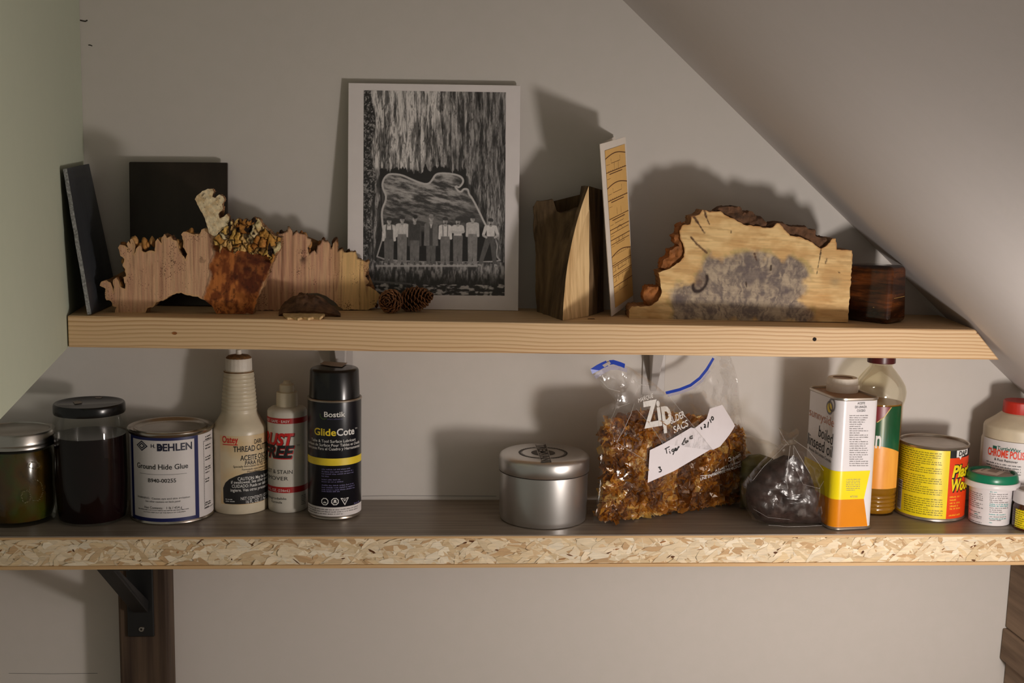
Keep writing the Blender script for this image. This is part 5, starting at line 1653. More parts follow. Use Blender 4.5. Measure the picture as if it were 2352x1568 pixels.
text(b, sf, 'Biodegradable', (615, 1146.5), (658, 1146.5), 5.2, 0.0); text(b, sf, 'Formula', (624, 1155), (648, 1155), 5.0, 0.0)
lines(b, sf, 692, 703, [1137, 1141, 1145, 1149, 1153, 1157], 2.6)
build('lettering', b, W['ink'], t, smooth=0)
b = MB(); text(b, sf, 'FREE', (611.5, 1052.5), (678, 1052.5), 26.5, 0.055, 0.25, o=0.0003); build('red_shadow', b, W['red_ink'], t, smooth=0)
b = MB(); text(b, sf, 'FAST \u00b7 SAFE \u00b7 EASY', (614, 970.5), (665, 970.5), 5.6, 0.004); build('white_lettering', b, W['white_ink'], t, smooth=0); b = MB(); text(b, sf, '8 FL. OZ. (236mL)', (617, 1128.5), (666, 1128.5), 5.4, 0.004)
build('white_lettering', b, W['white_ink'], t, smooth=0)

# black spray can
t, cx, cy, r = round_thing('spray_can', 'navy black lubricant spray can with glossy cap and yellow band', 'spray can', 769, 1195, 57.5)
zr = axz(cx, cy, 912)
R = 60.2 * mmpp(0, cy)
b = MB(); b.lathe(cx, cy, [(0, ZL + 0.0002), (r - 0.001, ZL + 0.0002), (r, ZL + 0.0012), (r - 0.0008, ZL + 0.0034), (R - 0.001, ZL + 0.0056)], 80); build('base_rim', b, W['rim'], t, smooth=50)
b = MB(); b.lathe(cx, cy, [(R - 0.0012, ZL + 0.005), (R, ZL + 0.007), (R, zr - 0.001)], 80); build('can_body', b, W['can_black'], t, smooth=50)
b = MB(); b.lathe(cx, cy, [(R - 0.001, zr - 0.0015), (R + 0.0006, zr - 0.0006), (R + 0.0008, zr + 0.0008), (R, zr + 0.0016), (R - 0.0022, zr + 0.0008), (R - 0.003, zr - 0.002)], 80); build('top_rim', b, W['rim'], t, smooth=50)
zc_ = axz(cx, cy, 843)
rc0, rc1 = 56.8 * mmpp(0, cy), 54.6 * mmpp(0, cy)
b = MB(); b.lathe(cx, cy, [(rc0, zr - 0.0015), (rc0, zr + 0.002), (rc1, zc_ - 0.003), (rc1 - 0.0008, zc_ - 0.0012), (rc1 - 0.0024, zc_ - 0.0002), (rc1 - 0.004, zc_), (0, zc_)], 80); build('cap', b, W['lid_black'], t, smooth=50)
tp = Plane((cx, cy, zc_), (1, 0, 0), (0, 1, 0))
b = MB(); q = [tp.pt(*tp.uv(*p_), 0.0004) for p_ in [(735, 837.5), (744, 832), (757, 832.5), (798, 835), (785, 844), (760, 842)]]
b.prism([np.array(p_) + (0, 0, 0.0008) for p_ in q], (0, 0, -0.0006)); build('price_tag', b, W['tag'], t, smooth=0)
sf = Cyl(cx, cy, R)
ua, ub = sf.uv(706, 1060)[0] - 0.008, sf.uv(826, 1060)[0] + 0.008
b = MB(); patch(b, sf, ua, ub, sf.uv(764, 1069.5)[1], sf.uv(764, 1053)[1], 0.00012); build('yellow_band', b, W['yellow'], t, smooth=60)
b = MB(); patch(b, sf, ua, ub, sf.uv(768, 1186)[1], sf.uv(768, 1165)[1], 0.00012); build('white_band', b, W['label_white'], t, smooth=60)
b = MB(); text(b, sf, 'Glide', (722.5, 1000), (772, 1000), 15.5, 0.022); build('yellow_lettering', b, W['yellow'], t, smooth=0)
b = MB()
text(b, sf, 'Bostik', (744.5, 957.5), (793, 957.5), 11.5, 0.016); text(b, sf, 'Cote', (773.5, 999), (813.5, 999), 15.5, 0.022); text(b, sf, 'TM', (815, 984.5), (820, 984.5), 3, 0.0)
text(b, sf, 'Table & Tool Surface Lubricant', (716, 1016.5), (816.5, 1016.5), 6.3, 0.003)
text(b, sf, 'Lubrifiant de Surface Pour Tables et Outils', (708, 1025.5), (824.5, 1025.5), 6.3, 0.003)
text(b, sf, 'Lubricante Para el Cuadro y Herramientas', (709, 1034), (825, 1034), 6.3, 0.003)
build('white_lettering', b, W['white_ink'], t, smooth=0)
b = MB()
for x_ in (769.5,): ring(b, sf, sf.uv(x_, 1151.5), 0.0034, 0.0044, 0.0002, 8, a0=pi / 8, a1=2 * pi + pi / 8)
c_ = sf.uv(769.5, 1151.5)
ring(b, sf, (c_[0], c_[1] + 0.0007), 0.0, 0.0015, 0.0002, 14)
for s_ in (-1, 1):
    q = [(c_[0] - 0.0022, c_[1] - 0.0014 - s_ * 0.0006), (c_[0] - 0.0022, c_[1] - 0.001 - s_ * 0.0006), (c_[0] + 0.0022, c_[1] - 0.001 + s_ * 0.0006), (c_[0] + 0.0022, c_[1] - 0.0014 + s_ * 0.0006)]
    b.add([sf.pt(*p_, 0.0002) for p_ in q], [(3, 2, 1, 0)])
build('hazard_symbol', b, W['white_ink'], t, smooth=0); b = MB()
ring(b, sf, sf.uv(746, 1151.5), 0.0034, 0.0044, 0.0002, 8, a0=pi / 8, a1=2 * pi + pi / 8)
c_ = sf.uv(746, 1152)
for dx_, h_ in ((-0.0012, 0.0016), (0.0, 0.0026), (0.0012, 0.0018)):
    b.add([sf.pt(c_[0] + dx_ - 0.0007, c_[1] - 0.0014, 0.0002), sf.pt(c_[0] + dx_ + 0.0007, c_[1] - 0.0014, 0.0002), sf.pt(c_[0] + dx_, c_[1] - 0.0014 + h_, 0.0002)], [(0, 1, 2)])
build('hazard_symbol', b, W['white_ink'], t, smooth=0); b = MB()
tri = [sf.uv(*p_) for p_ in ((782, 1143.5), (801, 1141.5), (792, 1160))]
cen = sum(tri) / 3
vs = [sf.pt(*p_, 0.0002) for p_ in tri] + [sf.pt(*(cen + (p_ - cen) * 0.72), 0.0002) for p_ in tri]
b.add(vs, [(0, 1, 4, 3), (1, 2, 5, 4), (2, 0, 3, 5)])
for f_ in (0.25, 0.5, 0.75):
    q0 = tri[0] * (1 - f_) + tri[1] * f_; q1 = cen * 0.8 + tri[2] * 0.2
    n_ = np.array([0.00022, 0])
    b.add([sf.pt(*(q0 - n_), 0.00021), sf.pt(*(q0 + n_), 0.00021), sf.pt(*(q1 + n_), 0.00021), sf.pt(*(q1 - n_), 0.00021)], [(0, 1, 2, 3)])
build('hazard_symbol', b, W['white_ink'], t, smooth=0)
b = MB()
rs = random.Random(6)
text(b, sf, 'smart adhesives', (752, 963.5), (787, 963.5), 2.8, 0.0)
lines(b, sf, 739, 816, [1079, 1084.5, 1089.5], 3.4, rnd=rs); lines(b, sf, 739, 762, [1095], 3.4, rnd=rs)
lines(b, sf, 739, 812, [1102.5, 1107.5], 3.4, rnd=rs); lines(b, sf, 739, 818, [1115.5, 1120.5, 1125.5], 3.4, rnd=rs); lines(b, sf, 739, 785, [1130], 3.4, rnd=rs)
build('small_print', b, W['lilac_ink'], t, smooth=0); b = MB(); lines(b, sf, 813, 825, [1155], 4.0, rnd=rs)
build('small_print', b, W['lilac_ink'], t, smooth=0)
b = MB(); lines(b, sf, 709, 826, [1171.5, 1176.5, 1181.5], 3.2, 0.0003, rnd=rs); build('warning_print', b, W['grey_ink'], t, smooth=0)
b = MB(); ring(b, sf, sf.uv(744, 953), 0.0036, 0.0052, 0.0002, 18, a0=pi * 0.9, a1=pi * 1.75); build('crescent', b, W['dim_green'], t, smooth=0)

# round silver tin
t, cx, cy, r = round_thing('silver_tin', 'round brushed silver tin with printed emblem on its lid', 'tin', 1246, 1217, 99)
R = 103 * mmpp(0, cy); RL = 104.8 * mmpp(0, cy)
z1, z2 = axz(cx, cy, 1076), axz(cx, cy, 1046)
b = MB(); b.lathe(cx, cy, [(0, ZL + 0.0002), (r - 0.003, ZL + 0.0002), (r - 0.0006, ZL + 0.001), (R - 0.0014, ZL + 0.0035), (R - 0.0006, ZL + 0.007), (R - 0.0006, z1 + 0.002)], 128); build('tin_body', b, W['tin'], t, smooth=60)
b = MB(); b.lathe(cx, cy, [(R - 0.0004, z1 + 0.0016), (RL - 0.0006, z1), (RL, z1 + 0.0008), (RL, z2 - 0.001), (RL - 0.0012, z2 + 0.0016), (RL - 0.004, z2 + 0.0034), (RL - 0.008, z2 + 0.0042), (0, z2 + 0.0044)], 128); build('lid', b, W['tin'], t, smooth=60)
b = MB(); b.lathe(cx, cy, [(R - 0.0004, z1 - 0.0007), (R + 0.0004, z1 - 0.0006), (R + 0.0006, z1 + 0.0003), (R - 0.0004, z1 + 0.0004)], 128); build('lid_seam_shade', b, W['dark'], t, smooth=60)  # dark ring: shade under the lid rim put into the colour
tp = Plane((cx, cy, z2 + 0.00455), (1, 0, 0), (0, 1, 0))
b = MB()
c_ = tp.uv(1247.5, 1039)
k_ = mmpp(0, cy)
ring(b, tp, c_, 51.5 * k_, 55.5 * k_, 0.0, 96, wave=0.035)
ring(b, tp, c_, 49 * k_, 50 * k_, 0.0, 64)
ring(b, tp, c_, 0, 27.5 * k_, 0.0, 48)
build('emblem', b, W['dark_print'], t, smooth=0)
bn = [tp.uv(1228, 1021), tp.uv(1255, 1020), tp.uv(1267, 1059), tp.uv(1242.5, 1060)]
b = MB(); b.add([tp.pt(*p_, 0.0001) for p_ in bn], [(0, 1, 2, 3)]); build('banner', b, W['tin'], t, smooth=0)
b = MB()
for i_, j_ in ((0, 3), (1, 2)):
    d_ = (bn[1] - bn[0]) / np.linalg.norm(bn[1] - bn[0]) * 0.0008 * (1 if i_ == 0 else -1)
    b.add([tp.pt(*p_, 0.0002) for p_ in (bn[i_] + d_, bn[i_] + d_ * 1.9, bn[j_] + d_ * 1.9, bn[j_] + d_)], [(0, 1, 2, 3)])
V_, F_ = glyphs('TREMVAN', 0.02)
x0_, x1_ = V_[:, 0].min(), V_[:, 0].max()
vs = []
for vx, vy in V_:
    f_ = 0.03 + 0.94 * (vx - x0_) / (x1_ - x0_); h_ = 0.86 - 0.72 * vy / CAP
    a_ = bn[0] * (1 - f_) + bn[3] * f_; c2_ = bn[1] * (1 - f_) + bn[2] * f_
    vs.append(tp.pt(*(a_ * h_ + c2_ * (1 - h_)), 0.0003))
b.add(vs, F_)
build('lettering', b, W['dark_print'], t, smooth=0)

# clear zip bag of amber flakes -----------------------------------------------------------
bA, bB = atZ(1390, 1214, ZL), atZ(1690, 1168, ZL)
bA = bA + np.array([0, 0.0, 0.0004]); bB[2] = bA[2]
bB = bA + (bB - bA) * 1.0
bB[1] = max(bB[1], -0.062)
pb_ = vplane(bA, bB)
# the flat middle plane of the bag lies behind its bulging front
pm = Plane(pb_.p - pb_.n * 0.017, pb_.e1, pb_.e2)
full = [(1363, 1199), (1372, 1160), (1378, 1105), (1379, 1060), (1374, 1000), (1370, 955), (1376, 938), (1398, 928), (1414, 920), (1402, 905), (1382, 885), (1370, 868), (1357, 853), (1376, 840), (1398, 829), (1412, 831), (1424, 836), (1445, 842), (1470, 858), (1500, 878), (1528, 902), (1560, 894), (1585, 884), (1606, 868), (1622, 848), (1636, 826), (1648, 817), (1676, 816), (1686, 838), (1694, 870), (1698, 910), (1702, 945), (1710, 1000), (1711, 1060), (1706, 1110), (1696, 1160), (1680, 1176), (1620, 1184), (1520, 1199), (1450, 1211), (1402, 1219), (1385, 1213)]
fuv = [pm.uv(*p_) for p_ in full]
fuv = [np.array([u, max(w, 0.0004)]) for u, w in fuv]
FU = np.array(fuv)
def bulge(u, w, T, Rr):
    d = pdist(np.stack([np.atleast_1d(u), np.atleast_1d(w)], 1), fuv)
    d = np.clip(d, 0, None)
    top = sst(0.145, 0.085, np.atleast_1d(w))
    return T * np.sqrt(1 - (1 - np.clip(d / Rr, 0, 1)) ** 2) * (0.22 + 0.78 * top)
t = thing('zip_bag', 'clear zip bag full of amber resin flakes with a handwritten paper slip', 'bag', (0.18, -0.075, ZL))
V_, F_ = cut2d([tuple(p_) for p_ in fuv], 0.0032)
Va = np.array(V_)
wr = (np.abs(fbm(Va[:, 0] * 55, Va[:, 1] * 40, 3, 3) - 0.5) + 0.6 * np.abs(fbm(Va[:, 0] * 130 + Va[:, 1] * 60, Va[:, 1] * 70, 6, 2) - 0.5)) * 0.006
fr_ = bulge(Va[:, 0], Va[:, 1], 0.019, 0.035)
edge_ = np.clip(pdist(Va, fuv) / 0.008, 0, 1)
b = MB()
front = [pm.pt(u, w, d_ + 0.0005 - x_ * e_) for (u, w), d_, x_, e_ in zip(V_, fr_, wr, edge_)]
back = [pm.pt(u, w, -d_ * 0.9 - 0.0005 + x_ * e_) for (u, w), d_, x_, e_ in zip(V_, fr_, wr, edge_)]
b.add(front, F_); b.add(back, [f_[::-1] for f_ in F_])
build('film', b, W['film'], t, smooth=70, fix=False)
con = [(1364, 1198), (1374, 1160), (1381, 1105), (1382, 1060), (1378, 1000), (1380, 972), (1396, 958), (1430, 948), (1470, 940), (1520, 938), (1560, 946), (1610, 952), (1650, 958), (1686, 972), (1706, 1000), (1708, 1060), (1703, 1110), (1693, 1160), (1678, 1174), (1620, 1182), (1520, 1197), (1450, 1209), (1402, 1217), (1385, 1211)]
cuv = [pm.uv(*p_) for p_ in con]; cuv = [np.array([u, max(w, 0.0012)]) for u, w in cuv]; CUA = np.array(cuv)
b = MB()
_cc = CUA.mean(axis=0); core_uv = [(_cc + (np.array(p_) - _cc) * np.array([0.95, 0.94])) for p_ in cuv]
V2, F2 = cut2d([tuple(p_) for p_ in core_uv], 0.005)
V2a = np.array(V2)
dd = np.clip(pdist(V2a, core_uv) / 0.02, 0, 1)
th_ = np.minimum(bulge(V2a[:, 0], V2a[:, 1], 0.019, 0.035) - 0.006, 0.012) * np.sqrt(1 - (1 - dd) ** 2)
th_ = np.clip(th_, 0.0004, None)
b.add([pm.pt(u, w, d_) for (u, w), d_ in zip(V2, th_)], F2); b.add([pm.pt(u, w, -d_) for (u, w), d_ in zip(V2, th_)], [f_[::-1] for f_ in F2])
build('resin_mass', b, W['resin'], t, smooth=60, fix=False)
slip = [(1486.5, 1108), (1491.5, 1033), (1521, 1019), (1586, 981), (1594, 983), (1622, 961), (1629, 938), (1658, 929), (1687, 977), (1653, 1024.5), (1637, 1032), (1630, 1032), (1547, 1081)]
rs = random.Random(12); nr = np.random.default_rng(12)
N_ = 11000
pu = nr.uniform(CUA[:, 0].min(), CUA[:, 0].max(), N_); pw = nr.uniform(CUA[:, 1].min(), CUA[:, 1].max(), N_)
ins = pdist(np.stack([pu, pw], 1), cuv) > 0.0036
pu, pw = pu[ins], pw[ins]
lim = bulge(pu, pw, 0.019, 0.035)
_fp = Plane(pm.p + pm.n * 0.016, pm.e1, pm.e2)
onslip = pdist(np.stack([pu, pw], 1), [_fp.uv(*p_) for p_ in slip]) > -0.005
glow = fbm(pu * 55, pw * 55, 44, 3)
b = MB()
cols_ = [(150, 92, 32), (172, 112, 40), (190, 128, 46), (206, 146, 54), (222, 166, 66), (236, 196, 104), (242, 218, 150)]
for i in range(len(pu)):
    s_ = rs.uniform(0.0022, 0.0066) * (1.5 if rs.random() < 0.12 else 1)
    dep = max(0.0003, lim[i] - 0.0022 - rs.random() ** 1.6 * 0.0075)
    if onslip[i]: dep = max(0.0003, lim[i] - 0.007 - rs.random() * 0.003)
    if rs.random() < 0.10: dep = -max(0.0003, lim[i] * 0.85 - 0.002)
    ax_ = Vector((rs.gauss(0, 1), rs.gauss(0, 1), rs.gauss(0, 1))).normalized()
    bx = ax_.cross(Vector((rs.gauss(0, 1), rs.gauss(0, 1), rs.gauss(0, 1)))).normalized()
    cx_ = ax_.cross(bx)
    C_ = Vector(pm.pt(pu[i], pw[i], dep))
    lo_, hi_ = ZL + 0.0006, 9
    n_ = rs.randint(4, 6)
    vs = []
    for q_ in range(n_):
        a_ = 2 * pi * (q_ + rs.uniform(-0.3, 0.3)) / n_
        p_ = C_ + (ax_ * cos(a_) * rs.uniform(0.7, 1.2) + bx * sin(a_) * rs.uniform(0.5, 1.0)) * s_ + cx_ * rs.uniform(-0.15, 0.15) * s_
        vs.append((p_.x, p_.y, max(p_.z, lo_)))
    kx = min(6, max(0, int((glow[i] - 0.32) * 14 + rs.gauss(0, 0.9)) ))
    b.add(vs, [tuple(range(n_))], 0, lin(cols_[kx]) * rs.uniform(0.8, 1.15))
ob = build('resin_flakes', b, W['flake'], t, smooth=0, fix=False); ob['kind'] = 'stuff'
fsf = Plane(pm.p, pm.e1, pm.e2, depth=lambda u, w: float(bulge(u, w, 0.019, 0.035)[0]))
# paper slip inside, just behind the film
slip = [(1486.5, 1108), (1491.5, 1033), (1521, 1019), (1586, 981), (1594, 983), (1622, 961), (1629, 938), (1658, 929), (1687, 977), (1653, 1024.5), (1637, 1032), (1630, 1032), (1547, 1081)]
b = MB(); suv = [fsf.uv(*p_) for p_ in slip]; suv0 = suv
def pxdeep(p_):                 # photo point on the bulging front of the bag
    d_ = 0.0
    for _ in range(4):
        q_ = hit_plane(p_[0], p_[1], pm.p + pm.n * d_, pm.n) - pm.p
        u, w = q_ @ pm.e1, q_ @ pm.e2
        d_ = float(bulge(u, w, 0.019, 0.035)[0])
    return np.array([u, w])
fsf.uv = lambda x, y: pxdeep((x, y))
pxpoly(b, fsf, slip, 0.0009, step=0.004); build('paper_slip', b, W['paper'], t, smooth=60)
b = MB()
def hz(pts, w=2.2): stroke(b, fsf, zc(pts, 1340, 800, 3.5625), w * 1.25, 0.0014, soft=2)
hz([(660, 822), (700, 800)], 1.6); hz([(670, 815), (678, 858)], 1.6)
hz([(700, 838), (706, 858)], 1.6); hz([(696, 822), (699, 826)], 1.6)
hz([(736, 822), (722, 822), (717, 838), (730, 842), (738, 825), (736, 850), (726, 868)], 1.8)
hz([(742, 835), (756, 824), (752, 812), (742, 820), (748, 836), (764, 826), (772, 800), (780, 806)], 2.4)
hz([(800, 785), (830, 730)], 2.4); hz([(808, 788), (822, 780)], 1.8)
hz([(838, 752), (828, 758), (828, 772), (842, 766), (848, 748), (852, 762)], 2.4); hz([(888, 712), (866, 722), (866, 738), (890, 730)], 2.6)
hz([(608, 972), (626, 966), (618, 984), (634, 988), (630, 1006), (612, 1008)], 2.2)
hz([(956, 640), (964, 662)], 2.2); hz([(980, 622), (992, 618), (992, 632), (980, 648), (998, 640)], 2.0)
hz([(1018, 598), (1012, 646)], 2.0); hz([(1030, 578), (1040, 606)], 2.0); hz([(1044, 560), (1054, 556), (1060, 570), (1054, 586), (1044, 580), (1042, 564), (1050, 554)], 2.0)
build('handwriting', b, W['ink'], t, smooth=0)
b = MB()
text(b, fsf, 'MARQUE', (1465, 924), (1500, 911), 9, 0.0, 0.2, o=0.0012)
text(b, fsf, 'Zip', (1478, 981), (1545, 969), 55, 0.035, 0.18, o=0.0012)
text(b, fsf, 'SLIDER', (1540, 973), (1573, 956), 14, 0.02, 0.25, o=0.0012); text(b, fsf, 'SACS', (1547, 994), (1582, 976), 14, 0.02, 0.25, o=0.0012)
build('white_lettering', b, W['white_ink'], t, smooth=0); b = MB()
text(b, fsf, 'Johnson', (1676, 1061), (1700, 1045), 9, 0.01, 0.2, o=0.0012)
ring(b, fsf, fsf.uv(1674, 1054), 0.0018, 0.0026, 0.0012, 12)
text(b, fsf, 'A FAMILY COMPANY', (1641, 1083), (1700, 1061), 5.6, 0.004, 0.2, o=0.0012)
stroke(b, fsf, [(1607, 1092), (1640, 1089), (1672, 1076), (1700, 1064)], 1.2, 0.0012)
text(b, fsf, 'UNE ENTREPRISE FAMILIALE', (1607, 1103), (1700, 1070), 7.0, 0.004, 0.1, o=0.0012)
build('white_lettering', b, W['white_ink'], t, smooth=0)
# zip strips
b = MB()
def band(pts, wpx, sfc, o, mb):
    stroke(mb, sfc, pts, wpx, o)
band([(1358, 853), (1372, 844), (1384, 838), (1394, 834)], 13, fsf, 0.0006, b); build('zip_strip', b, W['zip_blue'], t, smooth=0)
b = MB(); band([(1399, 832), (1408, 831), (1424, 836), (1434, 840)], 10, fsf, 0.0008, b); build('zip_strip', b, W['zip_blue'], t, smooth=0)
b = MB(); band([(1528, 902), (1560, 894), (1585, 884), (1606, 868), (1622, 848), (1638, 822)], 6.5, fsf, 0.0004, b)
build('zip_strip', b, W['zip_blue'], t, smooth=0)
b = MB(); band([(1366, 866), (1384, 853), (1402, 844), (1420, 844), (1440, 850)], 10, fsf, 0.0005, b); build('clear_band', b, W['zip_clear'], t, smooth=0)
b = MB(); band([(1533, 908), (1562, 901), (1590, 891), (1612, 874), (1630, 850)], 6, fsf, 0.0003, b)
build('clear_band', b, W['zip_clear'], t, smooth=0)
b = MB(); q0 = fsf.uv(1388, 838); q = [fsf.pt(*fsf.uv(*p_), 0.0012) for p_ in ((1382, 838), (1398, 829), (1402, 834), (1387, 843))]
b.prism(q, pm.n * -0.002); build('slider', b, W['bracket'], t, smooth=0)
# the folded flap; pale crease tubes put its highlights into the colour
flap = [(1371, 870), (1404, 846), (1424, 842), (1450, 850), (1528, 903), (1590, 975), (1634, 1033), (1520, 1018), (1480, 960), (1452, 925), (1440, 965), (1412, 1014), (1400, 985), (1397, 950), (1418, 920)]
b = MB()
Vf, Ff = cut2d([tuple(fsf.uv(*p_)) for p_ in flap], 0.003)
b.add([fsf.pt(u, w, 0.0022 + 0.004 * (abs(fbm(u * 70, w * 50, 8, 3) - 0.5))) for u, w in Vf], Ff)
build('flap', b, W['film'], t, smooth=70, fix=False)
b = MB()
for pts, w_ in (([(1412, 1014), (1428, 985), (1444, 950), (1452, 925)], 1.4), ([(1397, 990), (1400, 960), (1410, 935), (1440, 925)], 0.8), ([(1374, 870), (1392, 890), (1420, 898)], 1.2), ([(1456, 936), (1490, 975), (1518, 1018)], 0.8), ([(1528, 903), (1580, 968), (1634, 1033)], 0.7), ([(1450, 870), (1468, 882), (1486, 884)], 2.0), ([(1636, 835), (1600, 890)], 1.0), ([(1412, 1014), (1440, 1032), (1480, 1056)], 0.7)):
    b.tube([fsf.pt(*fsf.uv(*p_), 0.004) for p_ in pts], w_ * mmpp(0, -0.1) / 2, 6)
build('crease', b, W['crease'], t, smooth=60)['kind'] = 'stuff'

# knotted bag of dark lumps -------------------------------------------------------------
def sack(name, label, outline, pa, pb2, T, core, neckpts, seed, mat_core, off, film=None, Rr=0.03):
    pl0 = vplane(pa, pb2)
    pl = Plane(pl0.p - pl0.n * off, pl0.e1, pl0.e2)
    uv = [pl.uv(*p_) for p_ in outline]; uv = [np.array([u, max(w, 0.0004)]) for u, w in uv]
    ctr = np.mean(uv, axis=0); q = pl.pt(*ctr)
    t = thing(name, label, 'bag', (q[0], q[1], ZL))
    V, Fc = cut2d([tuple(p_) for p_ in uv], 0.003); Va = np.array(V)
    d = pdist(Va, uv)
    B = T * np.sqrt(1 - (1 - np.clip(d / Rr, 0, 1)) ** 2)
    ridg = (np.abs(fbm(Va[:, 0] * 60 + seed, Va[:, 1] * 45, seed, 3) - 0.5) * 2) * 0.0065 * np.clip(d / 0.006, 0, 1)
    b = MB()
    b.add([pl.pt(u, w, x_ + 0.0004 - r_) for (u, w), x_, r_ in zip(V, B, ridg)], Fc); b.add([pl.pt(u, w, -x_ * 0.9 - 0.0004 + r_) for (u, w), x_, r_ in zip(V, B, ridg)], [f_[::-1] for f_ in Fc])
    build('film', b, film or W['film_milky'], t, smooth=70, fix=False)
    cu_ = [pl.uv(*p_) for p_ in core]; cu_ = [np.array([u, max(w, 0.001)]) for u, w in cu_]
    V, Fc = cut2d([tuple(p_) for p_ in cu_], 0.0028); Va = np.array(V)
    d = pdist(Va, cu_)
    B = (T - 0.006) * np.sqrt(1 - (1 - np.clip(d / (Rr * 0.8), 0, 1)) ** 2)
    lum = (fbm(Va[:, 0] * 90, Va[:, 1] * 90, seed + 4, 3) - 0.5) * 0.008 * np.clip(d / 0.006, 0, 1)
    b = MB()
    b.add([pl.pt(u, w, x_ + 0.0002 + l_) for (u, w), x_, l_ in zip(V, B, lum)], Fc); b.add([pl.pt(u, w, -x_ - 0.0002 - l_) for (u, w), x_, l_ in zip(V, B, lum)], [f_[::-1] for f_ in Fc])
    ob = build('dark_contents', b, mat_core, t, smooth=60, fix=False); ob['kind'] = 'stuff'
    return t, pl
out = [(1703, 1135), (1703, 1112), (1716, 1096), (1742, 1065), (1762, 1045), (1783, 1030), (1795, 1018), (1793, 1004), (1788, 981), (1800, 988), (1812, 994), (1822, 990), (1830, 983), (1835, 987), (1833, 996), (1822, 1008), (1832, 1018), (1851, 1026), (1870, 1050), (1888, 1072), (1890, 1085), (1889, 1108), (1895, 1150), (1901, 1205), (1880, 1212), (1846, 1225), (1800, 1224), (1757, 1221), (1730, 1195), (1712, 1165)]
core = [(1712, 1140), (1716, 1112), (1740, 1085), (1765, 1062), (1800, 1045), (1830, 1050), (1855, 1075), (1868, 1110), (1878, 1150), (1886, 1200), (1845, 1220), (1800, 1219), (1760, 1216), (1734, 1190), (1718, 1165)]
pa = atZ(1730, 1218, ZL) ; pb2 = atZ(1895, 1210, ZL); pa[2] = pb2[2] = ZL + 0.0003
pa[1] = pb2[1] = -0.125
t, pl = sack('knotted_bag', 'small knotted milky plastic bag of dark lumps by the linseed can', out, pa, pb2, 0.021, core, None, 3, W['lump_dark'], 0.023, film=W['film_dark'], Rr=0.024)
b = MB()
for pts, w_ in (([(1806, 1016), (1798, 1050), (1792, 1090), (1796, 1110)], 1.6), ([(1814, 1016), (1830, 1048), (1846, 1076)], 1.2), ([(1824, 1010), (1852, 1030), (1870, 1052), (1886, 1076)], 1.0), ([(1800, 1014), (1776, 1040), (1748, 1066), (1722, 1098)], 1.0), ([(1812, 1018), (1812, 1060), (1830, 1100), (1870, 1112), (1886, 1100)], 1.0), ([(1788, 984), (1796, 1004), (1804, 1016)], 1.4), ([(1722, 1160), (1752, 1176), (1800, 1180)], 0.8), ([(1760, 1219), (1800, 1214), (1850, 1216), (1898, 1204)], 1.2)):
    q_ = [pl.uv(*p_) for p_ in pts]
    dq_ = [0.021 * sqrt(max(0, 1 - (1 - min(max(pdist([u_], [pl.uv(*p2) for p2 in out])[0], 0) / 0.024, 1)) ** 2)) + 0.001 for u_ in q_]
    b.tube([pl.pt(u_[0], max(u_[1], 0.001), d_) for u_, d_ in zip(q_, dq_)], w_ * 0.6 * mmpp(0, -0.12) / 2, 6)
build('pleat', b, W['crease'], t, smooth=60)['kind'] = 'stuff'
kp = pl.uv(1811, 1014); kq_ = pl.pt(*kp, 0.004)
b = MB(); b.tube([Vector(pl.pt(*pl.uv(1797, 1016), 0.003)), Vector(pl.pt(*pl.uv(1810, 1012), 0.008)), Vector(pl.pt(*pl.uv(1824, 1011), 0.004)), Vector(pl.pt(*pl.uv(1812, 1018), -0.004)), Vector(pl.pt(*pl.uv(1798, 1016), 0.002))], 0.0028, 10)
build('knot', b, W['film_milky'], t, smooth=60)
out = [(1697, 1150), (1694, 1080), (1697, 1020), (1706, 1000), (1722, 996), (1742, 1006), (1764, 1012), (1786, 1024), (1800, 1060), (1800, 1150), (1760, 1160)]
core = [(1700, 1148), (1699, 1090), (1704, 1060), (1720, 1045), (1745, 1042), (1775, 1052), (1795, 1085), (1797, 1148)]
pa = np.array([0.262, -0.058, ZL + 0.0003]); pb2 = np.array([0.33, -0.058, ZL + 0.0003])
out = out[:1] + out[1:]
# its base rests on the shelf
o2 = [atY(x, y, -0.04) for x, y in out]
t, pl = sack('dark_bag', 'crumpled bag with olive film half hidden between the two other bags', [(x, y) if i not in (0, 9, 10) else (x, 1176) for i, (x, y) in enumerate(out)], pa, pb2, 0.016, [(x, y) if i not in (0, 7) else (x, 1174) for i, (x, y) in enumerate(core)], None, 9, W['lump_green'], 0.018, Rr=0.02)

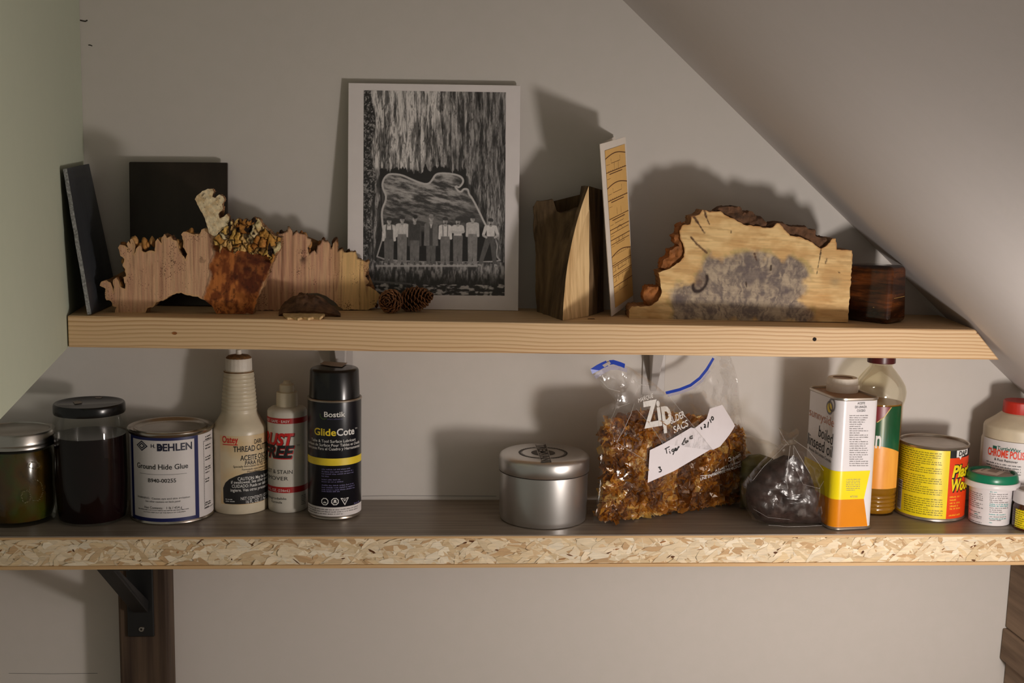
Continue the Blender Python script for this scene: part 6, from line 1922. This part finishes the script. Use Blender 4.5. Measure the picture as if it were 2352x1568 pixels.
# linseed oil can ------------------------------------------------------------------------
zt = None
Fc_ = atZ(1908, 1219, ZL); Rc = atZ(2006, 1214.5, ZL)
er = (Rc - Fc_); wr_ = np.linalg.norm(er); er = er / wr_
el = np.array([-er[1], er[0], 0.0])                         # back along the wide face
z_ = 1.2
for _ in range(40): z_ += (proj((Fc_[0] + el[0] * 0.004, Fc_[1] + el[1] * 0.004, z_))[1] - 913) * 0.0004
zt = z_
Lw = 0.095
for _ in range(60):
    q = Fc_ + el * Lw; q = np.array([q[0], q[1], zt])
    Lw += (proj(q)[0] - 1853) * 0.0002
Lw = min(max(Lw, 0.06), 0.114); print('Lw', Lw)
ctr = Fc_ + er * wr_ / 2 + el * Lw / 2
t = thing('linseed_can', 'tall rectangular linseed oil can, white with yellow and orange base', 'can', (ctr[0], ctr[1], ZL))
def rrect(z, inset=0.0, rad=0.011, n=8):
    out_ = []
    for (sx, sy, a0) in ((0, 0, pi), (1, 0, 1.5 * pi), (1, 1, 0), (0, 1, 0.5 * pi)):
        c_ = Fc_ + er * (rad if sx == 0 else wr_ - rad) + el * (rad if sy == 0 else Lw - rad)
        for i in range(n + 1):
            a = a0 + (pi / 2) * i / n
            p_ = c_ + (er * cos(a) + el * sin(a)) * (rad - inset)
            out_.append((p_[0], p_[1], z))
    return out_
def loft(rings_, cap0=True, cap1=True):
    mb = MB(); n = len(rings_[0]); vs = [p_ for r_ in rings_ for p_ in r_]; fs = []
    for j in range(len(rings_) - 1):
        for i in range(n): fs.append((j * n + i, j * n + (i + 1) % n, (j + 1) * n + (i + 1) % n, (j + 1) * n + i))
    if cap0: fs.append(tuple(reversed(range(n))))
    if cap1: fs.append(tuple(range(len(vs) - n, len(vs))))
    return mb.add(vs, fs)
build('can_body', loft([rrect(ZL + 0.003, 0.0004), rrect(zt - 0.003, 0.0004)]), W['can_white'], t, smooth=40)
build('bottom_seam', loft([rrect(ZL + 0.0002, 0.0006), rrect(ZL + 0.001, -0.0006), rrect(ZL + 0.0026, -0.0006), rrect(ZL + 0.0034, 0.0003)]), W['rim'], t, smooth=40)
build('top_seam', loft([rrect(zt - 0.0034, 0.0003), rrect(zt - 0.0024, -0.0006), rrect(zt - 0.0004, -0.0006), rrect(zt, 0.0002), rrect(zt - 0.0006, 0.0014), rrect(zt - 0.003, 0.002)], False, False), W['rim'], t, smooth=40)
build('top_plate', loft([rrect(zt - 0.0032, 0.0016), rrect(zt - 0.0026, 0.0016)]), W['dusty_top'], t, smooth=30)
cpx, cpy = 1935, 898
pc = hit_plane(1934.5, 892, (0, 0, zt), (0, 0, 1))
rc = 36.5 * mmpp(0, pc[1])
hc = 0.0
zz_ = zt
for _ in range(40): hc += (proj((pc[0], pc[1], zt + hc))[1] - 865) * 0.0004
b = MB(); b.lathe(pc[0], pc[1], [(rc, zt - 0.0026), (rc, zt + hc * 0.42), (rc - 0.0008, zt + hc * 0.46), (rc - 0.001, zt + hc - 0.002), (rc - 0.0018, zt + hc - 0.0004), (rc - 0.003, zt + hc), (rc - 0.006, zt + hc - 0.0002), (rc - 0.0066, zt + hc - 0.001)], 96, rfun=lambda a, z: 1 + (0.008 if int(a / (2 * pi) * 48) % 2 else 0) * (z > zt + hc * 0.3) * (z < zt + hc - 0.001))
build('screw_cap', b, W['cap_white'], t, smooth=30)
b = MB(); b.lathe(pc[0], pc[1], [(rc - 0.0064, zt + hc - 0.0014), (0, zt + hc - 0.0014)], 48); build('cap_dust', b, W['dusty_top'], t, smooth=30)
# label fields wrap the whole can: coordinates run along the perimeter
rad_ = 0.011
class CanWrap:
    """u runs along the left (wide) face, round the corner and along the right face; u=0 at the corner middle"""
    step = 0.0025
    def pt(s, u, w, o=0.0):
        arc = rad_ * pi / 2; rr_ = rad_ - 0.0004 + o
        if abs(u) <= arc / 2:
            a = 1.25 * pi + u / rad_
            c_ = Fc_ + er * rad_ + el * rad_
            p_ = c_ + (er * cos(a) + el * sin(a)) * rr_
        elif u < 0:
            p_ = Fc_ + el * (rad_ + (-u - arc / 2)) - er * (o - 0.0004)
        else:
            p_ = Fc_ + er * (rad_ + (u - arc / 2)) - el * (o - 0.0004)
        return (p_[0], p_[1], w)
cw = CanWrap()
arc2 = rad_ * pi / 4
rsf = Plane(Fc_ + el * 0.0004, er, (0, 0, 1)); lsf = Plane(Fc_ + er * 0.0004, -el, (0, 0, 1))
def wR(x, y):
    q = rsf.uv(x, y); return (q[0] - rad_ + arc2, Fc_[2] + q[1])
def wLf(x, y):
    q = lsf.uv(x, y); return (-(-q[0] - rad_ + arc2), Fc_[2] + q[1])
yt_r = wR(1960, 1081.5)[1]; yb_r = wR(1960, 1146)[1]; ob_r = ZL + 0.0036
uR0 = wR(1998.5, 1081)[0]; uR1 = wR(1984, 1145)[0]; uR2 = wR(1992, 1210)[0]
uLend = -(Lw - rad_ + arc2) + 0.004
def wrap(mb, poly):
    V, Fc = cut2d(poly, 0.0025)
    mb.add([cw.pt(u, w, 0.0003) for u, w in V], Fc)
slope_ = 0.0
b = MB(); wrap(b, [(uLend, yb_r), (uR1, yb_r), (uR0, yt_r), (uLend, yt_r)]); build('yellow_field', b, W['yellow_can'], t, smooth=40)
b = MB(); wrap(b, [(uLend, ob_r), (uR2, ob_r), (uR1, yb_r), (uLend, yb_r)]); build('orange_field', b, W['orange_can'], t, smooth=40)
b = MB()
text(b, lsf, 'boiled', (1880, 1001.5), (1912, 1022), 26, 0.0, o=0.0003)
text(b, lsf, 'linseed oil', (1855.5, 1018), (1911, 1051), 26, 0.0, o=0.0003)
text(b, lsf, 'Aceite De Linaza Cocido', (1858, 1031), (1909, 1063), 7, 0.0, o=0.0003)
build('lettering', b, W['ink'], t, smooth=0); b = MB(); text(b, rsf, 'ACEITE', (1969.5, 928.5), (1986.5, 928), 5.2, 0.0, o=0.0003); text(b, rsf, 'DE LINAZA', (1964, 937), (1990.5, 936.5), 5.2, 0.0, o=0.0003); text(b, rsf, 'COCIDO', (1968, 945.5), (1987, 945), 5.2, 0.0, o=0.0003)
c_ = lsf.uv(1909, 932)
build('lettering', b, W['ink'], t, smooth=0)
b = MB(); text(b, lsf, 'sunnyside', (1859, 952.5), (1915, 981), 19, -0.004, o=0.0003); build('tan_lettering', b, W['tan_ink'], t, smooth=0)
b = MB()
c1_, c2_ = lsf.uv(1906, 936), lsf.uv(1911.5, 929.5)
ring(b, lsf, c1_, 0.0054, 0.0078, 0.0003, 24, ry=1.0); ring(b, lsf, c2_, 0.0054, 0.0078, 0.0003, 24, ry=1.0); build('drop_emblem', b, W['grey_ink'], t, smooth=0)
b = MB(); ring(b, lsf, c1_, 0.0, 0.0054, 0.0003, 24); build('drop_fill', b, W['yellow'], t, smooth=0)
b = MB(); rs = random.Random(8)
lines(b, rsf, 1951, 1997, [955 + 5.0 * i for i in range(24)], 3.0, 0.0003, rnd=rs)
lines(b, rsf, 1943, 1978, [1101 + 4.2 * i for i in range(6)], 2.6, 0.0004, rnd=rs); lines(b, rsf, 1943, 1965, [1126], 2.6, 0.0004, rnd=rs)
text(b, rsf, '47350', (1952, 1142), (1969, 1142), 4.4, 0.0, o=0.0004)
build('small_print', b, W['grey_ink'], t, smooth=0)

# bottle of golden oil behind the can
yf = 1184
t, cx, cy, r = round_thing('cooking_oil_bottle', 'clear bottle of golden oil with green label behind the linseed can', 'bottle', 2002, yf, 48)
rows = [(1166, 48), (1160, 52)]
for i in range(4): rows += [(1157 - i * 9, 52.5), (1153 - i * 9, 50.5), (1150 - i * 9, 52.5)]
rows += [(1118, 53), (925, 54), (914, 57.5), (905, 58.8), (896, 59.4), (882, 56), (866, 46), (852, 35), (844, 28), (841, 25.5), (838, 24.5)]
pr = P_(cx, cy, rows, ZL + 0.0002)
b = MB(); b.lathe(cx, cy, [(0, ZL + 0.0002)] + pr); build('bottle_body', b, W['pet'], t, smooth=50)
zo = axz(cx, cy, 921)
pi_ = [(q_[0] - 0.0012, q_[1] + (0.002 if i_ == 0 else 0)) for i_, q_ in enumerate(pr) if q_[1] < zo]
b = MB(); b.lathe(cx, cy, [(0, ZL + 0.0022)] + pi_ + [(pi_[-1][0], zo), (0, zo)]); build('oil', b, W['oil'], t, smooth=50)
ck = P_(cx, cy, [(838, 26.5), (835, 26.5), (834, 22), (831, 22)])
b = MB(); b.lathe(cx, cy, ck); build('neck_ring', b, W['pet'], t, smooth=40)
ck = P_(cx, cy, [(832, 31), (830, 31.5), (808, 31), (806, 29)])
b = MB(); b.lathe(cx, cy, [(0, ck[0][1])] + ck + [(0, ck[-1][1])]); build('cap', b, W['maroon_cap'], t, smooth=40)
sf = Cyl(cx, cy, pr[-16][0] if False else 54.4 * mmpp(0, cy))
ua, ub = sf.uv(1950, 1020)[0], sf.uv(2064, 1020)[0]
wt, wb = sf.uv(2012, 933)[1], sf.uv(2008, 1122)[1]
wm = sf.uv(2010, 1035)[1]
b = MB(); patch(b, sf, ua, ub, wm - 0.008, wt, 0.0003, nw=1); build('green_label', b, W['oil_green'], t, smooth=60)
V_ = [(ua, wb)] + [(ub, wb)] + [(ub - (ub - ua) * i / 12, wm - 0.006 + 0.012 * sin(pi * (1 - i / 12) * 0.9)) for i in range(13)]
b = MB(); polypatch(b, sf, V_, 0.0005, step=0.003); build('wood_print', b, W['oil_wood'], t, smooth=60)
V_ = [(ua, wt), (sf.uv(2046, 935)[0], wt), (sf.uv(2030, 952)[0], sf.uv(2030, 957)[1]), (sf.uv(2014, 962)[0], sf.uv(2014, 969)[1]), (ua, sf.uv(2005, 985)[1])]
b = MB(); polypatch(b, sf, V_, 0.0005, step=0.003); build('maroon_field', b, W['oil_maroon'], t, smooth=60)
b = MB()
for p0_, p1_ in (((2046, 935), (2030, 957)), ((2030, 957), (2014, 969))):
    a_, c_ = sf.uv(*p0_), sf.uv(*p1_); b.add([sf.pt(a_[0], a_[1], 0.0006), sf.pt(a_[0] + 0.0012, a_[1], 0.0006), sf.pt(c_[0] + 0.0008, c_[1] - 0.0006, 0.0006), sf.pt(c_[0], c_[1], 0.0006)], [(0, 1, 2, 3)])
build('gold_line', b, W['gold'], t, smooth=0)
b = MB(); text(b, sf, 'n', (2010, 1028), (2023, 1028), 40, 0.02, o=0.0005); build('lettering', b, W['white_ink'], t, smooth=0)

# plastic wood can
t, cx, cy, r = round_thing('filler_can', 'yellow and red wood filler can with filmed metal top', 'can', 2132.5, 1197, 76)
zr = axz(cx, cy, 1011)
b = MB(); b.lathe(cx, cy, [(0, ZL + 0.0002), (r - 0.001, ZL + 0.0002), (r + 0.0006, ZL + 0.001), (r + 0.0003, ZL + 0.003), (r - 0.0006, ZL + 0.004), (r - 0.0006, zr - 0.004), (r + 0.0003, zr - 0.003), (r + 0.0008, zr - 0.001), (r + 0.0002, zr), (r - 0.0012, zr - 0.0008), (r - 0.002, zr - 0.003)], 96)
build('can_body', b, W['rim'], t, smooth=40)
b = MB(); b.lathe(cx, cy, [(r - 0.0016, zr - 0.0032), (r - 0.004, zr - 0.003), (0, zr - 0.0026)], 64); build('filmed_top', b, W['pw_lid'], t, smooth=40)
sf = Cyl(cx, cy, r - 0.0005)
wb, wt = sf.uv(2130, 1191)[1], sf.uv(2130, 1030)[1]
us = sf.uv(2178, 1110)[0]
b = MB(); patch(b, sf, -r * 1.9, us, wb, wt, 0.0002); build('yellow_label', b, W['pw_yellow'], t, smooth=60)
b = MB(); patch(b, sf, us, r * 2.4, wb, wt, 0.0002); build('red_label', b, W['pw_red'], t, smooth=60)
b = MB(); patch(b, sf, us, r * 2.4, sf.uv(2190, 1052)[1], sf.uv(2190, 1035)[1], 0.0003); build('black_field', b, W['ink'], t, smooth=60)
b = MB(); ud = sf.uv(2197, 1045)[0]; w0_ = sf.uv(2200, 1054)[1]; w1_ = sf.uv(2200, 1032)[1]
polypatch(b, sf, [(ud, w0_ + 0.002), (ud + 0.004, w0_ + 0.002), (ud + 0.006, w0_ - 0.001), (ud + 0.008, w0_ + 0.0025), (ud + 0.020, w0_ + 0.004), (ud + 0.020, w1_ + 0.0005), (ud, w1_ - 0.0005)], 0.0004, step=0.003); build('white_patch', b, W['white_ink'], t, smooth=0)
def utext(mb, sfc, s, u0, u1, w, h, bold, shear, o):
    V, Fc = glyphs(s, bold, shear); x0, x1 = V[:, 0].min(), V[:, 0].max()
    mb.add([sfc.pt(u0 + (u1 - u0) * (a - x0) / (x1 - x0), w + h * c / CAP, o) for a, c in V], Fc)
b = MB(); utext(b, sf, 'DAP', ud + 0.003, ud + 0.017, w0_ + 0.0035, 0.0055, 0.03, 0.1, 0.0006)
ux = sf.uv(2186, 1090)[0]
for s_, yb_, k_ in (('Plastic', 1095, 0.042), ('Wood', 1126, 0.034)): utext(b, sf, s_, ux + 0.0006, ux + 0.0006 + k_, sf.uv(2195, yb_)[1] - 0.0006, 0.0135, 0.085, 0.2, 0.0004)
build('black_lettering', b, W['ink'], t, smooth=0)
b = MB()
for s_, yb_, k_ in (('Plastic', 1095, 0.042), ('Wood', 1126, 0.034)): utext(b, sf, s_, ux, ux + k_, sf.uv(2195, yb_)[1], 0.0130, 0.035, 0.2, 0.0006)
build('yellow_lettering', b, W['pw_yellow'], t, smooth=0)
b = MB(); rs = random.Random(5); lines(b, sf, 2181, 2206, [1142, 1149, 1156, 1163, 1169], 4.6, 0.0004, rnd=rs); lines(b, sf, 2179, 2205, [1184], 5.0, 0.0004, rnd=rs); build('orange_print', b, W['orange_ink'], t, smooth=0)
b = MB(); rs = random.Random(15)
lines(b, sf, 2064, 2173, [1034 + 5.05 * i for i in range(11)], 3.0, 0.0003, rnd=rs); lines(b, sf, 2064, 2173, [1093 + 5.05 * i for i in range(9)], 3.0, 0.0003, rnd=rs); lines(b, sf, 2076, 2172, [1146 + 5.05 * i for i in range(8)], 3.0, 0.0003, rnd=rs)
build('small_print', b, W['olive_ink'], t, smooth=0)
b = MB(); uc = sf.uv(2065, 1140)[0]; patch(b, sf, uc - 0.004, uc + 0.006, sf.uv(2070, 1170)[1], sf.uv(2070, 1100)[1], 0.0003); build('barcode_patch', b, W['label_white'], t, smooth=0)
b = MB(); w_ = sf.uv(2070, 1166)[1]; rs = random.Random(1)
while w_ < sf.uv(2070, 1104)[1]:
    h_ = rs.choice((0.0003, 0.0006, 0.0009)); patch(b, sf, uc - 0.003, uc + 0.005, w_, w_ + h_, 0.0004); w_ += h_ + rs.choice((0.0004, 0.0007))
build('barcode', b, W['ink'], t, smooth=0)

# small tub with a green lid
t, cx, cy, r = round_thing('putty_tub', 'small white tub with a green lid in front of the polish bottle', 'tub', 2270, 1208, 44)
z1, z2 = axz(cx, cy, 1112), axz(cx, cy, 1082)
k_ = mmpp(0, cy)
rt_ = 49.5 * k_
b = MB(); b.lathe(cx, cy, [(0, ZL + 0.0002), (r - 0.001, ZL + 0.0002), (r, ZL + 0.001), (rt_, z1 - 0.001), (62 * k_, z1), (63 * k_, z1 + 0.001), (63 * k_, z1 + 0.005), (61 * k_, z1 + 0.0064), (54 * k_, z1 + 0.0064)], 80); build('tub_body', b, W['tub_white'], t, smooth=40)
b = MB(); b.lathe(cx, cy, [(58 * k_, z1 + 0.006), (58.5 * k_, z1 + 0.0068), (58.5 * k_, z2 - 0.005), (56.5 * k_, z2 - 0.001), (55 * k_, z2), (50 * k_, z2), (48.5 * k_, z2 - 0.0012), (48 * k_, z2 - 0.003), (0, z2 - 0.003)], 80); build('lid', b, W['lid_green'], t, smooth=40)
tp = Plane((cx, cy, z2 - 0.0028), (1, 0, 0), (0, 1, 0))
b = MB(); ring(b, tp, (0, 0), 0, 47 * k_, 0.0001, 40); build('lid_label', b, W['tag'], t, smooth=0)
b = MB(); pxpoly(b, tp, [(2237, 1083), (2273, 1069.5), (2321, 1078), (2290, 1093)], 0.0003); build('sticker', b, W['card'], t, smooth=0)
b = MB(); pxpoly(b, tp, [(2266, 1082), (2280, 1076.5), (2302, 1079), (2288, 1086.5)], 0.0004); build('sticker_print', b, W['tag'], t, smooth=0); b = MB(); pxpoly(b, tp, [(2252, 1080), (2270, 1073), (2273, 1074), (2255, 1082)], 0.0004); build('sticker_print', b, W['tag'], t, smooth=0)
sf = Cyl(cx, cy, r, rt_, ZL + 0.001, z1 - 0.001)
b = MB(); rs = random.Random(7)
lines(b, sf, 2227, 2262, [1133 + 4.6 * i for i in range(8)], 2.8, 0.0003, rnd=rs); lines(b, sf, 2227, 2256, [1175.5], 3.2, 0.0003, rnd=rs); lines(b, sf, 2227, 2258, [1185, 1189, 1198, 1202], 2.8, 0.0003, rnd=rs)
lines(b, sf, 2273, 2317, [1136.5 + 4.6 * i for i in range(5)], 2.8, 0.0003, rnd=rs); lines(b, sf, 2273, 2317, [1168, 1172.6, 1177.2], 2.8, 0.0003, rnd=rs); lines(b, sf, 2273, 2312, [1188, 1196], 2.8, 0.0003, rnd=rs)
build('small_print', b, W['grey_ink'], t, smooth=0)
b = MB(); lines(b, sf, 2274, 2294, [1131], 3.0, 0.0003, rnd=rs); lines(b, sf, 2273, 2317, [1159.5, 1163.6], 3.0, 0.0003, rnd=rs); lines(b, sf, 2272, 2312, [1183, 1192.5], 3.0, 0.0003, rnd=rs); lines(b, sf, 2238, 2250, [1181], 3.0, 0.0003, rnd=rs); lines(b, sf, 2272, 2280, [1201], 3.0, 0.0003, rnd=rs)
build('teal_print', b, W['teal_ink'], t, smooth=0)

# chrome polish bottle
ccx, ccy = None, -0.056
k_ = mmpp(0, ccy)
q = atY(2338, 1000, ccy)
cx, cy = q[0], ccy
t = thing('polish_bottle', 'cream chrome polish bottle with a red screw cap at the right edge', 'bottle', (cx, cy, ZL))
rows = [(1152, 74), (1146, 77), (1010, 77.5), (1006, 76), (1003, 75), (980, 75), (976, 74), (973, 72), (960, 54), (950, 42), (947, 38), (946, 35)]
pr = P_(cx, cy, rows, ZL + 0.0002)
b = MB(); b.lathe(cx, cy, [(0, ZL + 0.0002)] + pr + [(0, pr[-1][1])], 80); build('bottle_body', b, W['bottle_cream'], t, smooth=40)
ck = P_(cx, cy, [(948, 36), (946, 37), (922, 36.5), (919.5, 34.5)])
b = MB(); b.lathe(cx, cy, [(0, ck[0][1])] + ck + [(0, ck[-1][1])], 80, rfun=lambda a, z: 1 + (0.006 if int(a / (2 * pi) * 60) % 2 else 0)); build('screw_cap', b, W['cap_red'], t, smooth=30)
sf = Cyl(cx, cy, max(q_[0] for q_ in pr) + 0.0001)
b = MB(); patch(b, sf, sf.uv(2261, 1050)[0] - 0.004, 0.04, sf.uv(2330, 1150)[1], sf.uv(2330, 1017)[1], 0.0003); build('label', b, W['label_white'], t, smooth=60)
b = MB(); text(b, sf, 'TurtleWax', (2291, 1036), (2345, 1036), 8, 0.02, o=0.0005); patch(b, sf, sf.uv(2281, 1030)[0], sf.uv(2290, 1030)[0], sf.uv(2310, 1036)[1], sf.uv(2310, 1028)[1], 0.0005); build('green_lettering', b, W['green_ink'], t, smooth=0)
b = MB(); text(b, sf, 'CHROME POLISH', (2269, 1052), (2362, 1052), 16, 0.035, o=0.0005); build('red_lettering', b, W['orange_red_ink'], t, smooth=0)
b = MB(); text(b, sf, '& Rust Remover', (2284, 1061), (2338, 1061), 5.6, 0.015, o=0.0005); rs = random.Random(9)
lines(b, sf, 2266, 2352, [1069 + 6.2 * i for i in range(13)], 3.6, 0.0005, rnd=rs); build('lettering', b, W['ink'], t, smooth=0)

# little jar at the right edge of the frame
t, cx, cy, r = round_thing('small_jar', 'little jar with a white lid and yellow label, cut by the right edge', 'jar', 2371, 1225, 47)
k_ = mmpp(0, cy)
z1, z2, z3_ = axz(cx, cy, 1151), axz(cx, cy, 1124), axz(cx, cy, 1163)
R = 47.5 * k_
b = MB(); b.lathe(cx, cy, [(0, ZL + 0.0002), (r - 0.001, ZL + 0.0002), (R, ZL + 0.002), (R, z3_), (R - 0.002, z1), (0, z1)], 64); build('jar_body', b, W['brown_glass'], t, smooth=50)
b = MB(); b.lathe(cx, cy, [(48.5 * k_, z1 - 0.001), (49 * k_, z1), (49 * k_, z2 - 0.002), (47 * k_, z2), (40 * k_, z2 + 0.0004), (38 * k_, z2 - 0.0012), (0, z2 - 0.0012)], 72); build('lid', b, W['tub_white'], t, smooth=40)
sf = Cyl(cx, cy, R)
b = MB(); patch(b, sf, -R * 1.5, R * 1.5, ZL + 0.003, z3_ - 0.001, 0.0002); build('label', b, W['pw_yellow'], t, smooth=60)
b = MB(); rs = random.Random(3); lines(b, sf, 2327, 2371, [1173 + 5.0 * i for i in range(9)], 2.8, 0.0003, rnd=rs); build('small_print', b, W['olive_ink'], t, smooth=0)
tp = Plane((cx, cy, z2 - 0.001), (1, 0, 0), (0, 1, 0)); b = MB(); ring(b, tp, (0, 0), 0, 37 * k_, 0.0001, 32); build('lid_label', b, W['tag'], t, smooth=0)
